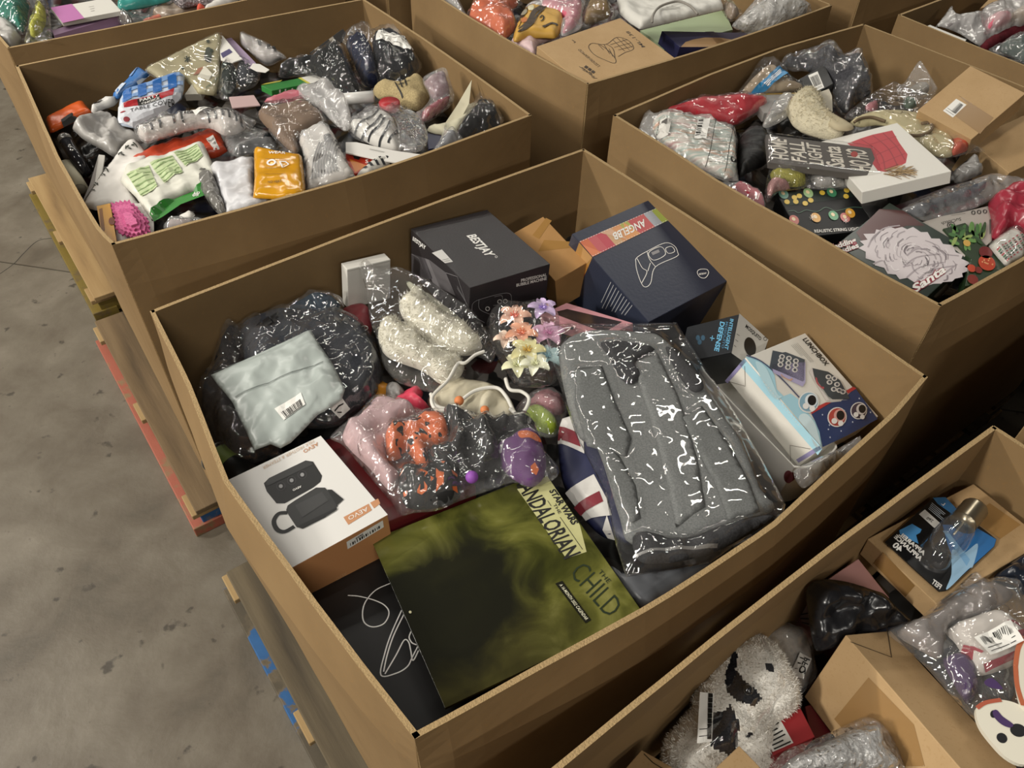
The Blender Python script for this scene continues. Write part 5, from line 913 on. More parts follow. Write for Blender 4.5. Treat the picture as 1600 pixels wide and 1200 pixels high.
t = BG('poly_mailer', 'frosted white pouch with smeared black stripes', 'package', ((*one(d4, 890, 290), -.03), (*one(d4, 1290, 480), -.03), (*one(d4, 960, 740), -.05)), d4((885, 292), (1000, 240), (1130, 178), (1200, 290), (1290, 480), (1362, 620), (1150, 695), (960, 745), (930, 450)), [('paper', d4((900, 300), (1120, 195), (1280, 480), (1345, 612), (1150, 680), (965, 730), (940, 450)), .016, mat('bdb8b2', .5), dict(amp=.002))], film(.2, 'ffffff', 12, .5, .15), .026, seed=15, round_=False, build=False); p = t.part('smeared_print', smooth=False)
for k in range(9): x = 1010+k*22; stroke(p, t.sf['paper'], d4((x+70, 380-k*6), (x+20, 520), (x+5+k*4, 690-k*9)), .0035, mat('4a4848', .6), 3)
poly(p, t.sf['paper'], d4((1110, 330), (1170, 320), (1190, 380), (1130, 380)), mat('3c3a3a', .6), 4, True); t.build()
t = S('foil_pouch', 'glossy yellow foil pouch with white lettering at the near rim', 'pouch', -.02, d4((515, 400), (560, 388), (640, 402), (780, 432), (915, 452), (930, 560), (945, 700), (945, 765), (880, 800), (780, 812), (640, 805), (508, 795), (520, 640)), .022, poly_bag('cf9420', .16, 8, .35, .7), False, seed=17, round_=False, amp=.002, freq=10, R=.03, res=.006); p = t.part('lettering', smooth=False)
txt(p, t.s, 'WEAR', one(d4, 645, 475), one(d4, 790, 485), one(d4, 648, 450), INKW, .02, 3); stroke(p, t.s, ell(one(d4, 672, 553), 6, 3.4), .005, INKW, 3, closed=True); stroke(p, t.s, d4((740, 545), (790, 545), (815, 565), (765, 595), (745, 550)), .004, INKW, 3, False); rows(p, t.s, d4((620, 490), (830, 500), (830, 700), (620, 690)), 3, .0016, mat('7d5510', .5), 3); txt(p, t.s, 'NO HEAT', one(d4, 645, 725), one(d4, 760, 725), one(d4, 645, 708), mat('6b4a12', .5), .02, 3); t.build()
S('white_pouch', 'crinkled white plastic pouch beside the yellow foil pouch', 'pouch', -.045, d4((150, 535), (330, 495), (525, 468), (515, 640), (540, 815), (700, 830), (560, 880), (400, 912), (290, 930), (220, 700)), .018, poly_bag('cfcfd2', .22, 12, .6), seed=18, round_=False, amp=.004)
S('foil_strip', 'crinkled grey plastic strip left of the white pouch', 'plastic', -.05, d4((28, 620), (90, 555), (200, 640), (300, 930), (240, 940), (150, 850)), .02, poly_bag('6e6c68', .18, 30, .8), seed=19, amp=.008)
t = BG('knit_bag', 'long striped black and white knit in a clear bag', 'bag', ((*one(d2, 330, 1050), -.05), (*one(d2, 1400, 900), -.045), (*one(d2, 800, 850), -.035)), d2((290, 960), (420, 900), (560, 870), (800, 830), (1000, 800), (1180, 800), (1340, 850), (1445, 900), (1335, 1010), (1160, 1045), (1050, 980), (900, 970), (560, 1065), (400, 1105)), [('striped_knit', d2((330, 990), (560, 910), (850, 860), (1150, 840), (1320, 880), (1330, 980), (1150, 1030), (1000, 960), (800, 980), (560, 1050), (400, 1080)), .035, mat('bdb7b2', .8), dict(amp=.006))], film(.08), .045, seed=16, build=False); p = t.part('stripe_print', smooth=False)
for x, y in ((480, 985), (560, 965), (690, 930), (770, 915), (1010, 900), (1080, 900), (1150, 895), (1210, 905), (1270, 915), (1310, 925)): stroke(p, t.sf['striped_knit'], d2((x-18, y-30), (x+5, y+10), (x+10, y+55)), .006, mat('2a2a2c', .8), 3)
sticker(t, t.sf['film'], d2((835, 862), (1195, 800), (1190, 842), (905, 935)), False, 3, 'paper_label', 4); t.build()
BG('clothing_bag', 'dark garment in hazy plastic under the long striped knit', 'bag', -.09, d4((270, 290), (480, 250), (640, 240), (700, 300), (720, 390), (520, 430), (340, 445)), [('garment', d4((350, 430), (520, 330), (680, 290), (700, 370), (520, 420)), .03, cloth('1e2124'))], FILM_HAZY, .045, seed=17)
PR('pink_card', 'pale pink card in the middle of the pile', 'card', -.05, d2((1185, 668), (1420, 650), (1480, 745), (1215, 770)), .004, mat('b59a98', .5))
S('rose_pouch', 'small rose pink pouch beside the green carton', 'pouch', -.05, d3((180, 735), (330, 700), (470, 660), (540, 690), (540, 725), (300, 745)), .02, poly_bag('b0636e', .35, 14, .5), seed=20)
S('frosted_bag', 'empty grey frosted bag below the white roll', 'bag', -.035, d3((465, 645), (600, 620), (720, 600), (880, 690), (955, 800), (960, 950), (905, 1000), (800, 920), (680, 800), (560, 720)), .03, film(.33, 'e6e4e2', 12, .6, .15), seed=21, amp=.012, freq=12)

# ------------------------------------------------------------------ goods in the right box
e4, e5, e6 = K(960, 60, .26667), K(1230, 0, .26667), K(1180, 240, .2625)
r3, r4, r5, r6 = K(990, 140, .15829), K(1150, 60, .15625), K(1400, 240, .18332), K(1180, 260, .18333)
BG('clothing_bag', 'bright red garment in shiny plastic at the back wall', 'bag', ((*one(r3, 300, 220), -.06), (*one(r3, 1320, 120), -.05), (*one(r3, 1000, 360), -.08)), r3((290, 225), (420, 150), (600, 105), (900, 82), (1180, 72), (1330, 100), (1310, 175), (1150, 290), (1000, 365), (880, 352), (700, 305), (500, 245)), [('red_garment', r3((310, 220), (440, 165), (620, 120), (900, 95), (1180, 85), (1310, 110), (1290, 165), (1120, 280), (980, 350), (700, 295), (500, 238)), .045, poly_bag('b02330', .4, 12, .4), dict(amp=.004))], FILM_SOFT, .052, seed=22)
t = BG('knit_bag', 'patterned knit socks in a milky bag with a barcode label', 'bag', ((*one(r3, 60, 390), -.03), (*one(r3, 1030, 500), -.06), (*one(r3, 1030, 900), -.06)), r3((45, 395), (125, 180), (190, 235), (300, 242), (600, 282), (780, 340), (950, 400), (1032, 490), (1015, 700), (1038, 905), (900, 905), (700, 835), (450, 690), (220, 525)), [('knit', r3((220, 280), (600, 310), (950, 430), (1000, 520), (990, 860), (720, 800), (450, 650), (230, 480)), .03, ramp_mat('fair_isle_knit', [(.3, 'a56b6a'), (.45, 'd9d2c8'), (.55, '9db3ab'), (.7, 'cf9a78')], 9, 2, .9, (1, 5, 1), .2), dict(amp=.003))], FILM_MILK, .038, seed=23, round_=False, build=False); s = t.sf['film']
sticker(t, s, r3((600, 400), (718, 398), (682, 588), (565, 580)), False, 3, 'barcode_label', 3); p = t.part('barcode', smooth=False)
for k in range(8): y = 415+k*19; stroke(p, s, r3((604-k*4, y), (650-k*4, y)), .003 if k % 3 else .006, INK, 6, False)
poly(p, s, r3((240, 385), (345, 390), (320, 520), (215, 515)), PAPER, 3); poly(p, s, r3((252, 400), (298, 402), (294, 445), (246, 442)), mat('55524e', .6), 5)
p = t.part('lettering', smooth=False); txt(p, s, 'Better You', one(r3, 215, 590), one(r3, 265, 230), one(r3, 190, 580), INK, -.01, 3); rows(p, s, r3((800, 400), (940, 420), (905, 640), (745, 620)), 6, .0015, mat('4a4745', .6), 3, 4)
stroke(p, s, r3((785, 345), (735, 630), (700, 790)), .0018, INK, 3, False); stroke(p, s, r3((960, 410), (910, 645), (880, 870)), .0018, INK, 3, False); stroke(p, s, r3((740, 625), (915, 648)), .0018, INK, 3, False); stroke(p, s, r3((770, 375), (955, 410)), .0018, INK, 3, False); rows(p, s, r3((745, 650), (890, 665), (860, 830), (720, 800)), 4, .0015, mat('4a4745', .6), 3, 6)
stroke(p, s, ell(one(r3, 995, 560), 3.6, 4.4), .003, INK, 3, closed=True); stroke(p, s, ell(one(r3, 952, 790), 4.4), .005, INK, 3, closed=True); t.build()
BG('clothing_bag', 'red garment in plastic at the near left rim', 'bag', -.07, r3((850, 920), (1000, 930), (1150, 960), (1270, 1060), (1310, 1180), (1230, 1190), (1000, 1040)), [('red_garment', r3((960, 975), (1100, 970), (1240, 1060), (1290, 1170), (1150, 1100)), .035, cloth('98303e'))], FILM_HAZY, .045, seed=24)
S('black_fur_hat', 'sleek black faux fur in the middle of the pile', 'fur', -.08, r3((1040, 490), (1150, 430), (1300, 420), (1330, 600), (1310, 730), (1150, 810), (1040, 860), (1020, 650)), .05, ramp_mat('black_faux_fur', [(.3, '0d0d0d'), (.6, '2a2a2a'), (.8, '55534f')], 8, 6, .5, (1, 8, 1), .5), seed=25, amp=.005)
BG('bead_bag', 'yellow and pink beads in clear plastic above the string lights box', 'bag', -.055, r6((85, 180), (110, 60), (140, -10), (300, -20), (420, 30), (440, 170), (300, 205), (190, 225), (110, 310), (80, 270)), [('yellow_beads', r6((140, 40), (300, 10), (410, 60), (420, 160), (260, 170), (150, 130)), .035, mat('96903a', .5, .5, 160, .3, 60)), ('pink_beads', r6((110, 150), (200, 140), (300, 190), (180, 210), (110, 280)), .02, mat('a57a78', .5, .5, 160, .2, 60))], FILM, .045, seed=26)
BG('bubble_bag', 'clear bubble plastic bag above the string lights box', 'bag', -.055, r6((410, 60), (460, 10), (560, -10), (740, 60), (830, 165), (700, 200), (500, 195), (430, 170)), [('white_core', r6((470, 60), (600, 30), (760, 110), (740, 170), (520, 170)), .025, mat('8f8c88', .5, .4, 90))], FILM_BUBBLE, .045, seed=27)
b = Box({'001': one(r6, 180, 225), '101': one(r6, 400, 625), '111': one(r6, 1030, 520), '011': one(r6, 812, 190)}, -.07, .05, .08); DEV.append(('lights', b)); t = box_thing('string_light_carton', 'black carton picturing coloured bulbs lettered REALISTIC STRING LIGHTS', 'box', b, mat('101113', .5)); top = b.face('+z'); p = t.part('printed_bulbs', smooth=False)
poly(p, top, r6((200, 225), (800, 195), (840, 260), (260, 340)), mat('18241f', .5), 1)
for x, y in ((270, 305), (333, 268), (375, 255), (345, 303), (425, 318), (472, 292), (570, 228), (778, 208), (773, 258)): poly(p, top, ell(one(r6, x, y), 4.4, 3.6, 20), mat('c9aa3c', .3), 3)
for x, y, c in ((330, 460, 'b5574a'), (515, 440, 'c9943a'), (665, 422, '3f8a5c'), (765, 440, 'b8605c'), (808, 402, 'c9922f'), (650, 225, '3c7a58'), (450, 230, '8fae7a'), (240, 240, '6f9a8a')): poly(p, top, ell(one(r6, x, y), 8.5, 6.5, 40), mat(c, .3), 4); poly(p, top, ell(one(r6, x-5, y-6), 3.4, 2.4, 40), mat('e0c9a0', .3), 5)
for x, y in ((485, 440), (770, 465)):
    for a in (0, .8, 1.57, 2.4): stroke(p, top, r6((x-26*math.cos(a), y-26*math.sin(a)), (x+26*math.cos(a), y+26*math.sin(a))), .001, INKW, 6, False)
stroke(p, top, r6((280, 385), (330, 380), (370, 400), (430, 375), (490, 385), (540, 385), (600, 352), (680, 380), (740, 372), (820, 352), (910, 355)), .0018, mat('4c6b58', .4), 3); p = t.part('lettering', smooth=False); txt(p, top, 'REALISTIC STRING LIGHTS', one(r6, 508, 568), one(r6, 905, 545), one(r6, 500, 543), INKW, .02, 3); t.build()
# holiday carton: plain white swirls stand in for its printed figure
b = Box({'001': one(e6, 475, 560), '101': one(e6, 1010, 858), '111': one(e6, 1306, 605), '011': one(e6, 805, 275)}, -.05, .10, .12); DEV.append(('santa', b)); t = box_thing('holiday_carton', 'dark green carton with white furry swirls and red lettering in the near corner', 'box', b, mat('233028', .3, spec=.55)); top = b.face('+z'); p = t.part('printed_swirls', smooth=False)
poly(p, top, e6((600, 470), (740, 330), (880, 340), (1010, 430), (900, 430), (640, 530)), mat('4a1c1c', .3), 1); FW, FG = mat('cfc6c8', .35), mat('a79da1', .35)

R_ = random.Random(11); ang = lambda k: k*2*math.pi/44
poly(p, top, e6(*[(945+(290 if k % 2 else 262)*math.cos(ang(k))*(1.05+.1*math.cos(2*ang(k)))+R_.uniform(-8, 8), 610+(165 if k % 2 else 146)*math.sin(ang(k))+70*math.cos(ang(k))*.9+R_.uniform(-8, 8)) for k in range(44)]), FW, 2)
for k in range(90):
    a_ = R_.uniform(0, 6.28); r_ = R_.uniform(.15, .85); x0, y0 = 945+290*r_*math.cos(a_), 610+150*r_*math.sin(a_)+60*r_*math.cos(a_); b_ = a_+R_.uniform(.9, 1.5); l_ = R_.uniform(30, 70)
    stroke(p, top, e6((x0, y0), (x0+l_*.5*math.cos(b_), y0+l_*.5*math.sin(b_)+5), (x0+l_*math.cos(b_+.5), y0+l_*math.sin(b_+.5))), R_.choice((.0015, .0025, .004)), R_.choice((FG, mat('8d8388', .35), mat('e0d9da', .35))), 3)
for pts in (((900, 610), (960, 570), (1040, 575)), ((880, 680), (960, 620), (1100, 600)), ((900, 740), (980, 680), (1120, 650)), ((960, 760), (1040, 700), (1180, 670)), ((690, 520), (760, 450), (860, 430)), ((700, 660), (760, 640), (790, 700)), ((1000, 800), (1090, 740), (1200, 660)), ((930, 650), (940, 690), (970, 720)), ((1080, 560), (1130, 600), (1210, 610)), ((670, 560), (700, 500), (740, 470)), ((1010, 520), (1060, 540), (1090, 590))): stroke(p, top, e6(*pts), .004, FG, 3)
p = t.part('lettering', smooth=False)
for off, m, bo, ly in ((0, mat('8d1f33', .4), .09, 4), (0, INKW, .035, 5)): txt(p, top, 'Santa', one(e6, 945, 835), one(e6, 1135, 705), one(e6, 928, 790), m, bo, ly); txt(p, top, 'Wedding', one(e6, 415, 590), one(e6, 602, 530), one(e6, 405, 562), m, bo, ly); txt(p, top, 'Melodies', one(e6, 430, 628), one(e6, 617, 560), one(e6, 420, 600), m, bo, ly)
p = t.part('side_print', smooth=False); f_ = b.face('+x'); poly(p, f_, e6((1060, 850), (1140, 770), (1150, 800), (1090, 870)), mat('6d675c', .5)); t.build()
t = PR('plant_photo_carton', 'carton with a photo of green leaves and red fruit behind the holiday carton', 'box', -.05, r5((400, 640), (590, 588), (935, 965), (690, 1115), (590, 1130), (640, 900)), .06, mat('24361f', .3), False); p = t.part('printed_photo', smooth=False); R_ = random.Random(7)
for k in range(26): x, y = R_.uniform(480, 760), R_.uniform(620, 800); a = R_.uniform(0, 180); poly(p, t.pl, ell(one(r5, x, y), 9, 3, a, 10), mat(R_.choice(['3f6b34', '5f8a45', '2c4a26', '8fa35a']), .3), 1+k % 4)
for x, y, r, c in ((770, 940, 14, 'b8432a'), (650, 1080, 9, '7d2a20'), (640, 985, 7, 'b8432a'), (760, 850, 11, '6b2222'), (600, 770, 6, 'c9a050'), (700, 1000, 6, '7a2a22')): poly(p, t.pl, ell(one(r5, x, y), r, r*.8, 30), mat(c, .25), 6)
for k in range(8): poly(p, t.pl, ell(one(r5, R_.uniform(730, 820), R_.uniform(900, 980)), 1.4, n=8), mat('d99a6a', .3), 8)
t.build()
t = S('straw_pack', 'clear pack of red green and white checked ribbon', 'packet', -.045, r5((790, 790), (880, 700), (990, 632), (1100, 720), (1100, 880), (935, 965), (860, 880)), .014, mat('d0cec6', .3), False, round_=False, seed=28, amp=.002); p = t.part('check_print', smooth=False)
for i in range(7):
    for j in range(8):
        Qk = r5((835, 845), (1080, 690), (1150, 790), (930, 955)); poly(p, t.s, [lerpq(Qk, (j+.1)/8, (i+.15)/7), lerpq(Qk, (j+.62)/8, (i+.15)/7), lerpq(Qk, (j+.62)/8, (i+.7)/7), lerpq(Qk, (j+.1)/8, (i+.7)/7)], mat(('a8444a', '3f6b4c', '2c3a30')[i % 3], .4), 3, res=.05)
p = t.part('clear_wrap'); Soft(t.s.pl, r5((790, 790), (880, 700), (990, 632), (1110, 720), (1110, 890), (935, 970), (860, 880)), .022, seed=4, amp=.003).mesh(p, FILM_SOFT); t.build()
b = Box({'001': one(r5, 250, 590), '101': one(r5, 640, 1000), '111': one(r5, 815, 745), '011': one(r5, 805, 440)}, -.07, .04, .1, dims=(.18, .25, .04)); b2 = PR('grey_carton', 'flat pale grey carton lettered upside down behind the holiday carton', 'box', -.055, r5((200, 590), (400, 530), (560, 500), (805, 440), (818, 745), (782, 775), (640, 900), (420, 760)), .05, mat('aaa39b', .45), False); p = b2.part('lettering', smooth=False)
txt(p, b2.pl, 'SuClutch', one(r5, 552, 545), one(r5, 385, 585), one(r5, 556, 572), INK, .0); stroke(p, b2.pl, ell(one(r5, 468, 612), 5.6, 4.6), .002, INK, closed=True); stroke(p, b2.pl, ell(one(r5, 468, 612), 2.6, 2.2), .002, INK, closed=True)
for x, y in ((658, 505), (707, 500), (757, 495)): stroke(p, b2.pl, ell(one(r5, x, y), 2.6, 2.8), .0024, INK, closed=True)
stroke(p, b2.pl, r5((470, 528), (590, 510)), .0014, mat('6d675f', .5), 1, False); poly(p, b2.pl, r5((793, 565), (806, 560), (808, 680), (797, 690)), mat('55504a', .6)); b2.build()
S('red_garment_bag', 'crimson plastic wrapped garment at the right edge', 'bag', -.05, r5((785, 425), (850, 365), (1000, 320), (1160, 290), (1180, 720), (1060, 700), (990, 645), (830, 745), (810, 560)), .05, poly_bag('98303f', .25, 9, .5), seed=29, amp=.01)
t = BG('brush_bag', 'blue grey bristles in a long clear bag beside the white picture box', 'bag', ((*one(r5, 60, 460), -.05), (*one(r5, 1091, 260), -.04), (*one(r5, 400, 540), -.06)), r5((50, 470), (400, 300), (620, 235), (820, 168), (960, 195), (1110, 240), (1110, 330), (860, 375), (700, 455), (430, 545), (240, 575), (120, 520)), [('bristle_core', r5((100, 480), (400, 370), (700, 270), (760, 290), (650, 380), (400, 460), (220, 540)), .02, ramp_mat('bristles', [(.35, '2c3038'), (.6, '4a4e58'), (.8, '6b6d73')], 10, 6, .7, (2, 14, 2), .5, rot=.5), dict(amp=.004)), ('red_lining', r5((820, 400), (900, 330), (1090, 290), (1090, 330), (900, 370)), .02, cloth('8d3a48'))], FILM_HAZY, .04, seed=30)
b = Box({'101': one(e6, 600, 222), '111': one(e6, 1181, 110), '011': one(e5, 605, 703), '001': one(e5, 225, 850), '110': one(e6, 1180, 178)}, -.05, .05, .05, dims=(.2, .26, .05)); DEV.append(('picbox', b)); t = box_thing('picture_carton', 'white flat carton picturing a red pleated fabric shape with a fur tail', 'box', b, mat('d8d5cd', .45)); top = b.face('+z'); p = t.part('printed_picture', smooth=False); RP, RP2 = mat('b03a42', .45), mat('8f2c36', .45)
poly(p, top, e5((352, 842), (430, 812), (500, 790), (615, 765), (655, 835), (705, 905), (695, 955), (640, 985), (575, 1008), (530, 1000), (470, 920)), RP, 1)
for pts in (((430, 815), (545, 900), (575, 1000)), ((500, 795), (590, 870), (650, 980)), ((560, 780), (640, 860), (690, 940)), ((480, 850), (640, 800)), ((520, 910), (660, 850)), ((550, 960), (690, 900))): stroke(p, top, e5(*pts), .003, RP2, 2)
R_ = random.Random(3)
for k in range(60): a = R_.uniform(-.5, .6); x0, y0 = 560+R_.uniform(0, 120), 1025-R_.uniform(0, 30); stroke(p, top, e5((x0, y0), (x0+90*math.cos(a), y0+70*math.sin(a)-10)), .0022, mat(R_.choice(['8a6f4c', 'a88a60', '5d4830', 'bfa57a']), .6), 2+k % 3, False)
t.build()
t = PR('wooden_sign', 'dark wooden sign with pale lettering in clear plastic', 'sign', ((*one(e4, 890, 565), -.01), (*one(e5, 495, 870), .0), (*one(e5, 545, 1040), -.005)), [one(e4, 888, 562), one(e5, 490, 868), one(e5, 560, 1040), one(e4, 905, 725)], .02, mat('57524e', .6), False, body='board'); p = t.part('lettering', smooth=False); LT = mat('ded7ca', .6); Qs = [one(e4, 905, 575), one(e5, 480, 880), one(e5, 525, 1015), one(e4, 915, 705)]
for i, (wd, a, b_) in enumerate((('HOME', .02, .17), ('FALL', .20, .34), ('LIGHT', .37, .50), ('Santa', .53, .70), ('HO HO', .76, .96))):
    txt(p, t.pl, wd, lerpq(Qs, b_, .96), lerpq(Qs, b_, .05), lerpq(Qs, a, .96), LT, .02, 2)
poly(p, t.pl, ell(lerpq(Qs, .83, .3), 5.5, 4.5), mat('a8453f', .6), 4); p = t.part('clear_wrap'); Soft(Plane.raw(t.pl.o+t.pl.n*.002, t.pl.x, t.pl.y, t.pl.n), [one(e4, 880, 555), one(e5, 500, 855), one(e5, 580, 1042), one(e4, 900, 732)], .006, seed=5, amp=.001, round_=False, bottom=None).mesh(p, film(.01, 'ffffff', 7, .18, .05)); t.build()
FLC = mat('cbc2a8', .9, .3, 200, .12, 60); OLh = r4((505, 705), (590, 600), (720, 578), (830, 650), (900, 780), (1000, 880), (1070, 1000), (950, 1010), (700, 945), (560, 855))
t = Thing('knit_hat', 'cream fluffy knitted hat with an ear flap', 'hat'); p = t.part('hat'); s = Soft(Plane(-.05), OLh, .05, amp=.004, freq=30, seed=6).mesh(p, FLC); q_ = t.part('fleece', smooth=False, parent=p, kind='stuff'); fur(q_, s, OLh, 1300, .012, FLC, 4); p = t.part('ear_flap'); Soft(Plane(-.015), r4((825, 745), (900, 720), (1000, 790), (1175, 885), (1120, 925), (980, 910), (880, 820)), .012, amp=.002, seed=7).mesh(p, mat('b5a98c', .8)); t.build()
PR('cream_card', 'blank cream card standing beside the black carton', 'card', ((*one(r4, 770, 560), -.03), (*one(r4, 930, 505), -.02), (*one(r4, 960, 720), -.06)), r4((768, 560), (930, 503), (962, 575), (968, 730), (800, 650)), .004, mat('c6bfae', .6))
t = PR('black_carton', 'small black carton with a white barcode label', 'box', ((*one(r4, 600, 425), -.04), (*one(r4, 885, 265), -.01), (*one(r4, 970, 450), -.03)), r4((600, 425), (885, 263), (972, 452), (770, 565), (700, 500)), .04, mat('171716', .4), False); sticker(t, t.pl, r4((720, 372), (815, 330), (882, 492), (797, 530)), True, 6, top=.15, bot=.75); t.build()
BG('clothing_bag', 'dark grey coat in a big shiny plastic bag at the back corner', 'bag', ((*one(r4, 440, 260), -.04), (*one(r4, 1350, 560), -.06), (*one(r4, 950, 70), .0)), r4((435, 250), (560, 185), (780, 135), (890, 65), (1020, 75), (1105, 190), (1230, 265), (1340, 400), (1368, 560), (1290, 610), (1200, 645), (1110, 775), (1000, 710), (950, 570), (880, 420), (700, 330), (560, 330)), [('coat', r4((470, 260), (600, 210), (800, 180), (950, 130), (1080, 220), (1220, 300), (1320, 420), (1340, 560), (1200, 620), (1110, 740), (1020, 680), (960, 520), (850, 380), (700, 310)), .06, cloth('3f3f43', 150, .25), dict(amp=.014, freq=9))], FILM_BUBBLE, .075, seed=31, amp=.012, freq=10)
t = BG('zip_bag', 'clear zip bag with tan goods and a blue label', 'bag', ((*one(r4, 0, 585), -.06), (*one(r4, 660, 500), -.05), (*one(r4, 280, 190), .0)), r4((-10, 590), (130, 390), (280, 185), (480, 258), (545, 380), (690, 485), (640, 545), (400, 560), (150, 600)), [('tan_goods', r4((60, 540), (280, 300), (400, 310), (500, 420), (660, 490), (600, 530), (300, 550)), .025, mat('a08f78', .6))], FILM, .04, seed=32, build=False); p = t.part('blue_label', smooth=False); poly(p, t.sf['film'], r4((120, 585), (420, 325), (540, 372), (475, 440), (280, 560)), mat('2a78a8', .35), 3); rows(p, t.sf['film'], r4((240, 520), (400, 380), (440, 400), (290, 540)), 3, .0025, INKW, 5, 3); stroke(p, t.sf['film'], r4((230, 540), (480, 265)), .004, FILM_MILK, 6, False); t.build()
t = PR('framed_tin', 'flat tin with a yellow rim behind the red garment', 'tin', -.05, r4((155, 590), (200, 562), (740, 545), (765, 570), (640, 640), (430, 745), (280, 745)), .03, mat('8d8a86', .4), False); p = t.part('yellow_rim', smooth=False); stroke(p, t.pl, r4((158, 588), (200, 563), (742, 547), (762, 570)), .008, mat('8f7430', .4), 2, False); poly(p, t.pl, ell(one(r4, 560, 600), 3.4, 2.4), mat('7a2f2c', .5), 2); t.build()
S('frosted_bag', 'frosted clear bag between red garment and cream hat', 'bag', -.05, r4((265, 865), (330, 710), (420, 600), (600, 600), (530, 720), (500, 800), (330, 885)), .03, film(.3, 'dedcd8', 12, .6, .15), seed=33, amp=.008)
t = BG('craft_bag', 'cream felt round with a brown cord in a clear bag', 'bag', -.045, e5((340, 700), (400, 620), (580, 498), (690, 520), (850, 560), (900, 690), (980, 800), (1160, 880), (1060, 900), (900, 925), (700, 830), (560, 700)), [('felt', e5((370, 715), (480, 665), (600, 660), (700, 665), (870, 720), (970, 830), (965, 915), (860, 910), (700, 800), (560, 735), (430, 745)), .012, mat('bfb48e', .8, .1, 60), dict(amp=.002)), ('orange_felt', e5((885, 925), (960, 915), (1060, 875), (1010, 800), (930, 750), (965, 830), (950, 900)), .02, mat('b8523c', .6), dict(amp=.005)), ('pink_part', e5((460, 620), (520, 600), (530, 640), (470, 650)), .01, mat('a86a70', .5)), ('green_part', e5((680, 590), (720, 580), (760, 620), (700, 640)), .01, mat('4a5a48', .5))], FILM, .03, seed=34, build=False); p = t.part('brown_cord')
for pts in (((395, 715), (430, 695), (500, 688), (575, 712)), ((700, 790), (760, 795), (820, 780), (850, 750), (840, 720), (790, 722))): p.mb.tube(catmull([U(*one(e5, *a), -.026) for a in pts]), .005, mat('6b5a44', .8), 6)
t.build()
BG('zip_bag', 'empty clear zip bag standing against the right back wall', 'bag', ((*one(e5, 620, 540), -.06), (*one(e5, 880, 530), -.06), (*one(e5, 775, 362), -.0)), e5((640, 520), (690, 480), (770, 360), (800, 380), (840, 445), (882, 530), (820, 575), (700, 590)), [('grey_part', e5((720, 520), (790, 480), (830, 530), (780, 560)), .012, mat('8a8378', .5))], FILM_HAZY, .03, seed=35)
b = Box({'001': one(e5, 765, 655), '101': one(e5, 1080, 810), '111': one(e5, 1390, 555), '011': one(e5, 1075, 373), '110': one(e5, 1362, 650)}, .0, .1, .15); DEV.append(('tiltcarton', b)); t = box_thing('shipping_carton', 'brown carton with a label and tape leaning at the back right wall', 'box', b, CARTON); top = b.face('+z'); p = t.part('packing_tape', smooth=False); poly(p, top, e5((1000, 555), (1210, 690), (1130, 785), (985, 680), (1060, 610)), mat('8d6d42', .3), 1); sticker(t, top, e5((990, 580), (1050, 615), (970, 690), (912, 650)), False, 4, 'shipping_label', 2); barcode(p, top, e5((1010, 605), (1030, 618), (985, 670), (960, 655)), INK, 5, 8); t.build()
b = Box({'001': one(e5, 1080, 830), '101': one(e5, 1290, 1010), '111': one(e5, 1640, 860), '011': one(e5, 1390, 660)}, -.06, .12, .1, dims=(.2, .25, .12)); DEV.append(('cartonR', b)); box_thing('shipping_carton', 'plain brown carton at the right edge below the taped carton', 'box', b, CARTON).build()
S('foil_packet', 'crinkled silver and black packet behind the white picture box', 'packet', -.07, r5((490, 200), (500, 140), (640, 50), (740, 155), (650, 210), (520, 260)), .02, poly_bag('8f8d8a', .2, 26, .8), seed=36, amp=.008)
PR('maroon_carton', 'dark maroon carton edge beside the white picture box', 'box', -.09, r5((0, 440), (280, 340), (480, 260), (640, 210), (680, 250), (300, 400), (40, 470)), .04, mat('3a1a22', .4))

# ------------------------------------------------------------------ goods in the nearest box, lower right
f4, f5, f6, g7, g8 = K(980, 860, .28333), K(1230, 860, .28331), K(1240, 700, .25), K(980, 1060, .2), K(1380, 880, .26667)
# panda toy: one continuous plush body
def blobmesh(part, balls, m, res=.010, seed=1, rough=.003):
    """smooth union of soft balls meshed as radial shells around their spine, joined by a voxel remesh"""
    bm_o = MB()
    for c, r in balls: 
        pr = Part('x'); ball(pr, np.array(c), r, m, 12); bm_o.add(pr.mb.v, pr.mb.f, m)
    o = make_obj('tmp', bm_o, np.zeros(3)); md = o.modifiers.new('r', 'REMESH'); md.mode = 'VOXEL'; md.voxel_size = res; md2 = o.modifiers.new('s', 'SMOOTH'); md2.iterations = 8
    me = bpy.data.meshes.new_from_object(o.evaluated_get(bpy.context.evaluated_depsgraph_get())); V = np.array([v.co[:] for v in me.vertices]); F = [tuple(p.vertices) for p in me.polygons]; Nn = np.array([v.normal[:] for v in me.vertices])
    V = V+Nn*np.array([[rough*noise.noise(tuple(x*40))] for x in V]); old = o.data; bpy.data.objects.remove(o); bpy.data.meshes.remove(old); bpy.data.meshes.remove(me)
    part.mb.add(V, F, m); return V, Nn, F
PZ = -.26; fp = lambda x, y, dz=0: U(*one(f4, x, y), PZ+dz)
t = Thing('panda_toy', 'black and white plush panda in a clear bag beside the wall', 'plush toy'); p = t.part('plush_body'); FUR = mat('e6e2da', .95, .4, 250, .08, 40, spec=.1); FURB = mat('26262a', .95, .4, 250, .1, 40, spec=.1)
PV, PN, PF = blobmesh(p, [(fp(700, 680, .03), .062), (fp(660, 620, .02), .055), (fp(760, 780, .02), .058), (fp(620, 780, .02), .062), (fp(700, 900, .0), .055), (fp(560, 980, .0), .065), (fp(480, 1080, -.01), .066), (fp(640, 1040, .0), .055), (fp(420, 1180, -.02), .07), (fp(520, 860, .02), .05)], FUR, .0045)
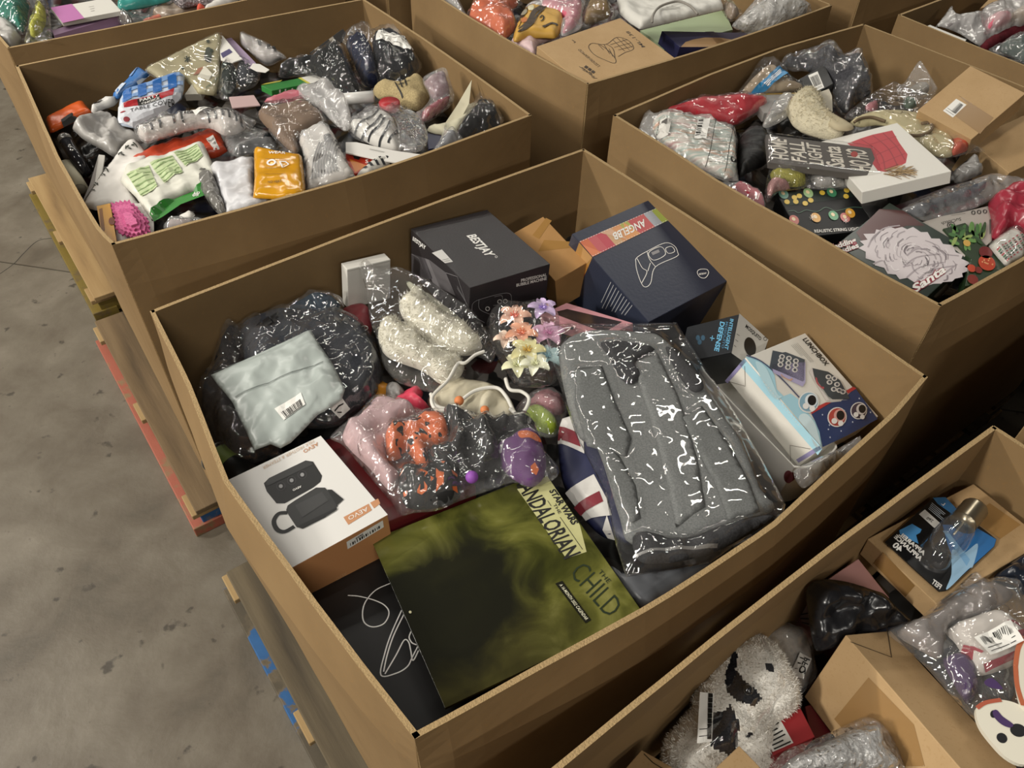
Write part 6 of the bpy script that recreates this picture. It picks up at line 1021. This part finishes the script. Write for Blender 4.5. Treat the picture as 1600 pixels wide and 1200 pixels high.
# black patches are part of the plush: faces whose place falls in the eye patch or the arm
pan = Plane(PZ); proj_ = lambda P: np.array([(800+FPX*((q-CC)@CR)/((q-CC)@CF), 600-FPX*((q-CC)@CU)/((q-CC)@CF)) for q in P])
px_ = proj_(PV); eye = f4((595, 590), (560, 680), (558, 760), (605, 805), (680, 832), (720, 800), (690, 750), (645, 722), (605, 670), (612, 600)); arm = f4((478, 905), (530, 905), (565, 868), (610, 960), (595, 1080), (560, 1115), (470, 1065)); ear = f4((760, 620), (800, 630), (805, 665), (770, 660)); paw = f4((640, 1015), (690, 1010), (670, 1040))
grow = lambda P, k: inset(P, k); eye, arm = grow(eye, 1.25), grow(arm, 1.15)
cen_ = np.array([px_[list(f)].mean(0) for f in PF]); nz = np.array([PN[list(f)].mean(0)@(CC-PV[list(f)].mean(0)) for f in PF]); blk = (pip(cen_, eye) | pip(cen_, arm) | pip(cen_, ear) | pip(cen_, paw)) & (nz > -.02)
bi = p.mb.mi(FURB); p.mb.m = [bi if k else 0 for k in blk]
q_ = t.part('fur', smooth=False, parent=p, kind='stuff'); R = np.random.default_rng(5)
for k in R.choice(len(PF), 9000):
    c = PV[list(PF[k])].mean(0); n_ = nrm(PN[list(PF[k])].mean(0)+R.normal(size=3)*.6); s3 = nrm(np.cross(n_, R.normal(size=3)))*.0009; q_.mb.add([c-s3, c+s3, c+n_*.007], [(0, 1, 2)], FURB if blk[k] else FUR)
p = t.part('eye'); hit = PV[np.argmin(np.linalg.norm(px_-np.array(one(f4, 662, 775)), axis=1)+np.where(nz.mean() < 0, 0, 0))]; ball(p, hit+np.array([0, 0, .006]), .009, mat('0c0c0e', .08, spec=.8), 10)
p = t.part('clear_bag'); s = Soft(Plane(PZ+.03), f4((590, 500), (650, 440), (690, 412), (700, 480), (790, 610), (865, 745), (868, 830), (800, 905), (740, 1000), (700, 1090), (620, 1110), (560, 1220), (300, 1240), (270, 1190), (360, 1060), (440, 900), (470, 800), (530, 690)), .085, amp=.004, freq=9, seed=9, res=.009, R=.07).mesh(p, film(.006, 'ffffff', 9, .5, .05))
s = Plane(PZ+.075)
sticker(t, s, f4((400, 782), (478, 790), (466, 1056), (384, 1066)), False, 3, 'barcode_label', 3); q_ = t.part('barcode', smooth=False)
for k in range(26): y = 800+k*9.6; stroke(q_, s, f4((446-k*.3, y), (470-k*.35, y+1)), .0024 if k % 3 else .005, INK, 6, False)
t.build()
t = PR('red_carton', 'flat red carton with a white printed label beside the panda', 'box', -.225, f4((735, 508), (772, 503), (1036, 1028), (803, 1132)), .12, mat('93262a', .4), False); p = t.part('printed_label', smooth=False); Ql = f4((735, 975), (830, 908), (916, 1062), (802, 1112)); poly(p, t.pl, Ql, PAPER); rows(p, t.pl, Ql, 7, .0022, INK, 3, 5, s0=.1, s1=.92); t.build()
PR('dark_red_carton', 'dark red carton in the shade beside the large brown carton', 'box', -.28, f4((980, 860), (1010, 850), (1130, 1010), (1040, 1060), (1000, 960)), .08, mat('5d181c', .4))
t = BG('frosted_bag', 'hazy bag with a small white size sticker', 'bag', -.285, f4((715, 495), (760, 430), (840, 380), (865, 335), (890, 400), (1000, 450), (1035, 600), (1045, 690), (965, 790), (905, 760), (830, 600)), [('beige_cloth', f4((740, 500), (850, 420), (980, 480), (1020, 660), (950, 760), (880, 680)), .04, cloth('857a6c', 120, .15), dict(amp=.006))], FILM_HAZY, .055, seed=41, build=False); Qs = f4((925, 605), (988, 640), (948, 738), (886, 700)); p = t.part('size_sticker', smooth=False); poly(p, t.sf['film'], Qs, mat('d6d2cb', .4), 4); txt(p, t.sf['film'], 'PFQ', lerpq(Qs, .9, .15), lerpq(Qs, .9, .85), lerpq(Qs, .45, .15), INK, .02, 6); rows(p, t.sf['film'], [lerpq(Qs, .15, .15), lerpq(Qs, .4, .15), lerpq(Qs, .4, .85), lerpq(Qs, .15, .85)], 3, .002, INK, 6); t.build()
b = Box({'001': one(f6, 205, 825), '101': one(f6, 400, 1090), '111': one(f6, 600, 935), '011': one(f6, 405, 693)}, -.16, .2, .2); DEV.append(('pink', b)); t = box_thing('pink_carton', 'pale pink carton half hidden under the black plastic bag', 'box', b, mat('b98a85', .45)); p = t.part('printed_label', smooth=False); sd = b.face('-y'); Qp = f6((0, 960), (70, 905), (110, 1120), (60, 1100)); poly(p, sd, Qp, mat('c9b3ac', .5)); rows(p, sd, Qp, 6, .002, INK); t.build()
S('black_plastic_bag', 'crumpled black plastic bag with folded edges', 'bag', ((*one(f6, 90, 900), -.13), (*one(f6, 560, 910), -.13), (*one(f6, 340, 1200), -.19)), f6((82, 880), (180, 822), (340, 838), (500, 888), (570, 915), (650, 1000), (735, 1085), (600, 1120), (480, 1160), (340, 1210), (200, 1260), (130, 1250), (95, 1050)), .03, poly_bag('1b1b1d', .25, 15, .8), seed=42, amp=.008, freq=12, res=.006, low=.4, fold=2.4)
b = Box({'001': one(f6, 500, 575), '101': one(f6, 880, 985), '111': one(f6, 1600, 570), '011': one(f6, 1100, 235), '000': one(f6, 395, 650)}, -.13, .13, .15); DEV.append(('bulbcarton', b)); t = box_thing('shipping_carton', 'brown taped carton carrying the light bulb pack', 'box', b, CARTON); top, sd = b.face('+z'), b.face('-y'); p = t.part('packing_tape', smooth=False); TP = mat('a07c4c', .15, .1, 30, spec=.6)
poly(p, top, f6((1225, 345), (1420, 480), (1290, 570), (1100, 440)), TP); p = t.part('packing_tape', smooth=False); poly(p, sd, f6((560, 650), (760, 860), (700, 930), (500, 720)), mat('8a6a40', .2), 1); stroke(p, top, f6((920, 958), (990, 908)), .0035, mat('2a2018', .7), 1, False); t.build()
t = Thing('light_bulb_pack', 'blister card with a clear appliance bulb on the taped carton', 'light bulb'); pl = Plane.raw(top.o+top.n*.008, top.x, top.y, top.n); p = t.part('backing_card', smooth=False); prism(p, pl, f6((572, 585), (800, 380), (880, 305), (950, 308), (1035, 400), (1180, 500), (1268, 570), (1255, 615), (1120, 740), (955, 890), (912, 895), (760, 760)), .003, mat('101113', .3)); q_ = t.part('card_print', smooth=False); BLP = mat('2c6fae', .3)
poly(q_, pl, f6((870, 312), (950, 308), (1035, 400), (1000, 420), (900, 350)), mat('3d78ad', .3)); poly(q_, pl, f6((930, 480), (1110, 480), (1266, 572), (1252, 615), (1060, 790), (1000, 700), (960, 600)), BLP, 1); poly(q_, pl, f6((990, 640), (1060, 660), (1150, 600), (1120, 740), (1090, 760), (955, 888), (985, 790)), mat('9cc3e0', .3), 2, True); poly(q_, pl, f6((960, 520), (1100, 700), (1080, 740), (930, 520)), mat('7fb0d8', .3), 3)
poly(q_, pl, f6((660, 515), (740, 475), (800, 510), (790, 530), (765, 545), (780, 600), (720, 570), (665, 540)), mat('4a8cc4', .3), 1); poly(q_, pl, f6((783, 415), (820, 385), (915, 470), (880, 502)), mat('cfcdc8', .4), 1); txt(q_, pl, '260', one(f6, 875, 455), one(f6, 838, 432), one(f6, 862, 470), INK, 0, 3)
txt(q_, pl, '40', one(f6, 660, 655), one(f6, 612, 612), one(f6, 690, 630), INKW, .03, 2); txt(q_, pl, 'APPLIANCE', one(f6, 790, 710), one(f6, 625, 560), one(f6, 808, 690), INKW, .04, 2); txt(q_, pl, 'APPAREIL', one(f6, 812, 675), one(f6, 655, 545), one(f6, 828, 655), INKW, .04, 2); txt(q_, pl, 'FEIT', one(f6, 912, 885), one(f6, 858, 845), one(f6, 928, 860), INKW, .03, 2); rows(q_, pl, f6((865, 340), (950, 410), (930, 460), (840, 385)), 5, .0016, mat('a8b3bc', .5), 2); txt(q_, pl, 'L', one(f6, 935, 365), one(f6, 920, 352), one(f6, 948, 350), INKW, .02, 3)
ca_, cb_ = pl.hit(*one(f6, 1085, 450))+pl.n*.03, pl.hit(*one(f6, 880, 700))+pl.n*.025; d_ = nrm(cb_-ca_); L_ = np.linalg.norm(cb_-ca_); p = t.part('screw_cap'); N_ = 14; p.mb.tube([ca_-d_*.008+d_*.004*k for k in range(N_)], [.022+.0015*(k % 2) for k in range(N_)], mat('a39a86', .3, metal=.9), 18)
GLS = film(.02, 'ffffff', 3, .05, .03); p = t.part('glass_bulb'); prf = [(0.12, .012), (.2, .014), (.3, .022), (.5, .030), (.75, .031), (.9, .026), (.97, .016), (1.0, .004)]; p.mb.tube([ca_+d_*L_*a for a, r in prf], [r for a, r in prf], GLS, 18); q2 = t.part('filament', parent=p); q2.mb.tube([ca_+d_*L_*.15, ca_+d_*L_*.6], .002, mat('b9b4a6', .3, metal=.7), 6)
p = t.part('blister'); Soft(pl, f6((960, 420), (1010, 370), (1090, 370), (1140, 440), (1120, 520), (1010, 650), (960, 770), (860, 770), (770, 690), (790, 600), (880, 510)), .04, amp=.0006, low=.05, seed=3, R=.03, fold=0, bottom=None).mesh(p, GLS); t.build()
b = Box({'001': one(f5, 345, 500), '101': one(f5, 985, 1235), '111': one(f5, 1290, 1215), '011': one(f5, 552, 418), '000': one(f5, 85, 800)}, -.14, .16, .6); DEV.append(('bigcarton', b)); t = box_thing('shipping_carton', 'large brown carton with a notched tuck flap at the bottom edge', 'box', b, CARTON); top, sd = b.face('+z'), b.face('-y'); p = t.part('tuck_flap', smooth=False); stroke(p, top, f5((348, 505), (575, 590), (550, 430)), .002, mat('3d2e1c', .7), 1, False); p = t.part('packing_tape', smooth=False); poly(p, sd, f5((260, 930), (450, 700), (700, 960), (760, 1190), (480, 1190)), mat('97764c', .2), 1); t.build()
t = BG('craft_bag', 'flat snowman ornaments with striped fabric in a crackly clear bag', 'bag', ((*one(g8, 30, 400), -.12), (*one(g8, 540, 50), -.11), (*one(g8, 700, 1100), -.10)), g8((25, 405), (120, 350), (200, 330), (300, 245), (420, 150), (540, 48), (600, 95), (700, 80), (840, 190), (860, 900), (840, 1180), (700, 1130), (600, 1000), (520, 905), (400, 780), (250, 610), (120, 490)), [('striped_fabric', g8((370, 390), (560, 300), (700, 290), (830, 430), (830, 560), (580, 660), (500, 600), (430, 480)), .02, mat('c6bfb8', .8), dict(amp=.005)), ('purple_foil', g8((350, 560), (480, 540), (560, 700), (500, 830), (420, 720)), .018, poly_bag('4d3a5c', .12, 30, .8)), ('grey_lining', g8((80, 400), (300, 280), (540, 120), (760, 180), (620, 290), (380, 380), (340, 560), (200, 500)), .02, mat('77706c', .5, .3, 30), dict(amp=.006)), ('mauve_scrap', g8((150, 390), (300, 360), (330, 470), (220, 470)), .02, mat('7d6670', .6), dict(amp=.006))], FILM_BUBBLE, .045, seed=43, amp=.009, freq=10, build=False)
s = t.sf['striped_fabric']; p = t.part('red_stripes', smooth=False)
for pts in (((455, 500), (560, 560), (500, 590), (450, 530)), ((690, 385), (770, 370), (790, 400), (720, 425)), ((740, 450), (830, 420), (830, 470), (775, 500)), ((560, 630), (770, 545), (780, 575), (590, 655))): poly(p, s, g8(*pts), mat('8f2a36', .7), 3)
pl = t.sf['film'].pl; pl2 = Plane.raw(pl.o+pl.n*.03, pl.x, pl.y, pl.n); pl3 = Plane.raw(pl.o+pl.n*.036, pl.x, pl.y, pl.n); p = t.part('snowman_disc', smooth=False); prism(p, pl2, g8((545, 850), (600, 815), (690, 800), (790, 825), (880, 890), (930, 1010), (900, 1130), (825, 1180), (720, 1135), (620, 1030), (560, 940)), .008, mat('d9d4c4', .5), True)
q_ = t.part('buttons', smooth=False, parent=p); poly(q_, pl2, ell(one(g8, 695, 1025), 9, 7.4, 38), mat('1d1d20', .5)); poly(q_, pl2, ell(one(g8, 790, 980), 13, 10, 20), mat('1d1d20', .5)); poly(q_, pl2, g8((640, 870), (665, 862), (700, 900), (760, 945), (740, 965), (690, 945), (650, 905)), mat('45305c', .5), 2, True); poly(q_, pl2, ell(one(g8, 645, 885), 5, 6), mat('1d1d20', .5)); stroke(q_, pl2, g8((548, 850), (600, 818), (690, 802)), .006, mat('a8563f', .5), 2)
p = t.part('snowman_body', smooth=False); prism(p, pl3, g8((775, 600), (790, 500), (825, 430), (900, 420), (950, 600), (900, 830), (820, 840), (785, 720)), .008, mat('d6d0c0', .5), True); q_ = t.part('orange_edge', smooth=False, parent=p); stroke(q_, pl3, g8((775, 600), (790, 500), (825, 430)), .007, mat('b0603f', .5), 1); stroke(q_, pl3, g8((775, 600), (785, 720), (820, 835)), .007, mat('b0603f', .5), 1)
p = t.part('purple_leaf', smooth=False); poly(p, pl2, g8((595, 690), (640, 675), (700, 735), (650, 735), (600, 715)), mat('45305c', .5), 1, True)
sticker(t, t.sf['film'], g8((490, 497), (692, 410), (772, 525), (576, 612)), True, 8, lay=4, top=.12, bot=.5); t.build()
BG('bubble_bag', 'silver bubble wrapped parcel at the bottom edge', 'bag', -.16, f5((-30, 1120), (130, 1050), (300, 975), (430, 918), (520, 955), (590, 1050), (650, 1200), (640, 1260), (-40, 1260)), [('silver_parcel', f5((20, 1150), (200, 1060), (420, 970), (500, 1000), (540, 1100), (580, 1240), (0, 1240)), .05, mat('a5a4a2', .3, .8, 90, metal=.4), dict(amp=.004))], film(.06, 'ffffff', 70, 1, .1), .065, seed=44)
b = Box({'001': one(g7, -80, 760), '101': one(g7, 190, 900), '111': one(g7, 340, 690), '011': one(g7, 125, 560)}, -.2, .1, .2); DEV.append(('smallcarton', b)); t = box_thing('small_carton', 'small brown carton corner at the lower left of the nearest box', 'box', b, CARTON); p = t.part('flap_slot', smooth=False); f_ = b.face('+z'); stroke(p, f_, g7((130, 590), (200, 660), (300, 720)), .002, mat('3d2e1c', .7), 1, False); t.build()
b = Box({'001': one(g7, 640, 740), '101': one(g7, 900, 1000), '111': one(g7, 1120, 780), '011': one(g7, 880, 525)}, -.16, .12, .1); DEV.append(('tipcarton', b)); box_thing('small_carton', 'brown carton corner poking up in front of the panda', 'box', b, CARTON).build()
S('black_plastic_bag', 'shiny black plastic wrapped item at the right edge behind the taped carton', 'bag', -.13, g8((640, 90), (760, -10), (860, -40), (880, 220), (800, 180), (720, 130)), .05, poly_bag('1d222c', .15, 14, .7), seed=45, amp=.01)
S('green_foil_scrap', 'dark olive wrapper under the panda bag', 'wrapper', -.25, f4((660, 1080), (720, 1040), (790, 1100), (760, 1160), (690, 1150)), .02, poly_bag('3c4028', .4, 16, .5), seed=46)

# ------------------------------------------------------------------ goods in the back centre box
d8, t1, t3 = K(680, 0, .175), K(930, 0, .23125), K(640, 0, .4125)
b = Box({'001': one(t3, 480, 185), '101': (922, 138), '111': one(t3, 1002, 226), '011': one(t3, 800, 60), '000': one(t3, 478, 220)}, .015, .1, .1); DEV.append(('bell', b)); t = box_thing('shipping_carton', 'brown carton printed with a line drawing of a bell shaped lamp', 'box', b, CARTON); top = b.face('+z'); p = t.part('printing', smooth=False); BRN = mat('3a2c1e', .6)
stroke(p, top, t3((678, 180), (690, 165), (720, 170), (755, 195), (780, 225), (775, 240), (740, 228), (700, 208)), .002, BRN, closed=True); stroke(p, top, t3((700, 165), (745, 168), (785, 142), (830, 155), (848, 185), (815, 200), (790, 215)), .002, BRN); stroke(p, top, t3((745, 168), (770, 185), (778, 222)), .002, BRN)
for a, b_ in (((770, 152), (815, 195)), ((785, 143), (832, 190)), ((805, 148), (843, 180)), ((760, 170), (825, 150)), ((775, 180), (838, 163)), ((790, 190), (845, 176)), ((715, 170), (735, 190)), ((735, 168), (758, 205)), ((755, 185), (770, 215))): stroke(p, top, t3(a, b_), .0018, BRN, 2, False)
txt(p, top, 'ML-138', one(t3, 893, 178), one(t3, 830, 118), one(t3, 880, 180), BRN, .01); txt(p, top, 'LEDERHERMOD', one(t3, 722, 250), one(t3, 645, 185), one(t3, 712, 254), BRN, 0); txt(p, top, 'Fragiler', one(t3, 712, 298), one(t3, 648, 250), one(t3, 700, 300), BRN, .02, shear=.3)
for k in range(3): poly(p, top, t3((668+k*13, 248+k*9), (678+k*13, 255+k*9), (670+k*13, 262+k*9), (660+k*13, 255+k*9)), BRN, 2)
stroke(p, top, t3((615, 152), (628, 160), (622, 163)), .003, BRN, 2, False); t.build()
b = Box({'001': (1034, 49), '101': (1063, 73), '111': (1196, 75), '011': (1167, 51), '000': (1027, 68)}, -.08, .06, .15); DEV.append(('navyT', b)); t = box_thing('product_carton', 'navy carton with a curved kraft panel beside the bell lamp carton', 'box', b, mat('2a2b4f', .4)); top = b.face('+z'); p = t.part('kraft_panel', smooth=False); poly(p, top, t1((578, 318), (610, 285), (660, 268), (740, 254), (850, 256), (960, 275), (1060, 312), (1060, 318)), mat('b08c62', .5), 1); poly(p, top, t1((740, 215), (800, 213), (840, 245), (780, 248)), mat('1c1c38', .4), 1); poly(p, top, t1((790, 255), (850, 262), (900, 300), (820, 295)), mat('8f6c45', .5), 2); stroke(p, top, ell(one(t1, 715, 358), 7, 3.4), .004, INK, 2, closed=True); txt(p, top, '081', one(t1, 905, 320), one(t1, 860, 335), one(t1, 908, 332), INK, .02, 2); t.build()
t = S('tote_bag', 'white paper carrier bag with a looped cord handle', 'bag', -.03, t1((140, -30), (500, -40), (830, -10), (868, 62), (600, 128), (305, 200), (230, 150), (165, 95)), .03, mat('d6d4cc', .5), False, round_=False, seed=51, amp=.003); p = t.part('cord_handle'); p.mb.tube(catmull([U(*one(t1, *a), .01) for a in ((385, 150), (392, 100), (430, 50), (500, 20), (570, 10), (640, 40), (692, 95))]), .0045, mat('8f8a82', .7), 6); t.build()
PR('pale_green_carton', 'pale mint green flat carton under the carrier bag handle', 'box', -.16, t1((305, 205), (600, 132), (872, 66), (930, 200), (680, 262), (470, 320)), .03, mat('b3c59c', .5))
BG('bubble_bag', 'large parcel in cloudy bubble wrap at the right end', 'bag', ((*one(t1, 930, 180), -.05), (*one(t1, 1440, 100), -.03), (*one(t1, 1200, -30), .03)), t1((925, 175), (1000, 90), (1070, 10), (1140, -50), (1370, -40), (1440, 60), (1448, 110), (1300, 215), (1090, 270), (1010, 220)), [('white_parcel', t1((960, 170), (1080, 40), (1200, -20), (1360, 0), (1420, 90), (1290, 190), (1090, 245)), .07, mat('9d9a92', .5, .5, 60, .1, 30), dict(amp=.008))], film(.2, 'ffffff', 45, 1, .12), .085, seed=52, amp=.01)
BG('clothing_bag', 'coral orange garment in clear plastic', 'bag', -.03, d8((270, 165), (330, 90), (400, 15), (500, -30), (700, -20), (785, 30), (690, 110), (745, 255), (645, 335), (590, 370), (450, 265)), [('garment', d8((300, 155), (410, 40), (520, -10), (680, 0), (740, 40), (660, 110), (720, 250), (600, 340), (460, 250)), .055, mat('cf6f4c', .8, .3, 25, .1, 20), dict(amp=.01, freq=16))], FILM, .065, seed=53)
t = S('patterned_pouch', 'black and yellow swirl patterned pouch', 'pouch', -.015, d8((700, 370), (740, 200), (820, 105), (960, 118), (1140, 165), (1095, 325), (1000, 335), (850, 335)), .04, mat('c59a45', .5), False, seed=54, amp=.003); p = t.part('swirl_print', smooth=False)
for pts, wd in ((((760, 330), (830, 280), (880, 200), (960, 150)), .02), (((720, 300), (770, 210), (830, 130)), .02), (((740, 345), (850, 300), (900, 230), (985, 150)), .008), (((960, 310), (1030, 280), (1090, 290)), .012)): stroke(p, t.s, d8(*pts), wd, mat('3a2c1c', .5), 3)
stroke(p, t.s, d8((930, 240), (950, 225), (965, 240), (950, 258), (935, 262)), .005, INK, 4)
for x, y, c in ((850, 165, 'cfc8a8'), (790, 255, 'b9703a'), (790, 185, '8f8a78')): poly(p, t.s, ell(one(d8, x, y), 5, 4.4, 20), mat(c, .5), 5)
t.build()
t = BG('paper_bag', 'pink card in a milky plastic sleeve', 'packet', -.01, d8((805, 70), (870, 30), (950, -20), (1320, -20), (1320, 130), (1310, 240), (1240, 290), (1130, 320), (1100, 200), (1140, 160), (950, 110)), [('pink_card', d8((950, 60), (1000, -10), (1285, -10), (1280, 200), (1140, 300), (1150, 170), (1000, 110)), .02, mat('c2566e', .5), dict(amp=.003))], film(.22, 'ffffff', 12, .5, .15), .03, seed=55, build=False); p = t.part('lettering', smooth=False); rows(p, t.sf['pink_card'], d8((1110, 30), (1240, 10), (1240, 130), (1110, 130)), 3, .004, INK, 3); t.build()
S('pale_pink_bag', 'pale pink plastic bag in the near corner', 'bag', -.04, d8((665, 400), (760, 345), (1000, 315), (1120, 330), (930, 400), (890, 520), (780, 465)), .03, poly_bag('cfb3b3', .3, 10, .4), seed=56)
BG('clothing_bag', 'tan garment in crinkled plastic beside the carrier bag', 'bag', -.02, d8((1300, 215), (1330, 60), (1400, -20), (1540, 0), (1600, 150), (1400, 225)), [('garment', d8((1320, 195), (1350, 70), (1420, 0), (1520, 30), (1560, 140), (1400, 200)), .04, cloth('8a7350'))], FILM, .055, seed=57)
BG('zip_bag', 'small clear bag with grey rivets in the left corner', 'bag', -.03, d8((50, 20), (120, -10), (200, -10), (265, 100), (285, 155), (225, 165)), [('grey_part', d8((90, 30), (190, 10), (250, 120), (220, 140)), .02, mat('8f8b86', .5))], FILM_HAZY, .03, seed=58)
BG('knit_bag', 'small beige bundle between carrier bag and bubble wrapped parcel', 'bag', -.04, t1((840, 30), (870, 0), (1000, 75), (960, 130), (900, 140)), [('bundle', t1((860, 40), (970, 80), (940, 125), (900, 120)), .025, cloth('8d7d6c'))], FILM, .035, seed=59)

# ------------------------------------------------------------------ goods in the far left and far right boxes
d6, d7, r2 = K(0, 0, .1625), K(170, 0, .15625), K(1400, 0, .125)
BG('clothing_bag', 'teal knit in clear plastic in the far left box', 'bag', -.03, d6((-30, 100), (150, 60), (240, -10), (305, 60), (290, 170), (235, 335), (130, 270), (-30, 220)), [('garment', d6((-20, 120), (150, 80), (240, 20), (280, 80), (220, 300), (130, 240), (-20, 190)), .06, cloth('2f6b5c', 120, .25), dict(amp=.01))], FILM, .07, seed=61)
BG('yarn_bag', 'yellow and white yarn in a tall clear bag', 'bag', -.0, d6((235, 405), (290, 210), (380, 20), (430, -20), (475, 80), (495, 300), (490, 400), (350, 400)), [('yarn', d6((290, 330), (340, 180), (390, 60), (430, 80), (440, 230), (360, 340)), .04, mat('b5b545', .8, .5, 120, .3, 60))], FILM, .055, seed=62)
S('poly_mailer', 'grey plastic bag in the corner of the far left box', 'package', -.04, d6((-30, 250), (120, 255), (205, 360), (160, 440), (60, 460), (-30, 420)), .04, GREYP, seed=63, amp=.01)
b = Box({'001': one(d6, 485, 72), '101': one(d6, 602, 225), '111': one(d6, 1168, 100), '011': one(d6, 1050, -20), '100': one(d6, 608, 245)}, -.0, .03, .1, dims=(None, None, .03)); DEV.append(('pinkTL', b)); t = box_thing('product_carton', 'pink and white flat carton in the far left box', 'box', b, mat('d3d0c8', .45)); top = b.face('+z'); p = t.part('pink_panel', smooth=False); poly(p, top, d6((487, 74), (690, 38), (812, 176), (603, 222)), mat('b672a8', .4)); rows(p, top, d6((850, 60), (900, 50), (930, 110), (880, 120)), 3, .002, mat('7d7a74', .6)); t.build()
PR('lavender_box', 'lavender carton under the pink and white carton', 'box', -.03, d6((498, 292), (800, 195), (1150, 95), (1168, 125), (1160, 145), (800, 255), (520, 340)), .04, mat('a888a8', .45))
t = PR('white_carton', 'pale lilac carton with small black print at the rim of the far left box', 'box', -.06, d6((840, 265), (1120, 180), (1205, 275), (890, 335)), .04, mat('9d98a6', .45), False); p = t.part('lettering', smooth=False); txt(p, t.pl, '1104', one(d6, 935, 310), one(d6, 990, 298), one(d6, 935, 296), INK, .01); t.build()
S('black_pouch', 'black plastic under the lavender carton', 'packet', -.08, d6((500, 360), (640, 290), (850, 255), (900, 330), (700, 370)), .03, poly_bag('171717', .25, 14, .6), seed=64)
S('teal_packet', 'long teal packet in the far left box', 'packet', -.01, d7((85, 75), (150, 15), (400, -20), (620, -20), (560, 25), (180, 95)), .03, poly_bag('3f8f88', .2, 12, .5), seed=65)
S('taupe_pouch', 'taupe plastic pouch near the rim of the far left box', 'pouch', -.04, d7((440, 140), (640, 70), (880, 45), (910, 115), (640, 180), (500, 170)), .03, poly_bag('8a7c6e', .3, 14, .5), seed=66)
BG('bubble_bag', 'clear bubble plastic at the rim of the far left box', 'bag', -.03, d7((85, 180), (250, 90), (310, 140), (450, 165), (380, 225), (250, 275), (150, 260)), [('brown_part', d7((110, 190), (200, 150), (250, 240), (180, 250)), .025, mat('4a403a', .4))], FILM_BUBBLE, .045, seed=67)
S('coral_pouch', 'small coral pouch at the rim of the far left box', 'pouch', -.05, d7((350, 225), (540, 175), (560, 200), (360, 260)), .02, poly_bag('c9705a', .4, 18, .5), seed=68)
S('coral_ribbon', 'scrap of coral ribbon beside the taupe pouch', 'ribbon', -.03, d7((885, 95), (950, 72), (975, 115), (890, 135)), .015, cloth('c85a48'), seed=69)
S('sequin_pouch', 'silver and dark red sequin pouch at the top edge', 'pouch', -.01, d7((640, -10), (860, -20), (1060, -10), (1040, 40), (880, 50), (720, 75)), .03, mat('8f8688', .2, .9, 140, .5, 60, metal=.6), seed=70)
S('dotted_pouch', 'white pouch with tiny dots at the top edge of the far left box', 'pouch', -.02, d7((1040, 0), (1280, -25), (1250, 40), (1000, 95), (960, 80)), .02, mat('d0ccc6', .5, 0, 60, .06, 60), seed=71)
t = BG('clothing_bag', 'pink and cream garments in a milky zip bag in the far right box', 'bag', ((*one(r2, 500, 345), -.04), (*one(r2, 1600, 290), -.05), (*one(r2, 715, 80), .0)), r2((490, 345), (600, 200), (700, 72), (718, 190), (820, 172), (900, 185), (1040, 160), (1140, 60), (1330, -10), (1640, -30), (1650, 290), (1300, 440), (1062, 570), (800, 425), (560, 335)), [('pink_garment', r2((1070, 370), (1150, 220), (1300, 185), (1400, 230), (1380, 340), (1230, 405), (1120, 430)), .05, cloth('cf6a7c')), ('cream_garment', r2((1380, 220), (1600, 60), (1640, 60), (1640, 280), (1430, 300)), .04, cloth('b59a78')), ('grey_garment', r2((600, 330), (820, 220), (1020, 200), (1060, 420), (1040, 520), (820, 400)), .03, cloth('8f8a8a'))], film(.4, 'e8e6e4', 12, .5, .15), .06, seed=72)
S('red_cloth', 'dark red cloth under the milky zip bag', 'cloth', -.08, r2((1050, 575), (1300, 430), (1640, 280), (1640, 480), (1450, 480), (1180, 620)), .03, cloth('551820'), seed=73)
BG('clothing_bag', 'grey green garment in crinkled plastic at the right edge', 'bag', -.05, r2((1160, 625), (1300, 560), (1450, 450), (1640, 450), (1640, 800), (1450, 720)), [('garment', r2((1280, 610), (1450, 520), (1620, 500), (1620, 760), (1460, 690)), .04, cloth('4f5a56'))], FILM_BUBBLE, .055, seed=74)
PR('small_carton', 'brown carton behind the milky zip bag', 'box', -.02, r2((1050, 105), (1160, -10), (1330, -20), (1280, 20), (1110, 90)), .08, CARTON)
PR('white_card', 'narrow white card along the rim of the far right box', 'card', -.012, r2((395, 322), (425, 310), (880, 495), (870, 510)), .003, PAPER)
